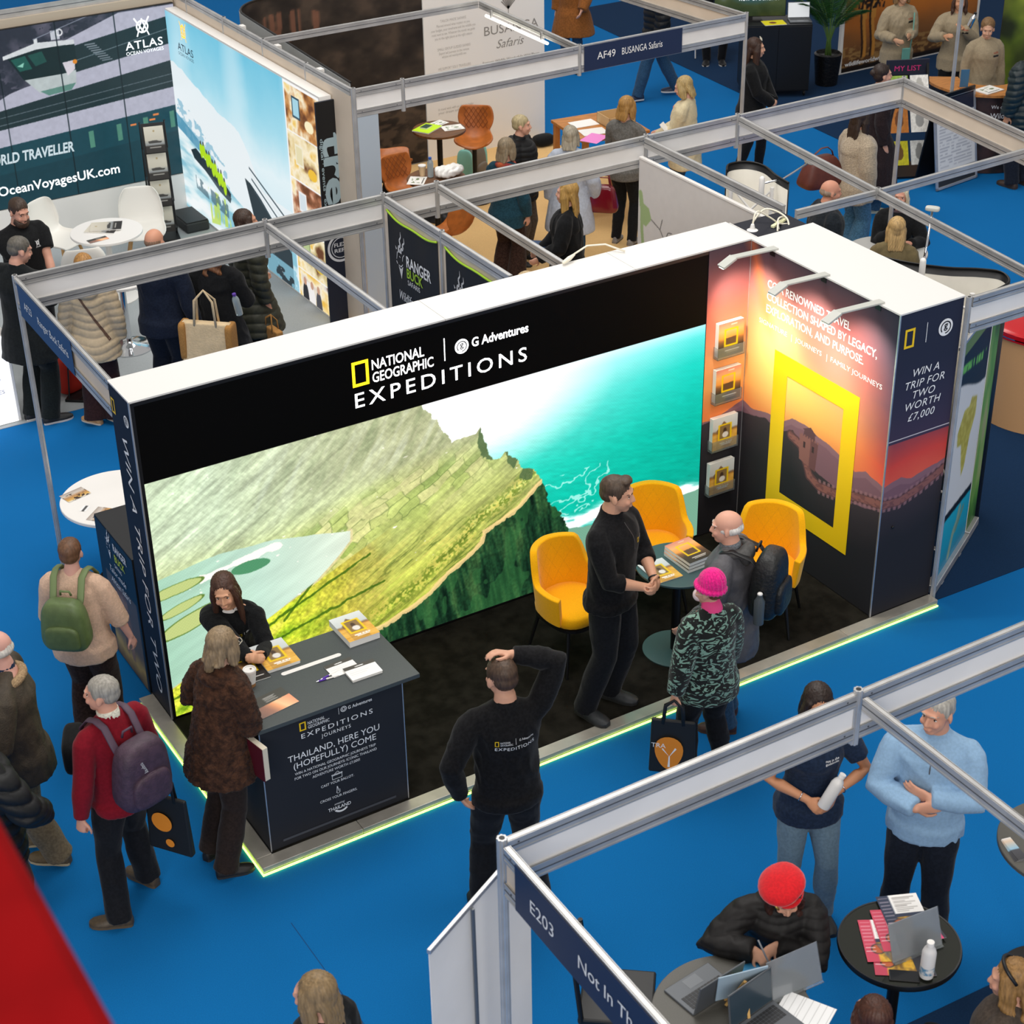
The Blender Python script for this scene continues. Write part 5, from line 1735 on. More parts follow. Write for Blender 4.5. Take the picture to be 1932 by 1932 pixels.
    if legs is not None:
        off = legs.get('off', .012); fl_ = legs.get('flare', 0.); zt = legs.get('zt', .07)
        mb = MB()
        for s in (-1, 1):
            Hp, Kn, A2, fy = LG[s]
            A3 = A2 + (Kn - A2).normalized() * (legs.get('hem', .0) - .035)
            lw = w
            mb.tube([Hp + V((0, 0, .03)), Hp.lerp(Kn, .35), Hp.lerp(Kn, .75), Kn, Kn.lerp(A3, .4), Kn.lerp(A3, .8), A3],
                    [.077 * lw + off, .078 * lw + off, .064 * lw + off, .056 * lw + off, .054 * lw + off + fl_ * .4, .046 + off + fl_ * .8, .046 + off + fl_], 16)
        low = [t for t in secs if t[0] <= zt]
        mb.tube([T((0, yo, z)) for z, rx, ry, yo in low], [(rx + off * .7, ry + off * .7) for z, rx, ry, yo in low], 20, up=(0, 1, 0))
        if legs.get('skirt'):
            z1 = legs['skirt']
            mb.tube([(0, -.01, pz + .06), (0, -.01, pz - .05), (0, 0, (pz + z1) / 2), (0, 0.0, z1)], [(.15 * w, .115 * w), (.18 * w, .14 * w), (.19 * w, .15 * w), (.205 * w, .165 * w)], 24, up=(0, 1, 0))
        def tuck(co):
            if top is None: return co
            t_ = np.clip((co[:, 2] - (pz + top.get('hem', -.12) + .03)) / .05, 0, 1)[:, None] * (.16 if pz > .8 else 0)
            c_ = np.array(P); c_[1] -= .004
            co[:, :2] = co[:, :2] * (1 - t_) + c_[:2] * t_
            return co
        out['legs'] = finish(legs.get('name', 'trousers'), mb, legs['m'], .010, 3, legs.get('fold', .0045), (10, 10, 16), None, sd + 2, post=tuck)
    if shoes and feet:
        for s in (-1, 1):
            Hp, Kn, A2, fy = LG[s]
            Fm = Euler((0, 0, fy)).to_matrix()
            g0 = V((A2.x, A2.y, A2.z - .085))
            prof = [(-.078, .020, .06), (-.068, .030, .085), (-.03, .036, .094), (.02, .038, .088), (.075, .046, .064), (.125, .047, .054), (.165, .038, .044), (.188, .018, .032)]
            vs, fs = [], []
            N = 14
            sc = .94 if fem else 1.03
            for (yy, hw, ht) in prof:
                for j in range(N):
                    a = PI * j / (N - 1)
                    vs.append(g0 + Fm @ (V((math.cos(a) * hw * (1 + .12 * (math.sin(a) < .3)), yy, .018 + max(0., math.sin(a)) ** .75 * (ht - .018))) * sc))
                vs.append(g0 + Fm @ (V((-hw * 1.1, yy, .0)) * sc)); vs.append(g0 + Fm @ (V((hw * 1.1, yy, .0)) * sc))
            M = N + 2
            mi = []
            for i in range(len(prof) - 1):
                for j in range(M):
                    fs.append((i * M + j, i * M + (j + 1) % M, (i + 1) * M + (j + 1) % M, (i + 1) * M + j)); mi.append(0 if j < N - 1 else 1)
            fs += [tuple(range(M - 1, -1, -1)), tuple((len(prof) - 1) * M + j for j in range(M))]; mi += [0, 0]
            mesh_obj('shoe', [v * k for v in vs], fs, [mat('shoe_' + shoes.strip('#'), shoes, .5, var=.15, scale=40), mat('sole_' + sole.strip('#'), sole, .7)], root, mi, smooth=50)
    if inner is not None:
        mb = MB()
        low = [t for t in secs if .448 <= t[0] <= .545]
        mb.tube([T((0, yo + .004, z)) for z, rx, ry, yo in low], [(rx + .003, ry + .004) for z, rx, ry, yo in low], 20, up=R @ V((0, 1, 0)))
        if inner.get('collar'): mb.tube([T((0, -.012, .52)), T((0, -.006, .575))], [(.068, .068), (.062, .066)], 18, up=R @ V((0, 1, 0)))
        finish('undershirt', mb, inner['m'], .009, 2, .0)
    if top is not None:
        off = top.get('off', .014); hem = top.get('hem', -.12); bulk = top.get('bulk', 1.0); fl_ = top.get('flare', .0)
        neck = top.get('neck', .53)
        mb = MB()
        ss = []
        zs = [z for z, *_ in secs]
        for z in np.concatenate([np.linspace(hem, .0, 5)[:-1] if hem < -.02 else [hem], np.linspace(max(0, hem), neck, 14)]):
            if z < -.03:
                rx, ry, yo = np.interp(-.03, zs, [t[1] for t in secs]), np.interp(-.03, zs, [t[2] for t in secs]), -.008
                g = min(1, (-z - .03) / .35)
                rx, ry = rx + fl_ * g + .018, ry + fl_ * g + .022
            else:
                rx, ry, yo = [np.interp(z, zs, [t[i] for t in secs]) for i in (1, 2, 3)]
            if not top.get('fitted') and z < .3:
                kx = np.interp(.33, zs, [t[1] for t in secs]); ky = np.interp(.33, zs, [t[2] for t in secs])
                rx = max(rx, kx * top.get('straight', .92)); ry = max(ry, ky * top.get('straight', .92))
            tap = 1 if z < .44 else max(.35, 1 - (z - .44) / .14)
            p = T((0, yo, z))
            if z < 0 and pz < .8:
                p = P + V((0, yo + .05 * (-z) / .1, z * .4))
            ss.append((p, (rx * bulk + off * tap, ry * bulk + off * tap)))
        mb.tube([a for a, b in ss], [b for a, b in ss], 24, up=R @ V((0, 1, 0)))
        sl = top.get('sleeve', 1.0); so = top.get('soff', off)
        for s in (-1, 1):
            A, E, Wp = arms[s]
            aw = (.9 if fem else 1.) * (1 + (w - 1) * .6)
            pts = [A + V((-s * .012, 0, -.004)), A.lerp(E, .12), A.lerp(E, .35), A.lerp(E, .7), E, E.lerp(Wp, .35), E.lerp(Wp, .75), E.lerp(Wp, .97)]
            rr = [.047 * aw + so * .75, .052 * aw + so * .95, .053 * aw + so, .047 * aw + so, .045 * aw + so, .044 * aw + so, .035 * aw + so * top.get('cuff', .9), .032 * aw + so * top.get('cuff', .9)]
            mb.rtube([T((s * .02, -.016, .515)), T((s * sh * .5, -.012, .482)), A + V((-s * .014, 0, -.004))], [.044 + so * .5, .043 + so * .6, .045 + so * .7], 12)
            if sl < 1:
                nn = max(3, int(round(sl * 8)))
                pts, rr = pts[:nn], rr[:nn]
            mb.ell(pts[0], (rr[0],) * 3, None, 14, 10)
            mb.tube(pts, rr, 14)
        if top.get('collar'):
            mb.tube([T((0, -.014, .505)), T((0, -.010, .535)), T((0, -.004, .535 + top['collar']))], [(.082, .080), (.072, .072), (.068, .072)], 18, up=R @ V((0, 1, 0)))
        if top.get('fold_collar'):
            mb.rtube([T((.075 * math.sin(a), -.02 + .072 * math.cos(a) + (.05 if abs(a) < .8 else 0) * 0, .505 + .012 * math.cos(a))) for a in np.linspace(-2.6 + PI, 2.6 + PI, 14)], top['fold_collar'], 10)
        if top.get('hood'):
            mb.ell(T((0, -.115, .47)), (.105, .055, .075), R)
            mb.rtube([T((.10 * math.sin(a), -.03 - .085 * math.cos(a), .505)) for a in np.linspace(-1.9, 1.9, 12)], .032, 10)
        if top.get('pile'):  # thick fur collar
            mb.rtube([T((.105 * math.sin(a), -.02 - .09 * math.cos(a), .485 - .03 * (1 - math.cos(a)) * .5)) for a in np.linspace(-2.6, 2.6, 16)], top['pile'], 10)
        out['top'] = finish(top.get('name', 'jacket'), mb, top['m'], top.get('vox', .010), top.get('sm', 6), top.get('fold', .006), top.get('fk', (12, 12, 10)), top.get('puff'), sd, top.get('fuzz', 0.))
    # ---------------------------------------------------------------- hair
    st, hcol = hair[0], hair[1]
    mb = MB()
    Fz, fold = 0., .003
    if st in ('short', 'crop', 'quiff'):
        t_ = .0 if st == 'crop' else .004
        mb.ell(H((0, -.020, .044)), (.0782 + t_ * .3, .092 + t_, .075 + t_), Hq)
        mb.ell(H((0, -.052, .004)), (.0715, .060 + t_ * .5, .062), Hq)
        for s in (-1, 1): mb.ell(H((s * .064, -.004, .026)), (.0138, .040, .042), Hq, 10, 8)
        if st == 'quiff': mb.ell(H((.0, .040, .104)), (.054, .042, .024), Hq)
    elif st == 'ring':
        mb.ell(H((0, -.024, -.004)), (.0815, .094, .052), Hq)
        mb.ell(H((0, -.066, .018)), (.058, .044, .046), Hq)
    elif st == 'buzz':
        mb.ell(H((0, -.022, .012)), (.0775, .092, .062), Hq)
    elif st in ('bob', 'long', 'wavy', 'lob', 'pony', 'bun', 'scrunchie'):
        mb.ell(H((0, -.031, .046)), (.086, .098, .090), Hq)
        mb.ell(H((0, -.052, .0)), (.082, .070, .085), Hq)
        ln = dict(bob=.10, lob=.17, long=.27, wavy=.40, pony=0, bun=0, scrunchie=.06)[st]
        if ln:
            for s in (-1, 1):
                p0 = H((s * .064, .018, .06)); p1 = H((s * .085, .008, -.03))
                p2 = H((s * .082, .002, -.09))
                dn = V((0, 0, -1)) * .6 + HR @ V((0, -.15, -.55))
                dn.normalize()
                p3 = p2 + dn * max(.01, ln - .08) + HR @ V((s * .012, .02 if ln > .2 else -.01, 0))
                mb.rtube([p0, p1, p2, p3], [(.018, .036), (.022, .046), (.024, .046), (.014, .030)], 10, up=HR @ V((0, 1, 0)))
            for s in (-.6, -.2, .2, .6):
                p1 = H((s * .085, -.075, .0)); p2 = H((s * .095, -.095, -.09))
                dn = V((0, 0, -1)); bk = V(R @ V((0, -1, 0)))
                p3 = p2 + dn * (ln - .06) + bk * .025
                mb.rtube([H((s * .06, -.075, .06)), p1, p2, p3], [(.03, .025), (.036, .03), (.036, .028), (.020, .014)], 10, up=HR @ V((0, 1, 0)))
        if st == 'pony':
            mb.rtube([H((0, -.10, .03)), H((0, -.15, .0)), H((0, -.155, -.10)), H((0, -.13, -.22))], [.026, .032, .034, .012], 10)
        if st == 'bun': mb.ell(H((0, -.125, .03)), (.04, .035, .04), Hq)
        if st == 'scrunchie':
            mb.rtube([H((0, -.09, -.03)), H((-.01, -.115, -.10)), H((-.02, -.11, -.14))], [.05, .036, .03], 12)
    if mb.v:
        co, no, F = remesh(mb, .0065, 4, .5)
        q2 = (co - hc) @ HRn
        th = np.arctan2(q2[:, 0], -q2[:, 1])
        amp = .0009 if st in ('short', 'crop', 'ring', 'buzz', 'quiff') else .0018
        co = co + no * (amp * (np.sin(th * 34 + 6 * np.sin(q2[:, 2] * 20)) + np.sin(th * 57 + q2[:, 2] * 30 + 2)))[:, None]
        if st in ('wavy',):
            dn = np.clip(-.05 - q2[:, 2], 0, 1)
            co = co + no * (.010 * np.clip(dn * 8, 0, 1) * np.sin(q2[:, 2] * 70 + th * 5))[:, None]
        if st in ('short', 'quiff'):
            r = np.random.default_rng(sd); co = co + no * (.0010 * wav(co, (120, 120, 120), sd, 6))[:, None]
        out['hair'] = skin_obj('hair', co * k, F, hair_mat(hcol), root)
    if beard == 'full':
        mb = MB()
        for a in np.linspace(-1.5, 1.5, 13):
            mb.ell(H((.062 * math.sin(a), .028 + .060 * math.cos(a), -.075 - .022 * math.cos(a))), (.018, .018, .034), Hq, 10, 8)
        mb.ell(H((0, .098, -.050)), (.026, .007, .006), Hq, 10, 8)
        co, no, F = remesh(mb, .006, 3, .5)
        co = co + no * (.002 * wav(co, (150, 150, 90), sd, 6))[:, None]
        skin_obj('beard', co * k, F, hair_mat(hcol), root)
    # small sewn parts placed on a body point: extra(out) adds more
    out['fin'] = finish
    if extra: extra(out)
    return out


def part(out, mb, name, m, smooth=180, bevel=0.):
    k = out['k']
    mb.v = [tuple(np.array(v) * k) for v in mb.v]
    return mb.build(name, m, out['root'], smooth=smooth, bevel=bevel)


def decal(out, key, name, m, vs, fs, c, u, v, lift=.003):
    """lay flat lettering / marks onto a garment: rays along -(u x v) from the plane at c"""
    co, F = out[key][1], out[key][2]
    tr = out.setdefault('bvh_' + key, BVHTree.FromPolygons([tuple(a) for a in co], [tuple(int(i) for i in f) for f in F]))
    c, u, v = V(c), V(u).normalized(), V(v).normalized()
    n = u.cross(v).normalized()
    res = []
    for a in vs:
        p = c + u * a[0] + v * a[1]
        hit = tr.ray_cast(p + n * .3, -n, .6)
        res.append((hit[0] if hit[0] is not None else p) + n * lift)
    k = out['k']
    return mesh_obj(name, [r * k for r in res], fs, m, out[key][0])


def marks(polys):
    vs, fs = [], []
    for p in polys:
        n = len(vs); vs += [(a, b, 0) for a, b in p]; fs.append(tuple(range(n, n + len(p))))
    return vs, fs


def staff_logo(out, cx=-.075, cz=.37):
    """small chest logo: yellow frame, stroke, round badge"""
    T, R = out['T'], None
    c = T((cx, .2, cz)); u = T((cx - .1, .2, cz)) - T((cx, .2, cz)); v = T((cx, .2, cz + .05)) - T((cx, .2, cz))
    decal(out, 'top', 'yellow_mark', YELLOW_INK, *marks(frame_polys(-.035, -.015, -.012, .015, .005)), c, u, v)
    decal(out, 'top', 'badge', WHITE_INK, *marks(disc_poly(.030, 0, .014, 16) + [[(.003, -.013), (.006, -.013), (.006, .013), (.003, .013)]]), c, u, v)
# ------------------------------------------------------------------ the people around the stand
KNIT_BLACK = cloth('black_knit', '#131315', var=.25)
TROUSER_BLACK = cloth('black_trousers', '#15161a')
TROUSER_NAVY = cloth('dark_navy_jeans', '#161c28')
JEANS = cloth('blue_jeans', '#2b4a66', var=.14)
JEANS_PALE = cloth('grey_blue_jeans', '#6d8494', var=.08)
CORD_BROWN = cloth('dark_brown_cord', '#33221c', var=.3)
FUR = mat('brown_fur', '#2e1c14', .85, var=.7, scale=26, bump=1.0, bscale=75, spec=.25, color2='#5a3a28', pos=(.35, .75), sheen=.05)
WHITE_COTTON = cloth('white_cotton', '#ece9e6', var=.03)


def glasses(out, dark='#2a2a2a', hook=True):
    H = out['H']
    mb = MB()
    for s in (-1, 1):
        mb.tube([H((s * .032 + .021 * math.cos(a), .106, .004 + .016 * math.sin(a))) for a in np.linspace(0, 2 * PI, 17)], .0022, 6)
        mb.tube([H((s * .054, .105, .008)), H((s * .078, .06, .010)), H((s * .084, -.005, .008))], .0022, 6)
    mb.tube([H((-.011, .109, .006)), H((.011, .109, .006))], .002, 6)
    part(out, mb, 'glasses', mat('glasses_' + dark.strip('#'), dark, .3))


def zip_line(out, z0=.33, z1=.50):
    T = out['T']
    co, F = out['top'][1], out['top'][2]
    c, u, v = T((0, .2, (z0 + z1) / 2)), V((-1, 0, 0)), T((0, 0, .5)) - T((0, 0, .4))
    L = (z1 - z0) / 2
    vs = [(-.003, -L + 2 * L * t, 0) for t in np.linspace(0, 1, 8)] + [(.003, -L + 2 * L * t, 0) for t in np.linspace(0, 1, 8)]
    fs = [(i + 8, i + 9, i + 1, i) for i in range(7)]
    u = T((-.1, .2, .4)) - T((0, .2, .4))
    decal(out, 'top', 'zip', mat('zip_grey', '#4a4a4c', .4), vs, fs, c, u, v)


# -- staff man with the short beard
def ex(o):
    staff_logo(o); zip_line(o)
    E, Wp = o['arms'][-1][1:]
    mb = MB(); d = (Wp - E).normalized(); c = Wp - d * .02
    a = d.cross(V((0, 0, 1))).normalized(); b = d.cross(a)
    mb.tube([c + a * (.033 * math.cos(t)) + b * (.029 * math.sin(t)) for t in np.linspace(0, 2 * PI, 17)], .006, 6)
    part(o, mb, 'wristwatch', BLACK)


person('man in black quarter-zip top and black trousers standing on the stand, hands clasped', -2.27, -1.53, 122, 1.85, .062, 1.14, head=(.38, .10, 0),
       hl=(-.035, .285, 1.07), hr=(.045, .275, 1.06), el=(-.8, -.5, -.3), er=(.8, -.5, -.3), fw=((-2.19, -1.42), (-2.45, -1.50)), fyl=.12, fyr=-.2,
       handl=dict(d=(.9, .45, -.15), n=(.2, -1, .1), curl=.75, side=-1), handr=dict(d=(-.9, .4, -.25), n=(-.2, -1, .1), curl=.75, side=1), skin='#d6a184', hair=('quiff', '#4a3a2c'),
       top=dict(m=KNIT_BLACK, off=.014, hem=-.10, sleeve=.80, collar=.035, name='quarter_zip_top', fold=.005),
       legs=dict(m=TROUSER_BLACK, off=.016, flare=.012), shoes='#2a2d30', vox=.0065, beard='stubble', extra=ex)


# -- receptionist behind the counter
def ex(o):
    staff_logo(o, -.085, .35); zip_line(o, .36, .44)


person('woman with long brown hair and black fleece leaning on the counter, smiling', -4.53, -.41, 172, 1.66, .062, 1.0, True, lean=.36, head=(-.12, -.12, .14), pz=.725,
       hlw=(-4.585, -1.00, 1.07), hrw=(-4.645, -1.02, 1.065), el=(-.45, -.3, -1), er=(.45, -.3, -1), fl=(-.10, .10), fr=(.10, .10), kl=(-.1, 1, .2), kr=(.1, 1, .2),
       handl=dict(d=(.75, .55, .3), n=(.4, -.6, -.5), curl=1.1, thumb=2.2, side=-1), handr=dict(d=(-.75, .55, .3), n=(-.4, -.6, -.5), curl=1.1, thumb=2.2, side=1), skin='#dba583', hair=('long', '#4a3024'),
       top=dict(m=cloth('black_fleece', '#121315', bump=.6, bscale=160), off=.022, hem=-.12, neck=.505, name='fleece_jacket', fold=.007), inner=dict(m=WHITE_COTTON),
       legs=dict(m=TROUSER_BLACK), vox=.0062, extra=ex)


# -- fur coat lady
def ex(o):
    H = o['H']; mb = MB()
    mb.ell(H((-.005, -.10, -.055)), (.038, .030, .036), o['HR'])
    part(o, mb, 'hair_scrunchie', mat('navy_velvet', '#141a33', .8))
    glasses(o, '#d8d2c4')


person('woman in dark brown fur coat with tied-back grey-blond hair at the counter', -5.08, -1.47, 42, 1.68, 0, 1.06, True, lean=.16, head=(.05, .0, 0),
       hlw=(-4.93, -1.32, 1.12), hrw=(-4.87, -1.38, 1.10), el=(-.8, -.6, -.4), er=(.9, -.5, -.5), fl=(-.12, -.08), fr=(.10, -.14), fyl=.2, fyr=-.5,
       handl=dict(curl=.9, d=(.4, .9, .3), n=(.9, -.3, 0)), handr=dict(curl=.9, d=(-.4, .9, .25), n=(-.9, -.2, 0)), skin='#dcae94', hair=('scrunchie', '#8f7a5e'),
       top=dict(m=FUR, off=.045, hem=-.22, flare=.06, pile=.040, name='fur_coat', fold=.006, fuzz=.0045, vox=.009, sm=2, soff=.035, cuff=1.1),
       legs=dict(m=cloth('dark_brown_trousers', '#2a201c'), off=.020, flare=.016), shoes='#191615', vox=.007, eyes=False, extra=ex)

# -- red sweater walker
CRIMSON = cloth('crimson_fleece', '#7d1020', var=.08)


def ex(o):
    T, H = o['T'], o['H']
    mb = MB()
    mb.tube([T((0, -.012, .505)), T((0, -.008, .54)), T((0, 0, .572))], [(.074, .074), (.068, .072), (.066, .072)], 18)
    part(o, mb, 'shirt_collar', mat('pale_check_shirt', '#d9d6c6', .8, var=.18, scale=90))


person('grey-haired man in crimson sweater and black trousers walking with a purple backpack', -5.74, -1.53, 312, 1.68, 0, 1.03, head=(.62, .02, 0),
       hlw=(-6.02, -1.62, .80), fw=((-5.90, -1.66), (-5.62, -1.40)), fyl=.75, fyr=.1, skin='#d9a088', hair=('short', '#9a958c'),
       top=dict(m=CRIMSON, off=.020, hem=-.12, collar=.03, name='sweater', fold=.007), legs=dict(m=TROUSER_BLACK, off=.020, flare=.014, fold=.007), shoes='#4a3d2c', sole='#5a4c38', vox=.007, extra=ex,
       handl=dict(curl=1.1))


# -- older man at the left edge, waxed jacket
def ex(o):
    T = o['T']; mb = MB()
    mb.rtube([T((.115 * math.sin(a), -.015 - .095 * math.cos(a), .50 - .05 * (1 - math.cos(a)) * .5)) for a in np.linspace(-2.3, 2.3, 16)], .028, 10)
    part(o, mb, 'fleece_collar', mat('tan_fleece', '#a58a68', .95, var=.2, scale=90, bump=.8, bscale=120))


person('white-haired man in brown waxed jacket with tan fleece collar at the left edge', -6.13, -.86, 262, 1.75, 0, 1.12, head=(.0, .1, 0), hl=(-.30, .25, 1.0), hr=(.30, .20, .95),
       fw=((-6.03, -.92), (-6.12, -.66)), fyl=-.3, fyr=-.1, skin='#d9a596', hair=('ring', '#cfc9c0'), inner=dict(m=cloth('navy_shirt', '#1d2f4a'), collar=1),
       top=dict(m=mat('brown_waxed_cotton', '#41382c', .7, var=.2, scale=20, bump=.4, bscale=120), off=.032, hem=-.20, flare=.03, neck=.50, name='waxed_jacket', fold=.010),
       legs=dict(m=cloth('khaki_trousers', '#7a6a52'), off=.022, flare=.02), shoes='#5a4a30', sole='#b8a888', vox=.0085, extra=ex)
person('person in black puffer jacket cut off by the left picture edge', -6.50, -1.46, 40, 1.68, 0, 1.08, hr=(.22, .24, 1.0), er=(1, -.4, -.3), skin='#d9a596', hair=('short', '#555048'),
       top=dict(m=mat('black_nylon', '#141517', .55, var=.1, spec=.3), off=.05, hem=-.22, name='puffer_jacket', puff=(.085, .022), fold=.005), legs=dict(m=TROUSER_BLACK), eyes=False, vox=.010)

# -- beige jumper with green backpack
person('brown-haired woman in beige ribbed jumper and brown trousers, wearing a green backpack', -5.37, .12, 8, 1.62, 0, 1.17, True, head=(.1, .0, 0), hl=(-.33, .10, .80), hr=(.33, .12, .80),
       skin='#d9a596', hair=('short', '#6a4a34'), top=dict(m=cloth('beige_rib_knit', '#dcb9a0', bump=.5, bscale=140, var=.06), off=.026, hem=-.14, name='ribbed_jumper', fold=.006, sleeve=.8, straight=1.02),
       legs=dict(m=CORD_BROWN, off=.022, flare=.02), shoes='#1c1a1a', vox=.0085, eyes=False)


# -- staff man seen from behind
def ex(o):
    T = o['T']
    vs, fs = [], []
    for s, x_, y_, sz, kw in (('NATIONAL', -.085, .033, .016, dict(w=.055)), ('GEOGRAPHIC', -.085, .017, .016, dict(w=.068)), ('G Adventures', .022, .028, .019, dict(w=.085)), ('EXPEDITIONS', -.112, -.018, .030, dict(w=.225, spacing=1.15))):
        a, f = text_mesh(s, sz, **kw)
        n = len(vs); vs += [(x_ + q[0], y_ + q[1], 0) for q in a]; fs += [tuple(i + n for i in g) for g in f]
    a, f = marks([[(.0, .014), (.002, .014), (.002, .052), (.0, .052)]]); n = len(vs); vs += a; fs += [tuple(i + n for i in g) for g in f]
    c = T((.02, -.2, .33)); u = T((.1, -.2, .33)) - T((0, -.2, .33)); v = T((0, -.2, .4)) - T((0, -.2, .33))
    decal(o, 'top', 'back_lettering', WHITE_INK, vs, fs, c, u, v)
    decal(o, 'top', 'yellow_mark', YELLOW_INK, *marks(frame_polys(-.113, .013, -.092, .047, .004)), c, u, v)


person('man in black jumper with white lettering on the back, one hand on his head', -3.86, -2.80, 345, 1.83, 0, 1.04, head=(.28, .16, 0), hr=(.06, .07, 1.735), er=(1, -.1, -.15), hl=(-.27, -.02, .92),
       handr=dict(d=(-.8, .05, .28), n=(-.2, -.3, -1), curl=.5, side=1), handl=dict(d=(.35, .3, -.9)), el=(-1, -.6, 0), skin='#d7a287', hair=('short', '#4b382a'), fl=(-.15, .0), fr=(.17, .02),
       top=dict(m=KNIT_BLACK, off=.018, hem=-.11, collar=.025, name='jumper', fold=.006), legs=dict(m=TROUSER_BLACK, off=.022, flare=.014), vox=.007, eyes=False, extra=ex)


# -- pink hat, tiger-print fleece
m_ = mat('tiger_fleece', '#0e1210', .95, color2='#7fa494', scale=12, pos=(.535, .575), bump=.5, bscale=200, stretch=(1.0, 1.0, 1.9), detail=1.0, sheen=.2)
_nt = m_.node_tree
for n_ in _nt.nodes:
    if n_.bl_idname == 'ShaderNodeTexNoise' and abs(n_.inputs['Scale'].default_value - 12) < .1: n_.inputs['Distortion'].default_value = 2.6


def ex(o):
    H, T = o['H'], o['T']
    mb = MB()
    mb.ell(H((0, -.032, .072)), (.090, .102, .112), o['HR'] @ Euler((.35, 0, 0)).to_matrix())
    mb.rtube([H((.093 * math.cos(a), -.018 + .103 * math.sin(a), .036 + .022 * math.sin(a))) for a in np.linspace(0, 2 * PI, 25)], .020, 8)
    co, no, F = remesh(mb, .0065, 3)
    q = (co - np.array(o['H']((0, 0, 0)))) @ np.array(o['HR'])
    th = np.arctan2(q[:, 0], q[:, 1])
    co = co + no * (.0035 * np.sin(th * 26))[:, None]
    skin_obj('knitted_hat', co * o['k'], F, mat('pink_knit', '#f01a8a', .95, var=.15, scale=90, bump=.5, bscale=220, sheen=.4), o['root'])
    mb = MB().ell(H((0, .078, -.055)), (.050, .046, .048), o['HR'])
    for s in (-1, 1): mb.tube([H((s * .045, .09, -.03)), H((s * .078, .0, .0))], .0025, 6)
    part(o, mb, 'face_mask', mat('pale_pink_mask', '#efd6d8', .8))
    mb = MB().rtube([T((.0, -.01, .535)), T((0, .0, .56))], [(.078, .078), (.074, .076)], 16)
    part(o, mb, 'neck_warmer', mat('pink_fleece', '#ee4d8c', .9))
    mb = MB().tube([T((-.09, .14, .40)), T((-.085, .05, .51)), T((-.03, -.07, .535))], .006, 6)
    part(o, mb, 'lanyard', mat('red_lanyard', '#e2382a', .6))


person('woman in pink knitted hat, face mask and black-green tiger-print fleece', -2.11, -2.40, 332, 1.56, 0, 1.16, True, head=(.52, .10, 0), hlw=(-2.40, -2.43, .74), hr=(.30, .14, .84), fl=(-.13, 0), fr=(.14, -.05),
       skin='#d9a48c', hair=('short', '#6a4628'), top=dict(m=m_, off=.036, hem=-.18, collar=.02, name='fleece_jacket', fold=.006, straight=1.0), legs=dict(m=TROUSER_BLACK, off=.016), vox=.008, extra=ex,
       handl=dict(curl=1.3))


# -- old man with rucksack
def ex(o):
    T, H = o['T'], o['H']
    mb = MB()
    mb.ell(T((0, -.12, .50)), (.10, .055, .07))
    mb.rtube([T((.095 * math.sin(a), -.03 - .09 * math.cos(a), .52)) for a in np.linspace(-1.9, 1.9, 12)], .036, 10)
    co, no, F = remesh(mb, .009, 3); co = co + no * (.012 * wav(co, (30, 30, 30), 4))[:, None]
    skin_obj('hood', co * o['k'], F, mat('grey_hood', '#4c4b4a', .7, var=.2, scale=30), o['root'])
    mb = MB().tube([T((0, -.012, .515)), T((0, 0, .57))], [(.072, .072), (.066, .072)], 18)
    part(o, mb, 'shirt_collar', mat('checked_shirt', '#6a7076', .8, var=.3, scale=110))


person('bald old man in grey jacket and jeans carrying a black rucksack, facing the table', -1.66, -2.04, 296, 1.70, 0, 1.10, lean=.06, head=(.30, .04, 0), hl=(-.28, .22, .95), hr=(.30, .10, .86),
       fw=((-1.70, -2.10), (-1.56, -1.93)), fyl=.3, fyr=.1, skin='#dca58e', hair=('ring', '#dcd8d2'), inner=dict(m=cloth('teal_fleece', '#4d6f6c')),
       top=dict(m=mat('grey_shell_jacket', '#57565a', .65, var=.12, scale=15, bump=.3, bscale=90), off=.030, hem=-.26, flare=.035, neck=.505, name='jacket', fold=.010),
       legs=dict(m=JEANS, off=.02, flare=.014), shoes='#3d2016', sole='#5a3a24', vox=.0075, extra=ex)


# -- navy polo lady with bottle
def ex(o):
    T = o['T']
    vs, fs = [], []
    for s, y_ in (('not in the', .012), ('guidebooks', -.008)):
        a, f = text_mesh(s, .023, w=.085, bold=.01); n = len(vs); vs += [(-.04 + q[0], y_ + q[1], 0) for q in a]; fs += [tuple(i + n for i in g) for g in f]
    c = T((-.075, .2, .36)); u = T((-.2, .2, .36)) - T((-.1, .2, .36)); v = T((-.1, .2, .45)) - T((-.1, .2, .36))
    decal(o, 'top', 'chest_lettering', WHITE_INK, vs, fs, c, u, v)
    for s in (-1, 1):
        E, Wp = o['arms'][s][1:]
        d = (Wp - E).normalized(); c = Wp - d * .045; a = d.cross(V((0, 0, 1))).normalized(); b = d.cross(a)
        mb = MB().tube([c + a * (.033 * math.cos(t)) + b * (.031 * math.sin(t)) for t in np.linspace(0, 2 * PI, 17)], .0035, 6)
        part(o, mb, 'bracelet', CHROME)


NAVY_LADY = person('dark-haired woman in navy polo shirt and pale jeans holding a white bottle', -2.41, -3.76, 176, 1.68, 0, 1.10, True, head=(.0, .12, .0), hlw=(-2.395, -3.96, 1.06), hrw=(-2.545, -3.90, 1.03), el=(-1, -.35, -.2), er=(1, -.35, -.2),
       handl=dict(d=(.35, .45, -.6), n=(.7, -.6, .1), curl=.35, spread=.2), handr=dict(d=(-.5, .75, -.25), n=(-.6, -.4, -.5), curl=.8, side=1), fl=(-.14, .06), fr=(.13, .0), skin='#c98d68', hair=('long', '#2a1c16'),
       top=dict(m=cloth('navy_polo', '#1f2d44'), off=.018, hem=-.13, sleeve=.55, name='polo_shirt', fold=.006, neck=.51, soff=.022), legs=dict(m=JEANS_PALE, off=.012, fold=.005), shoes='#191a1d', vox=.0062, extra=ex)


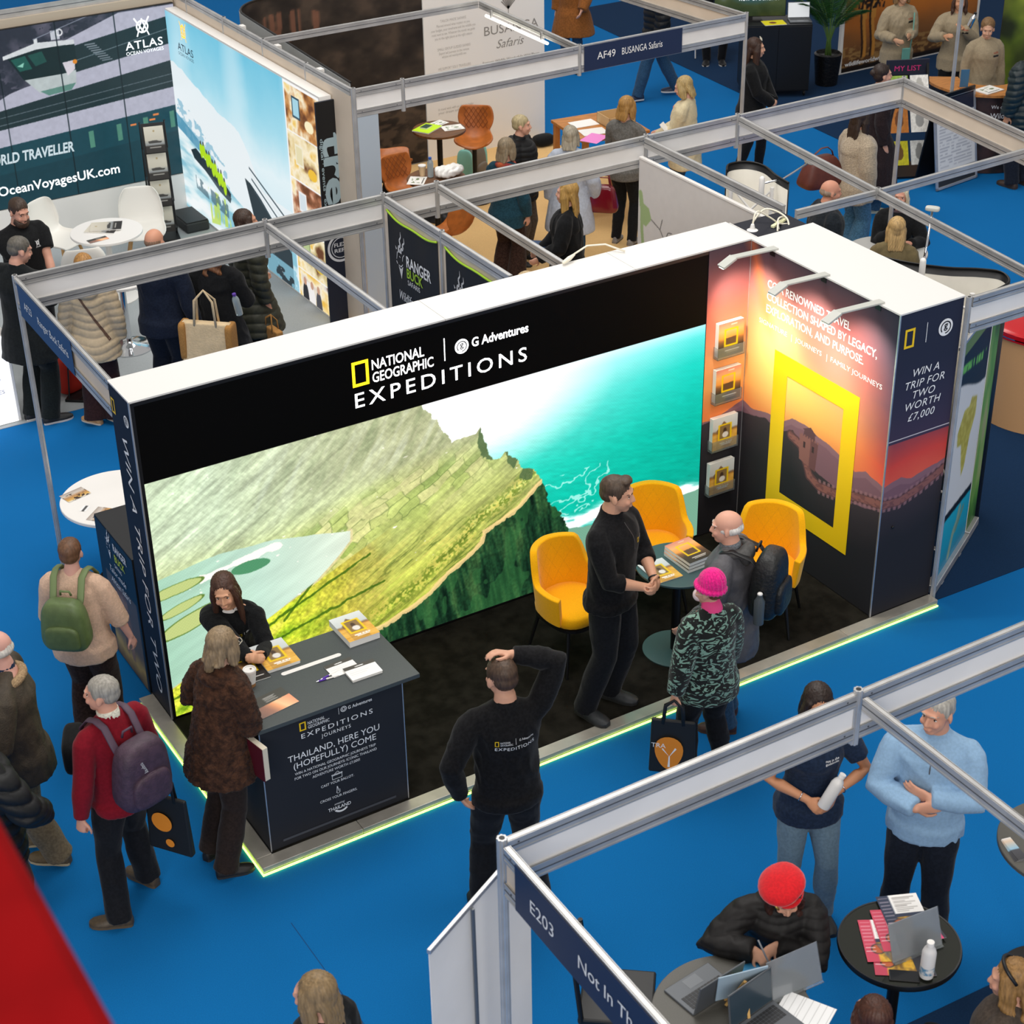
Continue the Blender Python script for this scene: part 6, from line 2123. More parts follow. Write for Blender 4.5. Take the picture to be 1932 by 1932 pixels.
# -- pale blue sweater man, arms crossed
def ex(o):
    zip_line(o, .37, .50)


person('grey-haired man in pale blue zip sweater with folded arms', -2.00, -4.28, 200, 1.80, 0, 1.08, head=(-.42, .06, .0), hl=(-.02, .20, 1.20), hr=(.04, .235, 1.14), el=(-1, -.2, -.5), er=(1, -.2, -.5),
       handl=dict(d=(1, -.12, .2), n=(.1, -1, .1), curl=.3), handr=dict(d=(-1, -.1, .25), n=(-.1, -1, 0), curl=.3), fl=(-.13, .0), fr=(.12, .05), skin='#d39a80', hair=('short', '#a8a39a'),
       top=dict(m=cloth('pale_blue_wool', '#8fb0cf', var=.05), off=.022, hem=-.13, collar=.03, name='zip_sweater', fold=.007, neck=.515), legs=dict(m=TROUSER_NAVY, off=.018, flare=.01), shoes='#141414', vox=.0062, extra=ex)


# -- red beret writer
def ex(o):
    H = o['H']
    mb = MB()
    mb.ell(H((.025, -.03, .095)), (.128, .132, .058), o['HR'] @ Euler((.25, .28, 0)).to_matrix())
    mb.rtube([H((.083 * math.cos(a), -.012 + .097 * math.sin(a), .058 - .01 * math.sin(a))) for a in np.linspace(0, 2 * PI, 20)], .014, 8)
    co, no, F = remesh(mb, .007, 5); co = co + no * (.004 * wav(co, (25, 25, 25), 8))[:, None]
    skin_obj('beret', co * o['k'], F, mat('red_wool', '#d8101c', .95, var=.08, scale=80, bump=.3, bscale=300, sheen=.5), o['root'])
    mb = MB().rtube([H((.055, .095, .052)), H((.06, .098, .07)), H((.07, .09, .082))], .007, 8)
    part(o, mb, 'beret_pin', mat('gold_pin', '#d8b25a', .3, 1.))


person('woman in red beret and black puffer coat bent over the table, writing', -3.22, -4.46, 181, 1.66, 0, 1.13, True, lean=.40, pz=.80, head=(.05, .20, .05), hlw=(-3.43, -4.72, 1.05), hrw=(-3.54, -4.69, 1.05), el=(-1, -.2, -.3), er=(1, -.2, -.3),
       handl=dict(d=(.75, .5, -.3), n=(.2, -.4, -1), curl=.9), handr=dict(d=(-.6, .7, -.3), n=(-.3, -.2, -1), curl=1.0), skin='#d4a084', hair=('wavy', '#3a1f18'), inner=dict(m=cloth('black_dotted_top', '#141416')),
       top=dict(m=mat('black_quilted_nylon', '#191717', .6, var=.12, spec=.3), off=.036, hem=-.18, hood=True, name='puffer_coat', puff=(.05, .007), fold=.006, neck=.5), legs=dict(m=TROUSER_BLACK), shoes='#141414', vox=.007, extra=ex)
# ------------------------------------------------------------------ people on the stands behind and at the bottom edge
BLACK_CLOTH = cloth('black_jacket_cloth', '#141517')
COTTON_KHAKI = cloth('khaki_shirt_cotton', '#9a8c74', var=.06)
NYLON_BLACK = MATS['black_nylon']
NAVY_WOOL = cloth('navy_wool', '#171f30')
BG = dict(eyes=False, vox=.0095)


def lanyard_strap(col, nm='strap', w=.010):
    """diagonal bag strap across back and chest"""
    def f(o):
        co, F = o['top'][1], o['top'][2]
        T = o['T']
        tr = BVHTree.FromPolygons([tuple(a) for a in co], [tuple(int(i) for i in f_) for f_ in F])
        for sy in (-1, 1):
            vs, fs = [], []
            for i, t in enumerate(np.linspace(0, 1, 14)):
                for d in (-w, w):
                    p = T((-.10 + .26 * t + d, .0, .48 - .50 * t + d * .5))
                    h = tr.ray_cast(p + V((0, sy * .5, 0)), V((0, -sy, 0)))
                    q = h[0] if h[0] is not None else p
                    vs.append((q + V((0, sy * .004, 0))) * o['k'])
                if i: n = 2 * i; fs.append((n - 2, n - 1, n + 1, n) if sy < 0 else (n, n + 1, n - 1, n - 2))
            mesh_obj(nm, vs, fs, mat('strap_' + col.strip('#'), col, .7), o['root'])
    return f


# ship-screen stand
def ex(o):
    T = o['T']
    a, f = marks(monogram(0, .012, .035)); b, g = text_mesh('ATLAS', .018, w=.05)
    n = len(a); a += [(q[0] - .025, q[1] - .028, 0) for q in b]; f += [tuple(i + n for i in q) for q in g]
    c = T((-.085, .2, .37)); decal(o, 'top', 'chest_logo', WHITE_INK, a, f, c, T((-.2, .2, .37)) - T((-.1, .2, .37)), T((-.1, .2, .45)) - T((-.1, .2, .37)))
    E, Wp = o['arms'][-1][1:]; d = (Wp - E).normalized(); c = Wp - d * .03; p = d.cross(V((0, 0, 1))).normalized(); q = d.cross(p)
    part(o, MB().tube([c + p * (.034 * math.cos(t)) + q * (.031 * math.sin(t)) for t in np.linspace(0, 2 * PI, 17)], (.006), 6), 'wristband', mat('blue_wristband', '#2a5fb0', .5))


person('bearded man in black polo shirt looking down at the ship-screen stand', -3.82, 5.92, 140, 1.80, 0, 1.12, head=(.1, .3, 0), hl=(-.10, .34, 1.0), hr=(.06, .36, 1.0), skin='#d09a84', hair=('short', '#3c2a1e'), beard='full',
       top=dict(m=BLACK_CLOTH, off=.02, sleeve=.55, name='polo_shirt', collar=.02, soff=.028), legs=dict(m=TROUSER_BLACK), vox=.008, extra=ex)
person('grey-haired man in long black jacket and black trousers at the white counter', -4.14, 4.98, 25, 1.79, 0, 1.12, head=(-.55, .3, 0), hl=(-.06, .36, 1.08), hr=(.06, .36, 1.08), skin='#cf9a84', hair=('short', '#5f5a52'),
       top=dict(m=cloth('black_coat', '#15191a'), off=.04, hem=-.30, flare=.05, collar=.02, name='jacket', fold=.009), legs=dict(m=cloth('black_green_trousers', '#151b1b'), off=.02, flare=.02), shoes='#16181c', sole='#c9c4c0', fyl=-.5, fyr=-.6, eyes=True, vox=.008)


def ex(o):
    lanyard_strap('#5a4030')(o)


person('woman in beige quilted puffer jacket with wine-red trousers', -3.66, 4.62, 352, 1.64, 0, 1.08, True, head=(.15, .05, 0), hl=(-.28, .12, .85), skin='#d9a48c', hair=('bob', '#a87a42'),
       top=dict(m=mat('beige_nylon', '#bca88a', .5, var=.05, spec=.4), off=.042, hem=-.22, flare=.03, hood=True, puff=(.075, .010), fold=.003, name='puffer_jacket'), legs=dict(m=cloth('wine_trousers', '#2e1b1d'), off=.02, flare=.045), shoes='#c79a6a', sole='#e0d4c4', fyl=.9, fyr=.6, extra=ex, **BG)
person('bald man in dark navy sweater gesturing beside the white round table', -3.04, 4.52, 15, 1.77, 0, 1.16, head=(-.1, .05, 0), hlw=(-2.98, 5.10, 1.22), hr=(.34, -.02, .84), skin='#cf9478', hair=('buzz', '#8a6a54'),
       top=dict(m=NAVY_WOOL, off=.024, hem=-.16, collar=.03, name='sweater', fold=.008), legs=dict(m=TROUSER_NAVY, off=.024, flare=.02), handl=dict(curl=.15, spread=.25), **BG)
person('woman with long wavy auburn hair in black coat carrying the canvas tote', -2.60, 4.26, 12, 1.68, 0, 1.12, True, head=(.1, .05, 0), hr=(.18, .26, 1.1), skin='#d9a48c', hair=('wavy', '#6e4526'),
       top=dict(m=BLACK_CLOTH, off=.035, hem=-.45, flare=.10, name='long_coat', fold=.009), legs=dict(m=TROUSER_BLACK), **BG)
person('brown-haired woman in olive quilted coat by the lightbox', -2.08, 4.72, 55, 1.68, 0, 1.06, True, head=(-.4, -.05, 0), hl=(-.22, .2, 1.0), skin='#d0987c', hair=('long', '#3c2a20'),
       top=dict(m=mat('olive_nylon', '#34352a', .55, var=.1, spec=.35), off=.045, hem=-.40, flare=.10, hood=True, puff=(.085, .014), fold=.004, name='quilted_coat'), legs=dict(m=TROUSER_BLACK), **BG)


# safari stand
def ex(o):
    T = o['T']
    mb = MB().rtube([T((.088 * math.sin(a), -.015 + .082 * math.cos(a), .515 + .015 * math.cos(a * 2))) for a in np.linspace(-PI, PI, 24)], .032, 10)
    co, no, F = remesh(mb, .009, 3); co = co + no * (.008 * wav(co, (50, 50, 50), 3))[:, None]
    skin_obj('scarf', co * o['k'], F, mat('orange_scarf', '#c2603a', .9, color2='#8a2f3a', scale=22), o['root'])


person('woman in teal jumper, orange scarf and wide brown cord trousers', 1.05, 5.28, 30, 1.60, 0, 1.10, True, head=(-.3, .05, 0), hl=(-.2, .2, .95), skin='#d5a08a', hair=('bob', '#8a7a62'),
       top=dict(m=cloth('teal_wool', '#1c3f4e'), off=.028, hem=-.20, name='jumper', fold=.008), legs=dict(m=CORD_BROWN, off=.022, flare=.055), extra=ex, **BG)
person('short-haired woman in black down jacket facing right, behind the orange scarf', 1.50, 5.74, 115, 1.64, 0, 1.10, True, head=(.35, 0, 0), skin='#d9a48c', hair=('short', '#b0a07a'), inner=dict(m=cloth('plum_top', '#7a3040')),
       top=dict(m=NYLON_BLACK, off=.045, hem=-.18, collar=.03, neck=.505, hood=True, puff=(.06, .014), fold=.004, name='down_jacket'), legs=dict(m=cloth('taupe_trousers', '#5a5048'), off=.008), shoes='#1b1a1a', eyes=True, vox=.008)
person('grey-haired woman in pale blue quilted coat, seen from behind', 1.80, 5.24, 12, 1.60, 0, 1.12, True, hr=(.30, .06, .90), skin='#d9a48c', hair=('bob', '#a39a88'),
       top=dict(m=mat('pale_blue_quilt', '#b4bccb', .6, var=.06, bump=.5, bscale=18), off=.04, hem=-.42, flare=.06, fold=.005, collar=.03, name='quilted_coat'), legs=dict(m=JEANS, off=.012), **BG)
person('young woman with long blond hair in black coat walking left with a blue folder', .80, 3.74, 282, 1.66, 0, 1.05, True, hr=(.12, .30, .98), hl=(-.22, .26, 1.0), skin='#d9a48c', hair=('long', '#b08a4a'),
       top=dict(m=BLACK_CLOTH, off=.035, hem=-.28, flare=.05, collar=.03, name='coat', fold=.009), legs=dict(m=TROUSER_BLACK), **BG)
person('blond-haired woman in grey top and black trousers at the wooden table', 2.72, 5.56, 28, 1.66, 0, 1.02, True, head=(-.35, .1, 0), hl=(-.15, .3, 1.05), hr=(.15, .3, 1.05), skin='#d9a48c', hair=('bob', '#a67c42'),
       top=dict(m=cloth('grey_jersey', '#6c6a66'), off=.022, hem=-.14, name='jumper', fold=.008), legs=dict(m=TROUSER_BLACK, off=.012), shoes='#8a8684', **BG)


def ex(o):
    T = o['T']
    mb = MB()
    for k in range(9):
        z = .16 + k * .035
        mb.tube([T((-.062 + .0155 * j, .148 - .35 * (-.062 + .0155 * j) ** 2 * 8, z)) for j in range(9)], .005, 6)
    part(o, mb, 'striped_top', mat('coral_stripe', '#d86a55', .8))


person('blond-haired woman in cream cardigan and red-striped top reading a leaflet', 3.68, 5.78, 290, 1.66, 0, 1.06, True, head=(.1, .28, 0), hl=(-.06, .32, 1.05), hr=(.08, .32, 1.05), skin='#d9a690', hair=('bob', '#b39a68'),
       top=dict(m=cloth('cream_wool', '#d9cba8', var=.05), off=.03, hem=-.26, flare=.03, name='cardigan', fold=.008), legs=dict(m=JEANS), extra=ex, eyes=True, vox=.008)
SEAT = dict(pz=.585, fl=(-.11, .36), fr=(.11, .38), kl=(-.1, .3, 1), kr=(.1, .3, 1))
person('person in dark blue puffer sitting half hidden behind the partition end', .34, 7.42, 90, 1.70, .22, 1.10, skin='#d9a48c', hair=('short', '#4a3a2c'), top=dict(m=mat('blue_nylon', '#27354f', .5, var=.1), off=.05, hem=-.06, puff=(.08, .015), name='puffer_jacket'), legs=dict(m=TROUSER_NAVY), **SEAT, **BG)
person('brown-haired person sitting behind the black antelope banners', -.56, 3.42, 70, 1.66, 0, 1.06, True, skin='#d9a48c', hair=('bob', '#7a5a3a'), top=dict(m=BLACK_CLOTH, off=.03, hem=-.06), legs=dict(m=TROUSER_BLACK), **SEAT, **BG)
person('blond-haired person sitting just behind the screen wall', -.20, 2.86, 90, 1.62, 0, 1.05, True, skin='#d9a48c', hair=('bob', '#c8b08a'), top=dict(m=cloth('sand_top', '#a8987c'), off=.03, hem=-.06), legs=dict(m=JEANS), **SEAT, **BG)

# far aisle
person('person in tan brown coat and dark trousers, cut by the top edge', 5.78, 11.3, 200, 1.70, 0, 1.1, True, hl=(-.2, .22, .95), skin='#d9a48c', hair=('bob', '#4a3626'), top=dict(m=cloth('tan_teddy_coat', '#8a5426', bump=.7, bscale=120), off=.045, hem=-.40, flare=.08, name='coat'), legs=dict(m=JEANS, off=.012), **BG)
person('person in black down jacket and blue jeans striding behind the AF49 board', 6.02, 9.62, 262, 1.78, 0, 1.1, fl=(-.10, .26), fr=(.10, -.30, .04), skin='#d9a48c', hair=('short', '#4a3626'), top=dict(m=NYLON_BLACK, off=.05, hem=-.20, puff=(.08, .015), name='down_jacket'), legs=dict(m=JEANS, off=.018, flare=.01), shoes='#1f2a44', sole='#ded9d2', **BG)


def ex(o):
    H = o['H']
    mb = MB()
    for s in (-1, 1): mb.tube([H((s * .032 + .024 * math.cos(a), .052 + .014 * math.sin(a), .120 - .016 * math.sin(a))) for a in np.linspace(0, 2 * PI, 13)], .0045, 6)
    part(o, mb, 'sunglasses', mat('pale_sunglasses', '#c9c4b4', .3))
    T = o['T']; zip_line(o, .05, .47)


person('brown-haired woman in black jacket with hands clasped by the far corner post', 5.17, 6.48, 112, 1.68, 0, 1.06, True, head=(.3, 0, 0), hl=(-.02, .27, 1.0), hr=(.05, .26, .99), el=(-1, -.4, -.3), er=(1, -.4, -.3), handl=dict(d=(.8, .5, -.1), n=(.2, -1, 0), curl=.9), handr=dict(d=(-.8, .5, -.1), n=(-.2, -1, 0), curl=.9),
       fl=(-.10, .1), fr=(.12, -.12), skin='#dba88c', hair=('long', '#3a241a'), top=dict(m=BLACK_CLOTH, off=.035, hem=-.18, collar=.035, name='jacket', fold=.007), legs=dict(m=TROUSER_BLACK, off=.008), shoes='#17171a', eyes=True, vox=.008, extra=ex)


def ex(o):
    T = o['T']
    c = T((-.085, .2, .38)); u, v = T((-.2, .2, .37)) - T((-.1, .2, .37)), T((-.1, .2, .45)) - T((-.1, .2, .37))
    decal(o, 'top', 'name_badge', BLACK, *marks([[(-.038, -.03), (.038, -.03), (.038, -.008), (-.038, -.008)]]), c, u, v, .010)
    a, f = text_mesh('wildlife', .03, w=.075, bold=.01)
    decal(o, 'top', 'chest_lettering', mat('red_thread', '#a8452f', .8), [(q[0] - .038, q[1] + .010, 0) for q in a], f, c, u, v)


KH = dict(m=COTTON_KHAKI, off=.028, hem=-.20, name='khaki_shirt', fold=.010, collar=.015)
person('woman in khaki shirt with small turquoise bag in front of the orange cheetah poster', 8.10, 7.22, 168, 1.72, 0, 1.08, True, hl=(-.02, .30, 1.18), hr=(.16, .26, 1.12), skin='#c99a7a', hair=('bob', '#8a6a44'), top=KH, legs=dict(m=TROUSER_BLACK), extra=ex, handl=dict(curl=.2), **BG)
person('curly-haired woman in khaki shirt holding a steel bottle', 8.52, 6.62, 190, 1.70, 0, 1.06, True, hl=(-.06, .30, 1.36), hr=(.16, .26, 1.24), skin='#c4906e', hair=('wavy', '#4a3226'), top=KH, legs=dict(m=cloth('black_shorts', '#121214'), off=.02, hem=.30), extra=ex, **BG)
person('woman in khaki shirt standing behind the leaflet desk, looking down', 8.00, 5.60, 172, 1.68, 0, 1.08, True, head=(-.35, .25, 0), skin='#cfa085', hair=('pony', '#7a5c3a'), top=KH, legs=dict(m=COTTON_KHAKI), extra=ex, eyes=True, vox=.0075)
person('woman in woolly beige jacket and wide jeans, with a brown bag', 4.50, 3.86, 62, 1.66, 0, 1.12, True, hl=(-.26, .12, .84), skin='#d9a48c', hair=('long', '#33241c'),
       top=dict(m=mat('beige_sherpa', '#b0a08a', .95, var=.14, scale=70, bump=1.0, bscale=90, sheen=.3), off=.055, hem=-.22, flare=.0, collar=.05, name='woolly_jacket', fold=.009), legs=dict(m=cloth('mid_blue_jeans', '#4a7390', var=.2), off=.025, flare=.06), shoes='#c9c4ba', **BG)
person('woman in long dark brown coat and white trainers, face in profile', 5.66, 4.84, 82, 1.69, 0, 1.08, True, head=(-.05, 0, 0), skin='#d9a48c', hair=('bun', '#2c1e18'),
       top=dict(m=cloth('dark_plum_coat', '#2a2022'), off=.04, hem=-.68, flare=.09, collar=.03, name='long_coat', fold=.010), legs=dict(m=JEANS, off=.02, flare=.03), shoes='#c9cdb4', sole='#d9dcc8', **BG)
person('man in dark green puffer jacket cut by the right edge', 7.62, 4.46, 330, 1.80, 0, 1.12, skin='#c9906e', hair=('short', '#8a4a2a'), top=dict(m=mat('green_nylon', '#16262a', .5, var=.1), off=.05, hem=-.20, puff=(.07, .015), name='puffer_jacket'), legs=dict(m=TROUSER_NAVY, off=.02, flare=.02), shoes='#3a2a20', **BG)
person('person in black sitting on a folding chair behind the AF49 board', 7.86, 10.75, 185, 1.70, 0, 1.05, skin='#d9a48c', hair=('short', '#3a2a20'), top=dict(m=BLACK_CLOTH, off=.03, hem=-.06), legs=dict(m=TROUSER_BLACK), shoes='#17171a', sole='#e8e4de', **SEAT, **BG)

# seated trio behind the sunset wall
person('balding man in dark gilet sitting behind the sunset wall', 3.38, 3.00, 78, 1.74, 0, 1.12, head=(-.1, .1, 0), skin='#d99a80', hair=('ring', '#a08a78'), top=dict(m=cloth('charcoal_gilet', '#20262c'), off=.04, hem=-.06, collar=.03, name='gilet'), legs=dict(m=JEANS), beard='stubble', **SEAT, **BG)
person('white-haired woman in black cardigan sitting, facing the balcony', 4.02, 2.66, 195, 1.64, 0, 1.10, True, hl=(-.16, .30, .86), hr=(.06, .28, .95), skin='#d99c84', hair=('bob', '#d8cbb0'), top=dict(m=cloth('black_cardigan', '#17181a'), off=.03, hem=-.06, neck=.5), legs=dict(m=TROUSER_BLACK), inner=dict(m=cloth('grey_top', '#5a4a50')), **SEAT, eyes=True, vox=.008)
person('blond-haired woman in olive shirt sitting with her back to the balcony', 3.40, 2.02, 15, 1.64, 0, 1.08, True, head=(.15, 0, 0), hl=(-.12, .3, .8), skin='#d9a48c', hair=('lob', '#c2a06a'), top=dict(m=cloth('olive_shirt', '#77694a', var=.05), off=.026, hem=-.06, collar=.03, name='shirt', fold=.006), legs=dict(m=TROUSER_BLACK), **SEAT, **BG)


# bottom edge
def ex(o):
    H = o['H']
    mb = MB().tube([H((.0865 * math.cos(a), -.034 + .099 * math.sin(a) * .75, .046 + .088 * abs(math.sin(a)) ** .8)) for a in np.linspace(.0, PI, 24)], .010, 8)
    part(o, mb, 'headband', BLACK)


person('woman with long blond hair and black headband sitting at the bottom right corner', -2.70, -5.62, 305, 1.64, 0, 1.10, True, head=(.35, .05, 0), skin='#d09a80', hair=('wavy', '#8f6a3a'), top=dict(m=cloth('taupe_jacket', '#4a4038'), off=.03, hem=-.06), legs=dict(m=TROUSER_BLACK), extra=ex, vox=.008, eyes=False, **SEAT)
person('brown-haired head at the bottom edge below the round mirror table', -3.42, -5.43, 345, 1.62, .0, 1.0, True, skin='#d9a48c', hair=('bob', '#4a281a'), top=dict(m=BLACK_CLOTH, off=.03, hem=-.06), legs=dict(m=TROUSER_BLACK), vox=.009, eyes=False, **SEAT)
person('woman with straight blond-brown hair at the bottom edge, seen from behind', -5.72, -4.22, 300, 1.64, 0, 1.05, True, head=(.25, .05, 0), skin='#d9a48c', hair=('long', '#8a7250'), top=dict(m=BLACK_CLOTH, off=.03, hem=-.2), legs=dict(m=TROUSER_BLACK), vox=.008, eyes=False)
# ------------------------------------------------------------------ bags and things people carry
def place(person_root_xy, face, dx, dy, z):
    a = math.radians(-30.87 - face); c, s = math.cos(a), math.sin(a)
    return (person_root_xy[0] + dx * c - dy * s, person_root_xy[1] + dx * s + dy * c, z), a


def strap(mb, pts, w=.02, t=.006):
    mb.tube(pts, [(w, t)] * len(pts), 8)
    return mb


def rucksack(name, label, xy, face, z, size, m, m2, dy=-.19, tilt=0., bands=True, straps=((-.09, .33), (.09, .33)), pocket=.45, zs=None):
    loc, a = place(xy, face, 0, dy, z)
    b = thing(name, label, 'backpack', loc, a)
    w, d, h = size
    o = MB().sq((0, -d * .5, 0), (w / 2, d / 2, h / 2), .55, Euler((tilt, 0, 0)).to_matrix(), taper=.12).build('bag_body', m, b, smooth=180)
    MB().sq((0, -d * .98, -h * .16), (w * .38, d * .18, h * .24 * pocket / .45), .55, taper=.05).build('front_pocket', m, b, smooth=180)
    MB().tube([(w * .36 * math.cos(t), -d * (.97 + .05 * math.sin(t)), -h * .16 + h * .24 * math.sin(t)) for t in np.linspace(.15, PI - .15, 14)], .004, 6).build('zip', m2, b)
    MB().tube([(-.035, -.01, h * .47), (-.03, -.02, h * .56), (.03, -.02, h * .56), (.035, -.01, h * .47)], .008, 8).build('grab_handle', m2, b, smooth=180)
    for sx, top in straps:
        q = zs or h * .66 + .04
        mb = strap(MB(), [(sx, -.07, h * .22), (sx * 1.02, .0, h * .40), (sx * 1.05, .06, q - .02), (sx * 1.1, .13, q), (sx * 1.15, .20, q - .02), (sx * 1.2, .27, q - .10), (sx * 1.3, .28, q - .22)], .024, .007)
        mb.build('shoulder_strap', m2, b, smooth=180)
    return b


GREEN_L = mat('green_leather', '#5c6f42', .45, var=.08, scale=20, bump=.15, bscale=200)
rucksack('backpack', 'green leather backpack worn by the woman in the beige jumper', (-5.37, .12), 8, 1.13, (.31, .17, .37), GREEN_L, mat('green_strap', '#6d7f52', .6), -.16)
PURP = mat('purple_nylon', '#43303f', .6, var=.15, scale=25, bump=.3, bscale=90)
b = rucksack('backpack', 'dark purple backpack on the man in the crimson sweater', (-5.74, -1.53), 312, 1.14, (.34, .19, .46), PURP, mat('purple_strap', '#4f3b4c', .6), -.15, .06, zs=.30)
lettering('logo', [('osprey', -.04, 0, .035, dict(w=.09))], (-.05, -.185, .10), (.35, 0, -.94), (.94, 0, .35), GREY_INK, b, .012)
b = rucksack('backpack', 'bulging black rucksack on the bald old man', (-1.66, -2.04), 296, 1.24, (.33, .20, .48), mat('black_ruck_nylon', '#141516', .5, var=.2, scale=20, bump=.6, bscale=40), BLACK, -.15, .04, zs=.225)
MB().lathe([(.0, -.11), (.034, -.11), (.036, .06), (.02, .09), (.018, .11), (0, .11)], (-.19, -.10, -.10), 16).build('water_bottle', mat('grey_bottle', '#4d5458', .3), b, smooth=40)
MB().ell((-.19, -.10, .015), (.018, .018, .012)).build('bottle_cap', WHITE, b, smooth=180)
# grey and turquoise backpack on the floor
g = thing('backpack', 'grey and turquoise backpack on the sand carpet behind the scarf woman', 'backpack', (2.28, 8.10, .008), .5)
MB().sq((0, 0, .25), (.17, .12, .245), .6, taper=.15).build('bag_body', mat('taupe_canvas', '#7d7365', .8), g, smooth=180)
for s in (-1, 1): MB().sq((s * .16, .02, .24), (.035, .11, .23), .6).build('side_panel', mat('turquoise_canvas', '#8fd2c6', .8), g, smooth=180)
MB().sq((0, -.11, .16), (.12, .035, .13), .6).build('front_pocket', MATS['taupe_canvas'], g, smooth=180)


def flat_bag(name, label, loc, a, w, h, d, m, hm, handle=.2, cat='bag', taper=.0, side=None):
    b = thing(name, label, cat, loc, a)
    mb = MB()
    t = d / 2
    mb.add([(-w / 2, -t, -h / 2), (w / 2, -t, -h / 2), (w / 2, t, -h / 2), (-w / 2, t, -h / 2), (-w / 2 * (1 - taper), -t * .5, h / 2), (w / 2 * (1 - taper), -t * .5, h / 2), (w / 2 * (1 - taper), t * .5, h / 2), (-w / 2 * (1 - taper), t * .5, h / 2)],
           [(0, 3, 2, 1), (4, 5, 6, 7), (0, 1, 5, 4), (1, 2, 6, 5), (2, 3, 7, 6), (3, 0, 4, 7)])
    mb.build('bag_body', m, b, bevel=min(.012, d * .3))
    if side:
        for s in (-1, 1): MB().sq((s * w * .47, 0, 0), (w * .07, t * 1.05, h * .5), .3).build('side_panel', side, b, smooth=180)
    for s in (-1, 1):
        strap(MB(), [(-w * .22, s * t * .5, h * .42), (-w * .18, s * t * .4, h * .5 + handle * .7), (0, 0, h * .5 + handle), (w * .18, s * t * .4, h * .5 + handle * .7), (w * .22, s * t * .5, h * .42)], .012, .004).build('handle', hm, b, smooth=180)
    return b


CANVAS = mat('cream_canvas', '#d8bf98', .9, var=.06, scale=12, bump=.4, bscale=60)
JUTE = mat('brown_jute', '#a9793f', .95, var=.15, scale=150)
loc, a = place((-2.60, 4.26), 12, .02, -.37, .86)
b = flat_bag('tote_bag', 'large cream canvas and jute tote bag on the auburn-haired woman', loc, a, .46, .36, .16, CANVAS, CANVAS, .30, side=JUTE)
loc, a = place((-2.08, 4.72), 55, .34, .0, .42)
flat_bag('shopping_bag', 'brown paper shopping bag beside the olive-coated woman', loc, a, .30, .44, .14, JUTE, JUTE, .12)
SHOP = mat('black_shop_bag', '#141414', .6)
ORANGE = mat('orange_print', '#e58a1f', .6)
for lb, loc, a, fl_ in (('black shop bag with orange print in the hand of the tiger-print woman', (-2.41, -2.45, .40), -.75, 1), ('black shop bag with orange dots hanging behind the crimson sweater man', (-5.50, -1.60, .56), -.95, 0)):
    b = flat_bag('shop_bag', lb, loc, a, .30, .42, .05, SHOP, SHOP, .15, taper=.06)
    n = (0, -.027, 0)
    if fl_:
        shape2d('orange_mark', [[(-.02 + .09 * math.cos(t) * (1 + .25 * math.sin(t)), -.04 + .13 * math.sin(t)) for t in np.linspace(0, 2 * PI, 24, endpoint=False)]], n, (1, 0, 0), (0, 0, 1), ORANGE, b, .004)
        shape2d('white_mark', [[(-.025, -.15), (-.010, -.15), (-.012, -.06), (-.02, -.06)], [(-.02, -.07), (-.012, -.06), (.03, .0), (.02, .01)], [(-.02, -.06), (-.012, -.07), (-.06, .0), (-.065, -.01)]], n, (1, 0, 0), (0, 0, 1), WHITE_INK, b, .006)
        lettering('lettering', [('TRA', -.135, .0, .05)], n, (1, 0, 0), (0, 0, 1), WHITE_INK, b, .005)
    else:
        shape2d('orange_mark', disc_poly(-.03, .02, .07) + disc_poly(.01, -.13, .03), n, (1, 0, 0), (0, 0, 1), ORANGE, b, .004)
loc, a = place((1.80, 5.24), 12, .34, .05, .84)
b = thing('handbag', 'shiny dark red handbag beside the pale blue coat', 'bag', loc, a)
MB().sq((0, 0, -.02), (.15, .07, .15), .45, taper=.22).build('bag_body', mat('red_patent', '#6d0f1e', .15, spec=.7), b, smooth=180)
for s in (-1, 1): strap(MB(), [(-.08, s * .03, .10), (-.06, s * .03, .22), (.06, s * .03, .22), (.08, s * .03, .10)], .008, .006).build('handle', MATS['red_patent'], b, smooth=180)
loc, a = place((4.50, 3.86), 62, -.12, -.36, 1.02)
b = thing('handbag', 'large brown leather bag behind the woolly jacket', 'bag', loc, a)
MB().sq((0, 0, 0), (.12, .23, .17), .5, taper=.3).build('bag_body', mat('brown_leather', '#5c2a20', .5, var=.1, scale=15), b, smooth=180)
strap(MB(), [(0, -.14, .12), (0, -.10, .20), (0, -.02, .25), (0, .06, .25), (0, .12, .20), (0, .15, .12)], .014, .006).build('handle', MATS['brown_leather'], b, smooth=180)
loc, a = place((8.10, 7.22), 168, -.02, .24, .88)
b = thing('pouch', 'small turquoise pouch hanging on the khaki shirt', 'bag', loc, a)
MB().box((-.055, -.012, -.10), (.055, .012, .10)).build('pouch_body', mat('turquoise_leather', '#5f9a90', .6), b, bevel=.008)
strap(MB(), [(-.05, 0, .09), (-.09, -.04, .30), (-.11, -.10, .52)], .008, .003).build('strap', MATS['turquoise_leather'], b, smooth=180)
loc, a = place((-6.13, -.86), 262, -.06, -.34, .90)
b = thing('crossbody_bag', 'black crossbody bag with pale patterned flap behind the waxed jacket', 'bag', loc, a)
MB().sq((0, 0, 0), (.15, .07, .12), .5).build('bag_body', BLACK_CLOTH, b, smooth=180)
MB().sq((-.03, -.065, .02), (.11, .012, .09), .5).build('flap', mat('sage_pattern', '#a9b8ac', .8, var=.2, scale=60), b, smooth=180)


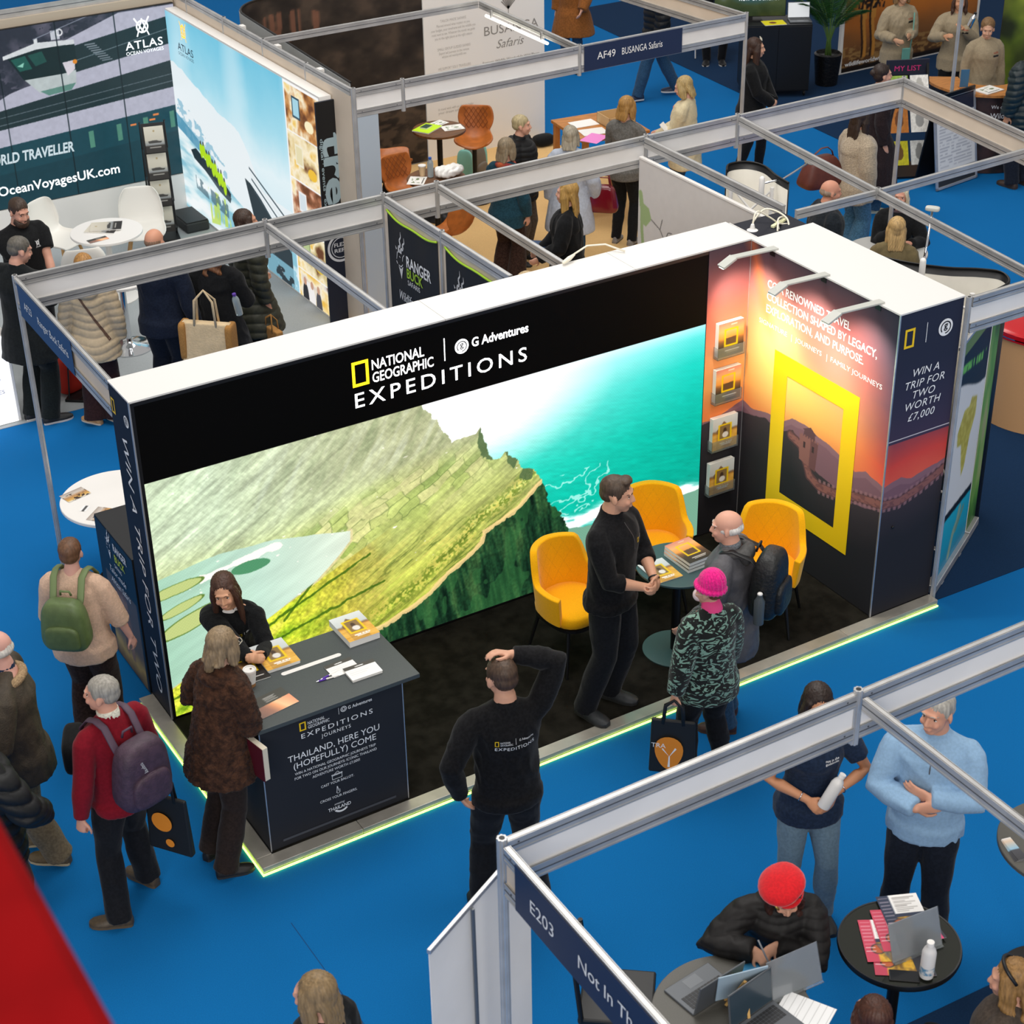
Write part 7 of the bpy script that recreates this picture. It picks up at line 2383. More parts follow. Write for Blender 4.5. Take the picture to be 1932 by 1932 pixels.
def bottle(label, loc, m, capm, h=.23, r=.035, rot=None, band=None):
    b = thing('bottle', label, 'bottle', loc)
    if rot: b.rotation_euler = rot
    MB().lathe([(.001, 0), (r * .95, 0), (r, .01), (r, h * .70), (r * .8, h * .80), (r * .45, h * .88), (r * .45, h * .92)], n=24).build('bottle_body', m, b, smooth=50)
    MB().lathe([(r * .52, h * .90), (r * .52, h), (.001, h)], n=18).build('cap', capm, b, smooth=40)
    if band: MB().lathe([(r * 1.01, h * .12), (r * 1.01, h * .32)], n=24, caps=False).build('printed_band', band, b)
    return b


WB = mat('white_bottle', '#dcdad8', .4)
bottle('white bottle in the hand of the woman in the navy polo', (-2.515, -3.995, 1.035), WB, WHITE, .235, .036, (.15, .42, 0))
bottle('white bottle with blue wave print on the round mirror table', (-2.90, -5.25, 1.012), WB, WHITE, .225, .036, band=mat('blue_wave_print', '#4f86a8', .5, color2='#dcdad8', scale=35))
bottle('clear water bottle with purple cap by the black coat', place((-2.60, 4.26), 12, .27, -.20, 1.06)[0], mat('clear_bottle', '#c9d8dd', .1, trans=.6), mat('purple_cap', '#5a3a9a', .4), .22, .033, (.1, -.2, 0))
bottle('clear water bottle with blue cap on the nearer brown bistro table', (.58, 6.05, 1.062), MATS['clear_bottle'], mat('blue_cap', '#2a5fb8', .4), .21, .033)
bottle('steel flask held up by the curly-haired woman', (8.42, 6.36, 1.26), CHROME, BLACK, .27, .036, (.2, .3, 0))
b = thing('folder', 'dark blue folder carried by the blond-haired walker', 'folder', (.70, 3.98, .95), .9)
MB().box((-.12, -.16, 0), (.12, .16, .015)).build('cover', mat('blue_folder', '#1f3d63', .4), b, bevel=.002)
b = book('open brochure held by the woman in the fur coat', -4.865, -1.335, 1.10, .21, .29, .004, .6, lambda w, h: (lambda X, Y: ramp(Y / h + .1 * fbm(X * 20, Y * 20), [(0, '#6a7a50'), (.4, '#a8a078'), (.6, '#e8e6e0'), (1, '#f4f3f0')])), name='brochure', cat='brochure', tilt=(1.15, .2, .9))
b = thing('book', 'cream book tucked under the arm of the fur coat', 'book', place((-5.16, -1.44), 40, .30, .14, .86)[0], .2)
MB().box((-.02, -.09, -.12), (.02, .09, .12)).build('page_block', mat('cream_pages', '#d9d0bc', .7), b, bevel=.004)
MB().box((-.024, -.092, -.122), (-.02, .092, .122)).build('cover', mat('maroon_cover', '#54101f', .5), b)
b = book('leaflet in the hands of the woman in cream', 3.42, 5.76, 1.10, .12, .22, .003, .3, lambda w, h: (lambda X, Y: np.broadcast_to(hexc('#f2f1ee'), X.shape + (3,)).copy()), name='leaflet', cat='leaflet', tilt=(.8, 0, .6), nx=4, ny=4)

# ------------------------------------------------------------------ left: antelope-brand stand
def round_table(label, x, y, h, r, top, pole, base, br=.25, z0=0.0, edge=None):
    t = thing('round_table', label, 'table', (x, y, z0))
    MB().lathe([(r - .004, h - .028), (r, h - .024), (r, h - .004), (r - .004, h)], n=64).build('tabletop', top, t, smooth=30)
    MB().lathe([(.032, .02), (.032, h - .03)], n=20).build('column', pole, t, smooth=40)
    MB().lathe([(br, 0), (br, .008), (br * .5, .022), (.05, .05), (.034, .07)], n=48).build('base', base, t, smooth=30)
    return t


round_table('white round table with two leaflets behind the AF23 post', -4.46, 1.97, .75, .43, WHITE, CHROME, CHROME, .25)


def leaflet_people(w, h):
    def f(X, Y):
        u, v = X / w, Y / h
        img = ramp(v, [(0, '#e9e6e0'), (.2, '#d8a850'), (.45, '#b8895a'), (.7, '#cfc6be'), (1, '#a89a90')])
        put(img, (fbm(u * 7, v * 5, 4) > .55) & (v < .75), '#3a2a22')
        return img
    return f


for k, (x, y, a, lb) in enumerate(((-4.72, 2.17, .25, 'leaflet with dark figures lying at the back of the white round table'), (-4.66, 1.78, .75, 'leaflet with dark figures at the near side of the white round table'))):
    book(lb, x, y, .751, .20, .14, .003, a, leaflet_people, 'leaflets on the white round table', 'leaflet', cat='leaflet')
book('small white card between the two leaflets on the white round table', -4.73, 1.93, .751, .085, .055, .001, .8, lambda w, h: (lambda X, Y: np.where((np.abs(Y - h / 2) < .01)[..., None], .3, .95) * np.ones(3)), name='card', cat='card', nx=8, ny=8)
pc = thing('promotion_counter', 'black printed counter with lime lettering and a standing animal photo, left of the stand', 'counter', (-4.885, .42, 0))


def rhino(A, Y):
    img = np.broadcast_to(hexc('#1a1a1b'), A.shape + (3,)).copy()
    ph = (Y < .72) & (A > .10) & (A < .70)
    n = fbm(A * 9, Y * 9, 4)
    put(img, ph, ramp(Y + .1 * n, [(0, '#3a2a20'), (.18, '#b89a50'), (.3, '#6a5a48'), (.8, '#5a5048')]))
    put(img, ph & inpoly(A, Y, [(.28, .62), (.36, .70), (.48, .66), (.52, .40), (.50, .12), (.44, .12), (.42, .34), (.38, .12), (.33, .14), (.34, .40)]), ramp(n, [(.3, '#6a5040'), (.7, '#a08068')]))
    return img


MB().box((0, 0, .01), (.30, .74, 1.14)).build('body', BANNER_BLACK, pc, bevel=.003)
picture('printed_front', (-.002, .74, .02), (0, -1, 0), (0, 0, 1), .74, 1.11, 74, 110, rhino, PRINT, pc)
co_ = (-.004, .74, 0)
U1 = (0, -1, 0)
shape2d('antelope_mark', antelope(.26, 1.01, .26), co_, U1, (0, 0, 1), WHITE_INK, pc, .002)
lettering('lettering', [('RANGER', .36, 1.02, .085, dict(w=.26, bold=.02)), ('SAFARIS', .34, .87, .045, dict(w=.14)), ('Tailor-made', .22, .79, .075, dict(shear=.3, w=.32)), ('African Safaris', .22, .70, .075, dict(shear=.3, w=.38))], co_, U1, (0, 0, 1), WHITE_INK, pc, .002)
lettering('lime_lettering', [('BUCK', .36, .93, .085, dict(w=.2, bold=.02))], co_, U1, (0, 0, 1), mat('lime_bright', '#c6d81f', .6), pc, .002)

# ------------------------------------------------------------------ ship-screen stand furniture
round_table('white round table with ship brochures in front of the ship screen', -2.58, 7.27, .74, .37, WHITE, WHITE, WHITE, .25, .008)
round_table('white bar table with mirror chrome foot behind the beige puffer jacket', -2.90, 6.02, .74, .30, WHITE, CHROME, CHROME, .24, .008)


def ship_cover(w, h):
    def f(X, Y):
        u, v = X / w, Y / h
        img = ramp(v, [(0, '#4a4844'), (.28, '#5a5650'), (.30, '#8b8f92'), (.5, '#c9c2b2'), (1, '#d9d2c2')])
        put(img, inpoly(u, v, [(.15, .44), (.2, .36), (.82, .36), (.88, .42), (.7, .43), (.6, .47), (.3, .46)]), '#44423f')
        put(img, v < .26, '#2e2b29')
        put(img, (np.abs(v - .2) < .012) & (np.abs(u - .5) < .3), '#b8b4ac')
        put(img, (np.hypot((u - .5) / .05, (v - .82) / .04) < 1), '#b09a70')
        return img
    return f


for k in range(2):
    book(['lower ship brochure of the pair on the white round table', 'upper ship brochure of the pair on the white round table'][k], -2.60 + .05 * k, 7.33 + .02 * k, .749 + .012 * k, .23, .32, .010, .9 + .25 * k, ship_cover, 'ship brochures on the white table', 'brochure', cat='brochure')
book('small sunset leaflet on the white round table by the ship screen', -2.74, 7.08, .749, .21, .10, .003, .1, leaflet_sunset, name='leaflet', cat='leaflet')
WOOD = mat('beech_wood', '#c79a62', .5, var=.12, scale=8, stretch=(1, 1, .2))
SHELL_W = mat('white_plastic_shell', '#e9e6df', .4)


def shell_chair(label, x, y, rz):
    c = thing('shell_chair', label, 'chair', (x, y, .008), rz, 'white shell chairs at the ship-screen stand')
    prof = [(-.235, .425), (-.21, .455), (-.10, .455), (.05, .445), (.15, .45), (.20, .49), (.225, .58), (.245, .70), (.26, .80), (.262, .86)]
    wid = [.20, .235, .245, .24, .225, .23, .235, .225, .20, .15]
    vs, fs = [], []
    n = 13
    for (yy, z), w in zip(prof, wid):
        for i in range(n):
            t = -1 + 2 * i / (n - 1)
            edge = abs(t) ** 3
            vs.append((w * math.sin(t * PI / 2 * .98), yy - edge * (.06 if z > .5 else 0), z + edge * (.045 if z < .5 else -.02)))
    for j in range(len(prof) - 1):
        for i in range(n - 1): fs.append((j * n + i, j * n + i + 1, (j + 1) * n + i + 1, (j + 1) * n + i))
    o = mesh_obj('shell', vs, fs, SHELL_W, c, smooth=180)
    md = o.modifiers.new('s', 'SOLIDIFY'); md.thickness = .014
    md = o.modifiers.new('u', 'SUBSURF'); md.levels = 1; md.render_levels = 1
    for sx in (-1, 1):
        for sy in (-1, 1): MB().tube([(sx * .12, sy * .11 - .02, .43), (sx * .22, sy * .20 - .02, 0)], [.018, .012], 10).build('leg', WOOD, c, smooth=40)
    MB().box((-.13, -.15, .415), (.13, .11, .432)).build('seat_frame', BLACK, c)
    return c


shell_chair('white shell chair behind the bearded man, left of the white table', -2.86, 8.02, .55)
shell_chair('white shell chair right of the white table, before the brochure rack', -2.02, 7.78, -.35)
shell_chair('white shell chair seen from behind, half hidden by the white fascia', -2.98, 6.90, 2.9)


def brochure_rack(label, x, y, rz, n=4, covers=ship_cover):
    r = thing('brochure_rack', label, 'rack', (x, y, .008), rz)
    MB().box((-.15, -.16, 0), (.15, .20, .025)).build('foot', BLACK_METAL, r, bevel=.004)
    mb = MB()
    for s in (-1, 1):
        pts = []
        for k in range(n + 1): pts += [(s * .135, .05, .10 + k * .31), (s * .135, -.03, .10 + k * .31 + .02)]
        mb.tube([(s * .135, .06, .02)] + pts[1:], .007, 6)
        mb.tube([(s * .135, .16, .02), (s * .135, .06, .10 + n * .31)], .007, 6)
    mb.build('frame', BLACK_METAL, r)
    for k in range(n):
        z = .10 + k * .31
        T = M4.Translation((0, -.03, z)) @ M4.Rotation(-.22, 4, 'X')
        MB().box((-.125, -.012, -.02), (.125, .008, .30), T).build('tray', BLACK, r)
    for k in range(n):
        z = .10 + k * .31
        b = book('', x, y, z, .21, .285, .012, 0, covers, 'brochures in the rack: ' + label[:34], 'brochure', cat='brochure')
        b['label'] = ['lowest brochure', 'second brochure from the bottom', 'third brochure from the bottom', 'top brochure'][k] + ' in the ' + label
        M = M4.Translation((x, y, .008)) @ M4.Rotation(rz, 4, 'Z') @ M4.Translation((0, -.052, z + .135)) @ M4.Rotation(PI / 2 - .22, 4, 'X')
        b.matrix_world = M
    return r


brochure_rack('zigzag brochure rack against the ship screen', -1.50, 8.55, -.25)
brochure_rack('black brochure rack behind the long-jacketed man', -3.60, 5.20, .9, 3)
ot = thing('dark_case', 'low dark case on the grey carpet beside the lightbox', 'case', (-1.12, 8.75, .008), .0)
MB().box((-.14, -.25, 0), (.14, .25, .12)).build('body', mat('dark_case', '#2b2d2f', .6), ot, bevel=.02)
MB().box((-.13, -.24, .12), (.13, .24, .126)).build('lid', BLACK, ot, bevel=.003)
rb = thing('red_bag', 'bright red bag on the floor left of the beige puffer jacket', 'bag', (-3.72, 5.40, .008), .4)
MB().sq((0, 0, .20), (.14, .10, .20), .6, taper=.2).build('bag_body', mat('red_canvas', '#c42a18', .7), rb, smooth=180)
MB().tube([(-.06, 0, .38), (-.05, 0, .48), (.05, 0, .48), (.06, 0, .38)], .008, 6).build('handle', BLACK, rb, smooth=180)

# ------------------------------------------------------------------ sand-carpet stand furniture
WALNUT = mat('walnut_top', '#6a4424', .4, var=.25, scale=5, stretch=(1, 6, 1))
TAN = mat('tan_leather', '#b4662a', .42, var=.12, scale=12, bump=.15, bscale=150)
round_table('round walnut bistro table with a lime folder', 1.42, 7.36, 1.05, .30, WALNUT, BLACK_METAL, BLACK_METAL, .22, .008)
round_table('round walnut bistro table with cup and white bag, nearer the front', .62, 6.00, 1.05, .31, WALNUT, BLACK_METAL, BLACK_METAL, .22, .008)


def tan_stool(label, x, y, rz, h=.70):
    c = thing('bar_stool', label, 'stool', (x, y, .008), rz, 'tan quilted bar stools')
    n = 15
    prof = [(-.20, h - .02), (-.19, h + .01), (-.08, h + .012), (.08, h), (.17, h + .03), (.205, h + .12), (.225, h + .22), (.245, h + .34), (.25, h + .37)]
    wid = [.16, .20, .225, .20, .15, .17, .215, .19, .15]
    vs, fs = [], []
    for (yy, z), w in zip(prof, wid):
        for i in range(n):
            t = -1 + 2 * i / (n - 1)
            vs.append((w * t, yy - (abs(t) ** 2) * (.05 if z > h + .05 else 0), z + (abs(t) ** 2.2) * (.075 if z < h + .05 else 0)))
    for j in range(len(prof) - 1):
        for i in range(n - 1): fs.append((j * n + i, j * n + i + 1, (j + 1) * n + i + 1, (j + 1) * n + i))
    o = mesh_obj('shell', vs, fs, TAN, c, smooth=180)
    o.modifiers.new('s', 'SOLIDIFY').thickness = .03
    md = o.modifiers.new('u', 'SUBSURF'); md.levels = 2; md.render_levels = 2
    q = MB()
    for s in (-1, 1):
        for k in range(-4, 5):
            pts = []
            for t in np.linspace(0, 1, 7):
                xx = k * .055 + s * (t - .5) * .16
                if abs(xx) < .15: pts.append((xx, .186 + .04 * t - (xx / .2) ** 2 * .05, h + .12 + .23 * t))
            if len(pts) > 2: q.tube(pts, .003, 5)
    q.build('quilt_seam', mat('dark_tan_seam', '#7d421a', .6), c)
    MB().lathe([(.028, .02), (.028, h - .02)], n=16).build('column', BLACK_METAL, c, smooth=40)
    MB().lathe([(.20, 0), (.20, .01), (.05, .03)], n=32).build('base', BLACK_METAL, c, smooth=30)
    return c


tan_stool('tan quilted bar stool right of the walnut table, facing left', 2.02, 7.62, -.65)
tan_stool('tan quilted bar stool left of the walnut table, half hidden by the partition end', .96, 7.62, 1.2)
tan_stool('tan quilted bar stool behind the nearer walnut table', .58, 6.62, .10)
tan_stool('tan bar stool seat showing below the short white beam', .42, 5.40, 3.4)
def lime_folder(w, h):
    return lambda X, Y: np.broadcast_to(hexc('#c8f01e'), X.shape + (3,)).copy()
book('lime green folder on the walnut table', 1.30, 7.42, 1.06, .30, .22, .012, .5, lime_folder, name='folder', cat='folder', nx=2, ny=2)
book('dark green notebook lying on the lime folder', 1.30, 7.44, 1.073, .13, .09, .016, .5, lambda w, h: (lambda X, Y: np.broadcast_to(hexc('#27483e'), X.shape + (3,)).copy()), name='notebook', cat='notebook', nx=2, ny=2)


def photo_sheet(w, h):
    def f(X, Y):
        u, v = X / w, Y / h
        img = np.broadcast_to(hexc('#f1efea'), X.shape + (3,)).copy()
        put(img, (np.abs(u - .5) < .3) & (np.abs(v - .55) < .28) & (fbm(u * 6, v * 6, 3) > .45), '#6f7f58')
        put(img, (np.abs(v - .15) < .03) & (np.abs(u - .5) < .35), '#555555')
        return img
    return f


for x, y, a, s, lb in ((1.50, 7.52, .3, .2, 'white photo sheet at the back of the walnut table'), (1.56, 7.30, -.2, .24, 'white photo sheet at the right of the walnut table'), (.40, 6.02, .9, .24, 'white photo sheet on the nearer walnut table')):
    book(lb, x, y, 1.06, s, s * .75, .003, a, photo_sheet, 'photo sheets on walnut tables', 'leaflet', cat='leaflet')
cp = thing('paper_cup', 'paper cup beside the blue-capped water bottle', 'cup', (.52, 6.12, 1.06))
MB().lathe([(.028, 0), (.04, .11)], n=24).build('cup_body', mat('kraft_cup', '#d8b890', .8), cp, smooth=40)
MB().lathe([(.042, .108), (.042, .118), (.001, .118)], n=24).build('lid', WHITE, cp, smooth=40)
mb = MB().sq((0, 0, .05), (.16, .10, .055), .8); co, no, F = remesh(mb, .008, 2); co = co + no * (.022 * wav(co, (45, 45, 45), 3, 6))[:, None]; co[:, 2] = np.clip(co[:, 2], 0, 1)
b = thing('plastic_bag', 'crumpled white plastic bag on the nearer walnut table', 'bag', (.76, 5.98, 1.06))
skin_obj('bag_body', co, F, mat('white_plastic', '#eceae6', .3), b)
wt = thing('wooden_table', 'high orange-brown wooden table with papers', 'table', (3.10, 6.62, .008), -.12)
OAK = mat('orange_oak', '#b9793a', .45, var=.15, scale=6, stretch=(1, 6, 1))
MB().box((-.42, -.42, .95), (.42, .42, .985)).build('tabletop', OAK, wt, bevel=.004)
for sx in (-1, 1):
    for sy in (-1, 1): MB().box((sx * .37 - .03, sy * .37 - .03, 0), (sx * .37 + .03, sy * .37 + .03, .95)).build('leg', OAK, wt)
for s in (-1, 1): MB().box((-.34, s * .37 - .015, .28), (.34, s * .37 + .015, .33)).box((s * .37 - .015, -.34, .28), (s * .37 + .015, .34, .33)).build('stretcher', OAK, wt)
for k, (x, y, a, lb, c_) in enumerate(((2.97, 6.76, -.1, 'white papers at the back of the wooden table', '#f4f2ee'), (2.90, 6.46, -.2, 'white paper in the middle of the wooden table', '#f0eeea'), (2.78, 6.26, .5, 'bright pink sheet at the front of the wooden table', '#f08ad2'))):
    book(lb, x, y, .994 + .001 * k, .30, .22, .003, a, (lambda c_: lambda w, h: (lambda X, Y: np.broadcast_to(hexc(c_), X.shape + (3,)).copy()))(c_), None, 'paper_sheet', cat='paper', nx=2, ny=2)
cb = thing('cardboard_box', 'open beige cardboard box on the wooden table', 'box', (3.28, 6.56, .994), -.1)
mb = MB().box((-.17, -.15, 0), (.17, .15, .01))
for a_, b_ in (((-.17, -.15, 0), (.17, -.142, .12)), ((-.17, .142, 0), (.17, .15, .12)), ((-.17, -.15, 0), (-.162, .15, .12)), ((.162, -.15, 0), (.17, .15, .12))): mb.box(a_, b_)
mb.build('carton', mat('kraft_box', '#c9a878', .85), cb)
bb = thing('black_bag', 'small black bag on the floor at the white wall end', 'bag', (3.72, 8.82, .008))
MB().sq((0, 0, .07), (.15, .10, .07), .7).build('bag_body', BLACK_CLOTH, bb, smooth=180)

# ------------------------------------------------------------------ curved pop-up backs and booth behind the sunset wall
POPB = mat('popup_inner', '#d9d4c8', .7, var=.04, scale=4)


def popup(label, pts, h, z0=.02):
    p = thing('popup_display', label, 'display', (0, 0, 0))
    for nm, off, m in (('inner_skin', -.006, POPB), ('outer_skin', .006, BLACK)):
        vs, fs = [], []
        for i, (x, y) in enumerate(pts):
            a, b = V(pts[max(i - 1, 0)]), V(pts[min(i + 1, len(pts) - 1)])
            d = (b - a).normalized(); n = V((-d.y, d.x)) * off
            vs += [(x + n.x, y + n.y, z0), (x + n.x, y + n.y, h - (0 if off > 0 else .07))]
        for i in range(len(pts) - 1): fs.append((2 * i, 2 * i + 2, 2 * i + 3, 2 * i + 1))
        o = mesh_obj(nm, vs, fs, m, p, smooth=180)
        o.modifiers.new('s', 'SOLIDIFY').thickness = .005
    MB().tube([(x, y, h) for x, y in pts], .007, 6).build('edge_band', BLACK, p)
    return p


def bez(p, n=10):
    P = [V(q) for q in p]; out = []
    for i in range(len(P) - 1):
        p0, p1, p2, p3 = P[max(i - 1, 0)], P[i], P[i + 1], P[min(i + 2, len(P) - 1)]
        for t in np.linspace(0, 1, n, endpoint=False):
            out.append(tuple(.5 * ((2 * p1) + (p2 - p0) * t + (2 * p0 - 5 * p1 + 4 * p2 - p3) * t * t + (3 * p1 - p0 - 3 * p2 + p3) * t ** 3)))
    return out + [tuple(P[-1])]


pb = popup('big black-edged curved display back behind the sunset wall', bez([(1.02, .42), (1.22, .10), (1.36, -.22), (1.55, -.48), (1.74, -.64), (1.84, -.78), (1.76, -.94), (1.58, -1.0), (1.32, -1.03)]), 2.1)
mb = MB()
for z in (1.92, .3): mb.tube([(1.12, .0, z), (1.30, -.45, z), (1.45, -.88, z)], .012, 8)
mb.tube([(1.45, -.88, 0.02), (1.45, -.88, 2.05)], .02, 8).tube([(1.12, 0, .02), (1.12, 0, 2.05)], .02, 8).tube([(1.12, 0, 1.9), (1.45, -.88, .4)], .01, 8)
mb.build('inner_frame', WHITE, pb)
ps2 = popup('smaller curved display back above the map wall corner', bez([(1.30, 1.98), (1.42, 2.10), (1.58, 2.06), (1.64, 1.90), (1.58, 1.66), (1.55, 1.45)]), 2.2)
MB().tube([(1.26, 1.86, .02), (1.26, 1.86, 2.12)], .018, 8).tube([(1.50, 1.60, .02), (1.50, 1.60, 2.12)], .018, 8).tube([(1.26, 1.86, 2.1), (1.50, 1.6, 1.7)], .01, 8).tube([(1.26, 1.86, 1.7), (1.50, 1.6, 2.1)], .01, 8).build('inner_frame', WHITE, ps2)


def arm_spot(label, base, elbow, tip):
    a = thing('clip_lamp', label, 'lamp', base)
    b = V(base); e = V(elbow) - b; t = V(tip) - b
    MB().rtube([(0, 0, 0), (0, 0, .16)], .025, 10).build('clip', WHITE, a, smooth=180)
    MB().tube([(0, 0, .12), e, t], .009, 8).build('arm', CHROME, a, smooth=180)
    d = (t - e).normalized()
    MB().sq(t, (.055, .03, .018), .5, Euler((0, 0, math.atan2(d.y, d.x) + PI / 2)).to_matrix()).build('lamp_head', LAMP, a, smooth=180)


arm_spot('grey clip lamp standing up from the big curved display back', (1.30, -.48, 2.05), (1.38, -.42, 2.30), (1.46, -.36, 2.56))
arm_spot('grey clip lamp reaching right from the smaller curved display back', (1.40, 1.62, 2.05), (1.62, 1.62, 2.16), (1.92, 1.62, 2.26))
round_table('pale grey round table of the seated trio', 3.72, 2.46, .74, .40, mat('pale_grey_top', '#b9b9b6', .5), CHROME, CHROME, .24)
pk = thing('paper_parcel', 'small green and white packet on the pale grey round table', 'packet', (3.50, 2.36, .741), .4)
MB().box((-.06, -.04, 0), (.06, .04, .05)).build('packet', mat('sage_paper', '#b8c8b0', .7), pk, bevel=.006)
MB().box((-.065, -.012, -.0), (.065, .012, .053)).build('ribbon', WHITE, pk)


def rollup(name, label, p0, p1, h, fn, feet=True, nx=60, ny=150, back=False):
    (x0, y0), (x1, y1) = p0, p1
    L = math.dist(p0, p1); a = math.atan2(y1 - y0, x1 - x0)
    r = thing(name, label, 'banner', (x0, y0, 0), a)
    if fn: picture('print', (0, -.003, .08), (1, 0, 0), (0, 0, 1), L, h - .08, nx, ny, fn, PRINT, r)
    MB().box((0, -.0025, .08), (L, .002, h)).build('sheet', WHITE_PANEL, r)
    MB().box((-.01, -.04, .012), (L + .01, .04, .08)).build('cassette', ALU_PALE, r, bevel=.006)
    MB().box((-.005, -.008, h - .005), (L + .005, .012, h + .02)).build('top_bar', ALU_PALE, r, bevel=.003)
    MB().tube([(L * .62, .03, .06), (L * .62, .02, h)], .010, 8).build('support_pole', mat('grey_pole', '#6f7378', .4, .6), r)
    if feet:
        for x in (L * .22, L * .75): MB().box((x - .03, -.04, .0), (x + .03, .22, .012)).build('foot', ALU_PALE, r, bevel=.005)
    return r


def africa(A, Y):
    w = .87; u = A / w; z = Y + .08
    img = np.broadcast_to(hexc('#e9e7e4'), A.shape + (3,)).copy()
    put(img, z > 1.60 + .12 * np.cos(u * PI), '#0d1416')
    put(img, z > 1.95, '#6f8a48')
    put(img, (np.abs(z - (1.78 + .06 * np.cos(u * PI))) < .035) & (u > .15) & (u < .9) & (vnoise(A * 45, z * 3, 2) > .35), '#6fc24a')
    put(img, inpoly(u, z, [(.25, 1.28), (.4, 1.42), (.55, 1.40), (.6, 1.46), (.78, 1.40), (.8, 1.24), (.68, 1.1), (.62, .86), (.55, .80), (.48, .95), (.42, 1.12), (.28, 1.16)]), ramp(fbm(A * 30, z * 30, 3), [(.3, '#b8a838'), (.7, '#d6c95e')]))
    sea = z < .58 - .08 * u
    put(img, sea, ramp(z + .06 * fbm(A * 5, z * 5, 7), [(0, '#0b6d98'), (.3, '#12a3c4'), (.6, '#20b6cf')]))
    put(img, (np.abs(z - (.60 - .08 * u)) < .03), '#0d1418')
    put(img, (polyd(u, z, [(.45, .14), (.52, .30), (.62, .36), (.66, .46)]) < .045), '#8fae9c')
    put(img, (polyd(u, z, [(.60, .30), (.78, .42)]) < .03), '#6f9a8c')
    return img


rollup('roll_up_banner', 'roll-up banner with a yellow Africa map and turquoise sea, right of the stand', (.66, -1.58), (1.41, -1.15), 2.06, africa)


def grass(A, Y):
    img = ramp(fbm(A * 6, Y * 2.2, 5, 4), [(.25, '#2c5a24'), (.5, '#5f9a3c'), (.7, '#93b060'), (.85, '#b0a880')])
    return img


rollup('roll_up_banner', 'narrow green leaf-patterned banner behind the Africa map banner', (1.44, -1.13), (1.66, -1.0), 2.02, grass, False, 20, 120)
tb2 = thing('tub_counter', 'tan curved counter with shiny red top at the right edge', 'counter', (3.62, .20, .008))
MB().lathe([(.58, 0), (.60, .86)], n=48).build('body', mat('tan_laminate', '#c79a6c', .6), tb2, smooth=40)
MB().lathe([(.62, .86), (.63, .93), (.60, .95), (.001, .95)], n=48).build('top', mat('red_gloss', '#c2121c', .2), tb2, smooth=40)
MB().lathe([(.635, .885), (.635, .895)], n=48, caps=False).build('trim', CHROME, tb2)

# ------------------------------------------------------------------ far right: wildlife stand
def cheetah(A, Y):
    img = ramp(np.clip(Y / 2 + .12 * (fbm(A * 3, Y * 4, 3) - .5), 0, 1), [(0, '#4a321e'), (.1, '#6a4626'), (.2, '#8a5a30'), (.35, '#b86c2a'), (.6, '#d87f24'), (1, '#c06a1e')])
    put(img, (Y < .35) & (fbm(A * 14, Y * 40, 5) > .52), '#a07a48')
    for x0 in (.36, .52):
        put(img, (np.abs(A - x0 - .03 * np.sin(Y * 6)) < .035 + .03 * (Y > .7)) & (Y > .16), '#c98a3a')
        put(img, (np.abs(A - x0 + .04 - .03 * np.sin(Y * 6)) < .018) & (Y > .16), '#2e1c12')
    put(img, inpoly(A, Y, [(.22, .85), (.7, .82), (.75, 1.6), (.25, 1.6)]) * (vnoise(A * 26, Y * 26, 7) > .5), '#221710')
    put(img, Y < .06, '#1c130d')
    return img


cw = thing('poster_wall', 'orange cheetah poster wall behind the khaki shirts', 'poster wall', (8.72, 9.0, .008))
MB().box((0, .004, 0), (2.6, .05, 2.4)).build('panel', WHITE, cw)
picture('poster', (.05, .0, .02), (1, 0, 0), (0, 0, 1), 2.5, 2.3, 200, 184, cheetah, PRINT, cw)
lettering('lettering', [('wildlifeworldwide.com', .10, .10, .085, dict(w=.95, bold=.02))], (0, 0, 0), (1, 0, 0), (0, 0, 1), WHITE_INK, cw, .004)
sp = thing('safari_photo_wall', 'green and dark animal photo wall in the top right corner', 'poster wall', (9.6, 6.9, .008), -.75)
MB().box((0, .004, 0), (3.2, .05, 2.4)).build('panel', BLACK, sp)
picture('poster', (.0, .0, .02), (1, 0, 0), (0, 0, 1), 3.2, 2.35, 160, 118, lambda A, Y: mixc(ramp(fbm(A * 2, Y * 2, 3, 4), [(.3, '#2a3a14'), (.5, '#6f8a1f'), (.7, '#a8b83a')]), hexc('#141210'), np.clip(2.2 * (fbm(A * 1.1 + 3, Y * .9, 9) - .42), 0, 1)), PRINT, sp)
kb = thing('cabinet', 'black two-door cabinet on castors with screen and laptop, top right', 'cabinet', (7.40, 8.98, .008), -.52)
MB().box((-.35, -.25, .08), (.55, .25, .98)).build('carcass', mat('black_laminate', '#101114', .4), kb, bevel=.003)
for x in (-.34, .105): MB().box((x, -.262, .10), (x + .44, -.25, .96)).build('door', MATS['black_laminate'], kb, bevel=.002)
for x in (-.3, .5):
    for y in (-.2, .2): MB().ell((x, y, .04), (.02, .03, .04)).build('castor', BLACK, kb)
tv = thing('monitor', 'wide screen asking to pick up new brochures, standing on the black cabinet', 'screen', (7.26, 9.12, .99), -.52)
MB().box((-.55, -.02, .04), (.42, .02, .62)).build('housing', BLACK, tv, bevel=.004)
picture('display', (-.54, -.022, .05), (1, 0, 0), (0, 0, 1), .95, .56, 95, 56, lambda A, Y: mixc(ramp(Y / .56 + .3 * (fbm(A * 9, Y * 9, 3) - .5), [(0, '#2c3a1a'), (.4, '#54603a'), (.7, '#8a9aa8'), (1, '#c9d4dc')]), hexc('#2f6fa0'), np.clip(1.4 - np.hypot((A - .52) / .3, (Y - .36) / .16), 0, 1)), attr_mat('tv_glow', .3, emit=.7), tv)
lettering('lettering', [('Pick up your', -.18, .36, .09), ('new brochures', -.22, .26, .09)], (0, -.022, 0), (1, 0, 0), (0, 0, 1), SGLOW, tv, .003)
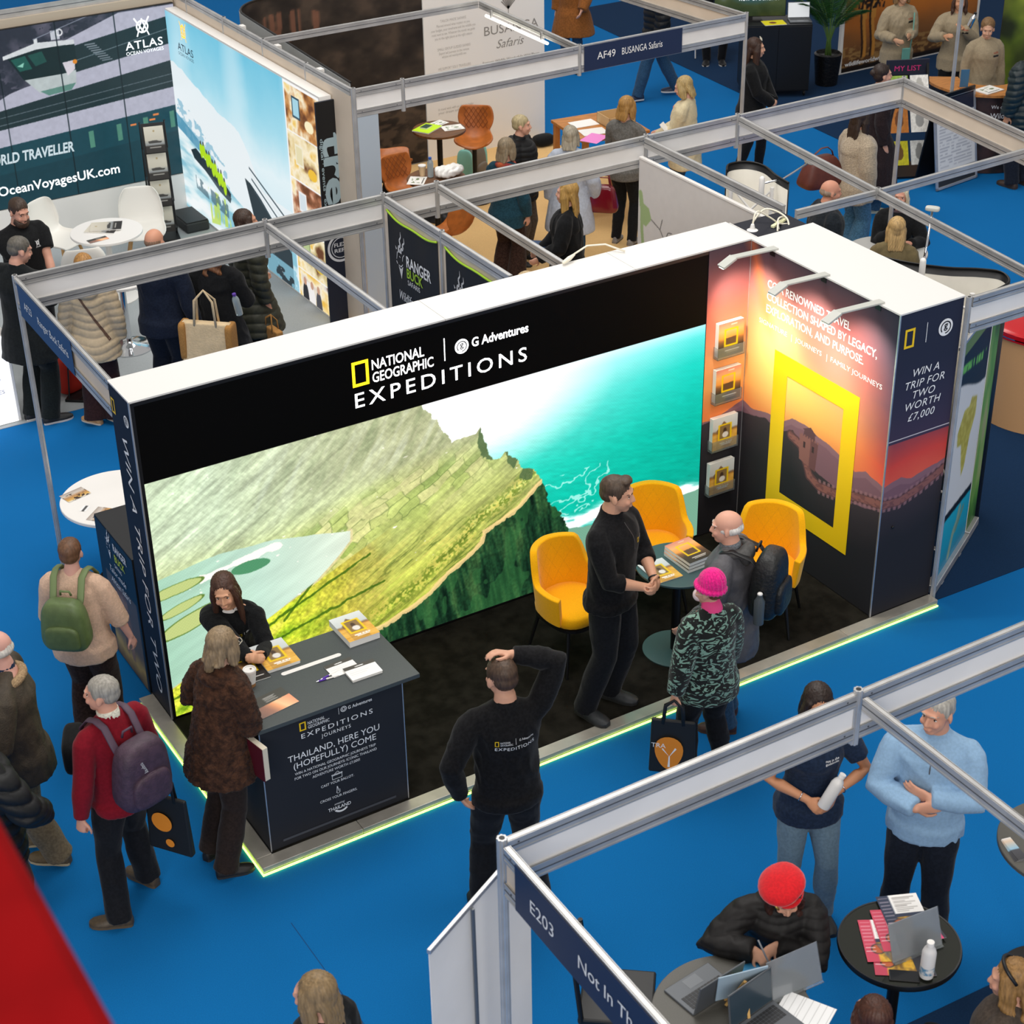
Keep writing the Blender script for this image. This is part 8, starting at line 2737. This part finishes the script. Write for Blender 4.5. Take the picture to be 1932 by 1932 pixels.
MB().box((-.2, -.1, 0), (.1, .1, .012)).box((-.08, -.01, .01), (-.02, .01, .06)).build('foot', BLACK, tv)


def laptop(label, loc, rz, open_=1.9, lit=None, key='#202124', body='#5d6166'):
    l = thing('laptop', label, 'laptop', loc, rz)
    bm = mat('laptop_' + body.strip('#'), body, .4, .3)
    MB().box((-.15, -.105, 0), (.15, .105, .014)).build('base', bm, l, bevel=.004)
    kb_ = MB()
    for r_ in range(5):
        for c_ in range(12): kb_.box((-.128 + c_ * .0215, -.005 + r_ * .018 - .0, .0141), (-.128 + c_ * .0215 + .018, .010 + r_ * .018, .0155))
    kb_.build('keyboard', mat('keys_' + key.strip('#'), key, .5), l)
    MB().box((-.045, -.09, .0141), (.045, -.025, .0146)).build('touchpad', mat('touchpad', '#6c7075', .35, .2), l)
    T = M4.Translation((0, .105, .012)) @ M4.Rotation(-(open_ - PI / 2), 4, 'X')
    MB().box((-.15, 0, 0), (.15, .008, .205), T).build('lid', bm, l, bevel=.003)
    MB().box((-.142, -.001, .008), (.142, .0, .197), T).build('display', lit or mat('dark_display', '#14161a', .2), l)
    return l


laptop('open laptop with pale screen on the black cabinet', (7.72, 8.72, .99), -.52, 1.75, mat('pale_display', '#c9ccd0', .3, emit=.55))
book('yellow magazine on the black cabinet', 7.36, 8.82, .99, .30, .22, .008, -.4, lambda w, h: (lambda X, Y: mixc(np.broadcast_to(hexc('#e6da1e'), X.shape + (3,)), hexc('#6a2a2a'), (np.hypot((X / w - .45) / .16, (Y / h - .5) / .2) < 1) * .9)), name='magazine', cat='magazine', nx=30, ny=22)

pl = thing('potted_palm', 'tall potted palm beside the cheetah poster', 'plant', (8.33, 8.80, .008))
MB().lathe([(.001, 0), (.15, 0), (.18, .30), (.19, .42), (.165, .44), (.155, .40), (.001, .40)], n=24).build('pot', mat('black_bin_liner', '#0f0f10', .35, bump=.8, bscale=25), pl, smooth=50)
PALM = mat('palm_leaf', '#1f4a1c', .5, var=.3, scale=30)
rr = random.Random(5)
st = MB()
for k in range(13):
    a = k * 2.4 + rr.uniform(-.2, .2); L = rr.uniform(1.0, 1.55); out_ = rr.uniform(.25, .75)
    pts = [V((.04 * math.cos(a), .04 * math.sin(a), .40))]
    for t in np.linspace(.15, 1, 12):
        pts.append(V((out_ * t ** 1.7 * math.cos(a), out_ * t ** 1.7 * math.sin(a), .42 + L * (t - .35 * t * t * (.4 + out_)))))
    st.tube(pts, [.008 * (1 - .8 * i / 12) for i in range(13)], 6)
    fr_ = MB()
    for i in range(4, 12):
        d = (pts[i + 1] - pts[i]).normalized() if i < 12 else (pts[i] - pts[i - 1]).normalized()
        side = d.cross(V((0, 0, 1))).normalized()
        for j in range(3):
            b_ = pts[i].lerp(pts[min(i + 1, 12)], j / 3)
            for s in (-1, 1):
                ln_ = .30 * (1 - abs(i + j / 3 - 7.5) / 8)
                tip = b_ + (side * s * .8 + d * .7 + V((0, 0, -.25))).normalized() * ln_
                w_ = d * .010
                m_ = b_.lerp(tip, .4) + V((0, 0, .012))
                fr_.add([b_ - w_ * .4, b_ + w_ * .4, m_ + w_, tip, m_ - w_], [(0, 1, 2, 3, 4)])
    fr_.build('frond', PALM, pl)
st.build('stem', mat('palm_stem', '#5a7a3a', .5), pl, smooth=180)

dk = thing('leaflet_desk', 'curved dark desk with orange wooden top and holiday lettering at the right edge', 'desk', (7.98, 5.50, .008))
def band(r0, r1, z0, z1, a0=2.5, a1=5.9, n=40):
    P = [(r1 * math.cos(a), r1 * math.sin(a)) for a in np.linspace(a0, a1, n)] + [(r0 * math.cos(a), r0 * math.sin(a)) for a in np.linspace(a1, a0, n)]
    return MB().prism(P, z0, z1)


band(.40, .66, 0, .95).build('body', mat('dark_desk_print', '#191514', .5, color2='#3a2420', scale=6), dk, smooth=40)
band(.34, .73, .95, .98).build('tabletop', OAK, dk, smooth=30)
lt = MB()
for s, z, sz, w_, a0 in (('We create outstanding', .80, .06, .55, 4.05), ('Wildlife Holidays', .68, .095, .58, 4.05)):
    vs, fs = text_mesh(s, sz, w=w_)
    lt.add([(.665 * math.cos(a0 + v[0] / .66), .665 * math.sin(a0 + v[0] / .66), z + v[1]) for v in vs], fs)
lt.build('lettering', WHITE_INK, dk)
book('open white brochure on the leaflet desk', 7.62, 5.10, .99, .30, .22, .010, .1, photo_sheet, 'brochures on the leaflet desk', 'brochure', cat='brochure')
book('blue leaflet on the leaflet desk by the khaki woman', 7.98, 4.96, .99, .24, .12, .004, .2, lambda w, h: (lambda X, Y: np.broadcast_to(hexc('#6f9ac0'), X.shape + (3,)).copy()), name='leaflet', cat='leaflet', nx=2, ny=2)
ho = thing('card_holder', 'upright card holder with blue picture on the leaflet desk', 'holder', (7.45, 5.34, .99), -.5)
MB().box((-.05, -.004, 0), (.05, .004, .22)).build('card', mat('blue_card', '#3f6f96', .4), ho)
MB().box((-.055, -.04, 0), (.055, .05, .01)).build('foot', OAK, ho)


def animal_cover(c1, c2):
    def g(w, h):
        def f(X, Y):
            u, v = X / w, Y / h
            img = ramp(fbm(u * 5, v * 5, 3), [(.3, c1), (.7, c1)]) * (1 + .3 * (fbm(u * 16, v * 16, 8) - .5))[..., None]
            put(img, (np.hypot((u - .5) / .25, (v - .5) / .3) < 1), c2)
            put(img, (np.hypot((u - .5) / .13, (v - .78) / .12) < 1), c2)
            return img
        return f
    return g


rk = thing('brochure_stand', 'slanted black brochure stand with animal covers before the leaflet desk', 'rack', (6.86, 5.62, .008), -.45)
MB().box((-.28, -.30, 0), (.28, .22, .02)).build('foot', BLACK_METAL, rk)
mb = MB()
for s in (-1, 1): mb.bar((s * .24, -.25, .02), (s * .24, .18, 1.25), .03, .03)
mb.build('frame', BLACK_METAL, rk)
MB().box((-.26, .17, 1.12), (.26, .19, 1.30), None).build('header', mat('dark_header', '#1a1d30', .5), rk)
lettering('lettering', [('MY LIST', -.16, 1.17, .09, dict(w=.32))], (0, .17, 0), (1, 0, 0), (0, 0, 1), mat('magenta_ink', '#d8327a', .5), rk, .003)
cov = [('#c9c020', '#6a4a1c'), ('#d8d8d4', '#8a8a88'), ('#b8702a', '#6a3a14'), ('#e4e2dc', '#9a9a98'), ('#8fb04a', '#26282a'), ('#e9e7e2', '#b8b6b0')]
for k in range(3):
    for j in range(2):
        b = book(['lowest', 'middle', 'top'][k] + [' left', ' right'][j] + ' brochure on the slanted animal brochure stand', 0, 0, 0, .22, .29, .010, 0, animal_cover(*cov[k * 2 + j]), 'animal brochures on the slanted stand', 'brochure', cat='brochure', nx=24, ny=30)
        b.matrix_world = M4.Translation((6.86, 5.62, .008)) @ M4.Rotation(-.45, 4, 'Z') @ M4.Translation((-.125 + .25 * j, -.205 + k * .125, .28 + k * .36)) @ M4.Rotation(1.05, 4, 'X')
ab = thing('sandwich_board', 'silver-framed pavement sign with a printed price list', 'sign', (7.05, 4.88, .008), .12)


def prices(A, Y):
    img = np.broadcast_to(hexc('#e8e8e8'), A.shape + (3,)).copy()
    put(img, Y > .82, '#22263a'); put(img, Y < .17, '#2c2d31')
    for k in range(16):
        put(img, (np.abs(Y - .78 + k * .037) < .007) & (A > .05) & (A < .62) & (vnoise(A * 25, k * 3.1, 5) > .35), '#b4b5bc')
    put(img, (np.abs(Y - .09) < .012) & (A > .3) & (A < .55), '#e4e4e4')
    put(img, np.hypot(A - .60, Y - .09) < .022, '#8a8b90')
    return img


Tb = M4.Rotation(-.17, 4, 'X')
picture('printed_sheet', (-.34, 0, .03), (1, 0, 0), tuple(Tb @ V((0, 0, 1))), .68, 1.02, 68, 102, prices, PRINT, ab)
mb = MB()
for a_, b_ in (((-.37, .004, 0), (-.335, .02, 1.08)), ((.335, .004, 0), (.37, .02, 1.08)), ((-.37, .004, 0), (.37, .02, .035)), ((-.37, .004, 1.045), (.37, .02, 1.08))):
    mb.box((a_[0], -.012, a_[2]), (b_[0], .012, b_[2]), Tb)
mb.build('frame', ALU_PALE, ab, bevel=.005)
lettering('lettering', [('Great', -.30, .96, .06), ('Late Deals', -.30, .89, .06)], (0, -.001, 0), (1, 0, 0), tuple(Tb @ V((0, 0, 1))), WHITE_INK, ab, .004)
MB().box((-.35, .34, 0), (.35, .36, 1.05), M4.Rotation(.17, 4, 'X')).build('rear_panel', BLACK_METAL, ab)
post('tall slim post in front of the leaflet desk', 7.02, 5.10, 0, 3.2, .022)
ch = thing('folding_chair', 'folding chair with steel legs behind the AF49 board', 'chair', (7.84, 10.85, .008), 2.6)
MB().box((-.20, -.20, .44), (.20, .20, .47)).build('seat', BLACK, ch, bevel=.01)
MB().box((-.20, .18, .60), (.20, .21, .85)).build('backrest', BLACK, ch, bevel=.01)
for sx in (-1, 1):
    for sy in (-1, 1): MB().tube([(sx * .19, -sy * .14, .46), (sx * .21, sy * .22, 0)], .012, 8).build('leg', CHROME, ch)

# ------------------------------------------------------------------ near stand, bottom right
rollup('roll_up_banner', 'blank white back of a roll-up banner beside the E203 post', (-4.62, -4.29), (-5.38, -4.69), 2.0, None, True)
DKTOP = mat('dark_table_top', '#55534d', .45, var=.06, scale=200)
tR = round_table('round dark grey table cut by the right edge', -1.56, -4.92, 1.0, .38, DKTOP, BLACK_METAL, BLACK_METAL)
MIR = mat('dark_mirror_top', '#2e302a', .08, .5, spec=.8)
tM = round_table('round mirror-topped table covered with leaflets', -2.85, -5.00, 1.0, .31, MIR, BLACK_METAL, BLACK_METAL)
MB().lathe([(.312, .97), (.316, .985), (.312, 1.003), (.304, 1.002), (.304, .998)], n=64, caps=False).build('rim', BLACK, tM, smooth=40)
tL = round_table('round dark grey table in front of the red beret', -3.86, -4.93, 1.0, .40, DKTOP, BLACK_METAL, BLACK_METAL)
for k in range(3):
    book(['lowest', 'middle', 'top'][k] + ' bookmark of the small pile on the right-edge table', -1.86 + .006 * k, -4.80, 1.0 + .0035 * k, .055, .18, .003, -.35 + .05 * k, lambda w, h: (lambda X, Y: ramp(Y / h, [(0, '#3a3a3e'), (.45, '#4a4a50'), (.5, '#8fb8d0'), (.85, '#d8c0a8'), (1, '#e8e4e0')])), 'bookmark pile', 'bookmark', cat='bookmark', nx=6, ny=20)


def dest(c1):
    def g(w, h):
        def f(X, Y):
            u, v = X / w, Y / h
            img = np.broadcast_to(hexc('#f1efec'), X.shape + (3,)).copy()
            put(img, u < .30, c1)
            put(img, (v < .48) & (u > .30), ramp(fbm(u * 4, v * 4, int(w * 900)), [(.3, '#c9862a'), (.5, '#e8b83a'), (.7, '#7a5a30')]))
            put(img, (v > .46) & (v < .54) & (u > .3), '#27324a')
            put(img, (np.hypot((u - .32) / .16, (v - .30) / .11) < 1), '#b85a30'); 
            r = np.hypot((u - .32) / .16, (v - .30) / .11); put(img, (r > .9) & (r < 1.1), '#2a2a30')
            for k in range(9):
                put(img, (np.abs(v - .93 + k * .042) < .009) & (u > .36) & (u < .9 - .12 * (k % 3)), '#8a8480', .8)
                put(img, (np.abs(v - .93 + k * .085) < .008) & (u > .03) & (u < .26), '#f2d8dc', .8)
            return img
        return f
    return g


for k, (x, y, a, c_, lb) in enumerate(((-2.70, -4.87, -.42, '#27324a', 'white-and-navy destination sheet at the back of the mirror table'), (-2.80, -4.93, -.48, '#c8405a', 'pink-edged destination sheet in the middle of the mirror table'),
                                       (-2.91, -4.95, -.54, '#c8405a', 'pink-edged destination sheet at the left of the mirror table'), (-2.93, -5.05, -.62, '#b83a52', 'pink-edged destination sheet at the near left of the mirror table'))):
    book(lb, x, y, 1.0 + .003 * (4 - k), .22, .30, .002, a, dest(c_), 'destination sheets', 'leaflet', cat='leaflet')
for k, (x, y, a, lb) in enumerate(((-2.66, -5.03, 2.9, 'dark price card with pink square on the right of the mirror table'), (-2.86, -5.19, 2.7, 'dark card with pink flower lying behind the white bottle'))):
    book(lb, x, y, 1.016 - .012 * k, .09, .15, .003, a, lambda w, h: (lambda X, Y: mixc(np.broadcast_to(hexc('#33343c'), X.shape + (3,)), hexc('#d0406e'), ((np.abs(X / w - .5) < .35) & (Y / h > .70)) * 1.)), 'dark cards on the mirror table', 'card', cat='card', nx=20, ny=30)


def sign_stand(label, loc, rz, w=.30, h=.21):
    s_ = thing('acrylic_sign', label, 'sign holder', loc, rz)
    T = M4.Rotation(-.35, 4, 'X')
    MB().box((-w / 2, -.002, 0), (w / 2, .002, h), T).build('sheet', mat('grey_sheet', '#a9a6ac', .5), s_)
    MB().box((-w / 2 - .003, -.005, 0), (w / 2 + .003, -.003, h + .003), T).build('clear_front', GLASS, s_)
    MB().box((-w / 2, -.02, 0), (w / 2, .14, .004)).build('clear_foot', GLASS, s_)


sign_stand('clear sign holder with grey sheet on the mirror table', (-2.83, -5.11, 1.006), -.10)
sign_stand('clear sign holder with grey sheet on the writing table', (-3.50, -4.98, 1.0), -.05)
ph_ = thing('phone', 'dark phone lying beside the white bottle on the mirror table', 'phone', (-2.99, -5.19, 1.0), .9)
MB().box((-.037, -.075, 0), (.037, .075, .009)).build('body', BLACK, ph_, bevel=.004)
MB().box((-.034, -.07, .009), (.034, .07, .0094)).build('screen', mat('phone_glass', '#1a1c20', .08), ph_)
laptop('open grey laptop in front of the red beret', (-3.90, -4.72, 1.0), .12 + PI, 1.75)
laptop('second laptop at the bottom edge, screen turned to the balcony', (-3.78, -5.10, 1.0), .15, 1.7, mat('blue_grey_display', '#2c3a44', .2, emit=.2))
es = thing('mini_easel', 'small pine tabletop easel on the writing table', 'easel', (-3.80, -4.92, 1.0), 2.9)
PINE = mat('pine', '#c9a05e', .6, var=.1, scale=20)
MB().bar((-.07, -.03, .01), (0, .02, .19), .014, .014).bar((.07, -.03, .01), (0, .02, .19), .014, .014).bar((0, .09, 0), (0, .02, .19), .014, .012).bar((-.08, -.035, .05), (.08, -.035, .05), .016, .016).build('frame', PINE, es)
MB().box((-.13, -.036, .058), (.13, -.030, .23), M4.Rotation(-.12, 4, 'X')).build('picture_board', mat('pale_blue_board', '#9fb4c4', .4), es)
book('blue destinations brochure under the writing hands', -3.60, -4.84, 1.0, .20, .26, .006, 2.9, lambda w, h: (lambda X, Y: mixc(ramp(Y / h, [(0, '#2f7fae'), (.6, '#3f93bd'), (.7, '#7fae6a'), (1, '#d8c98a')]), hexc('#ffffff'), ((np.abs(Y / h - .5) < .05) & (np.abs(X / w - .5) < .4) & (vnoise(X * 120, Y * 3, 2) > .4)) * 1.)), name='brochure', cat='brochure')
pn = thing('pen', 'pen in the hand of the red beret woman', 'pen', (-3.53, -4.80, 1.035), .4)
MB().tube([(0, 0, 0), (.03, .09, .10)], .005, 8).build('barrel', mat('grey_pen', '#8a8c92', .3), pn)
MB().tube([(0, 0, 0), (-.006, -.018, -.02)], [.005, .001], 8).build('tip', CHROME, pn)
book('open white notebook at the bottom edge of the writing table', -3.57, -5.12, 1.0, .20, .26, .008, .5, lambda w, h: (lambda X, Y: np.where((np.mod(Y, .012) < .0012)[..., None], .75, .94) * np.ones(3)), name='notebook', cat='notebook', nx=10, ny=80)
bc = thing('bar_chair', 'black bar chair behind the round dark grey table', 'chair', (-4.12, -4.32, 0), .9)
MB().box((-.19, -.19, .70), (.19, .19, .74)).build('seat', BLACK, bc, bevel=.012)
MB().tube([(-.18, .17, .72), (-.17, .21, 1.08)], .014, 8).tube([(.18, .17, .72), (.17, .21, 1.08)], .014, 8).bar((-.17, .21, 1.05), (.17, .21, 1.05), .02, .05).build('backrest', BLACK_METAL, bc)
for sx in (-1, 1):
    for sy in (-1, 1): MB().tube([(sx * .16, sy * .16, .70), (sx * .21, sy * .21, 0)], .013, 8).build('leg', BLACK_METAL, bc)

# plain chairs under the seated people
pc_ = thing('plain_chair', 'plain black chair under the gilet man behind the sunset wall', 'chair', (3.38, 3.00, .0), 0)
MB().box((-.20, -.20, .42), (.20, .20, .455)).build('seat', BLACK, pc_, bevel=.012)
MB().box((-.19, -.225, .55), (.19, -.20, .82)).build('backrest', BLACK, pc_, bevel=.012)
for sx in (-1, 1):
    for sy in (-1, 1): MB().tube([(sx * .17, sy * .17, .42), (sx * .19, sy * .19, 0)], .013, 8).build('leg', BLACK_METAL, pc_)
def under(x, y, face):
    return (x, y, 0), math.radians(-30.87 - face)
pc_.location, pc_.rotation_euler.z = under(3.38, 3.00, 78)
for x, y, f_, lb in ((4.02, 2.66, 195, 'plain black chair under the white-haired woman in black'), (3.40, 2.02, 15, 'plain black chair under the olive-shirted woman'), (-.56, 3.42, 70, 'plain black chair behind the antelope banners'),
                     (-.20, 2.86, 90, 'plain black chair just behind the screen wall'), (-2.70, -5.62, 305, 'plain black chair under the woman with the headband'), (-3.42, -5.43, 345, 'plain black chair at the bottom edge below the mirror table')):
    copy_thing(pc_, *under(x, y, f_), lb)

# marks, lettering and fittings sit one level deeper, on the part that carries them
SUB = {'fascia_beam': {'lettering': 'name_board'}, 'display_wall': {'lit_lettering': 'screen', 'lit_divider': 'screen', 'lit_yellow_frame': 'screen', 'lit_badge': 'screen', 'badge_mark': 'screen', 'slogan': 'sunset_print', 'yellow_frame': 'sunset_print',
       'prize_lettering': 'front_print', 'divider': 'front_print', 'badge': 'front_print', 'yellow_mark': 'front_print', 'socket_cap': 'front_print', 'lettering': 'panel', 'fine_print': 'panel', 'tree_mark': 'panel', 'end_lettering': 'carcass'},
       'screen': {'screen_lettering': 'screen', 'ship_name': 'screen', 'ship_monogram': 'screen', 'display': 'housing', 'lettering': 'housing'}, 'lightbox': {'monogram': 'picture', 'lettering': 'picture'}, 'counter': {'front_lettering': 'body', 'front_marks': 'body', 'small_print': 'body', 'yellow_mark': 'body', 'edge_trim': 'body', 'ballot_slot': 'worktop',
       'lettering': 'body', 'lime_lettering': 'body', 'antelope_mark': 'body', 'trim': 'body'}, 'banner': {'lettering': 'cloth', 'lime_lettering': 'cloth', 'antelope_mark': 'cloth', 'lime_hem': 'cloth'}, 'chair': {'quilt_seam': 'shell', 'seat_frame': 'seat'}, 'stool': {'quilt_seam': 'shell'},
       'backpack': {'front_pocket': 'bag_body', 'zip': 'bag_body', 'logo': 'bag_body', 'bottle_cap': 'water_bottle'}, 'bag': {'orange_mark': 'bag_body', 'white_mark': 'bag_body', 'lettering': 'bag_body'}, 'laptop': {'display': 'lid', 'keyboard': 'base', 'touchpad': 'base'}, 'cup': {'sip_hole': 'lid'},
       'lamp': {'lens': 'lamp_head'}, 'cabinet': {}, 'desk': {'lettering': 'body'}, 'rack': {'lettering': 'header'}, 'sign': {'lettering': 'printed_sheet'}, 'phone': {'screen': 'body'}}
for o in list(bpy.data.objects):
    if o.parent is None and o.get('category') and o.type == 'EMPTY':
        rule = SUB.get(o['category']) or SUB.get({'screen wall': 'display_wall', 'display wall': 'display_wall', 'fascia': 'fascia_beam'}.get(o['category'], ''), {})
        kids = {}
        for ch in o.children: kids.setdefault(ch.name.split('.')[0], ch)
        for ch in list(o.children):
            b_ = rule.get(ch.name.split('.')[0])
            if b_ and b_ in kids and kids[b_] is not ch: ch.parent = kids[b_]
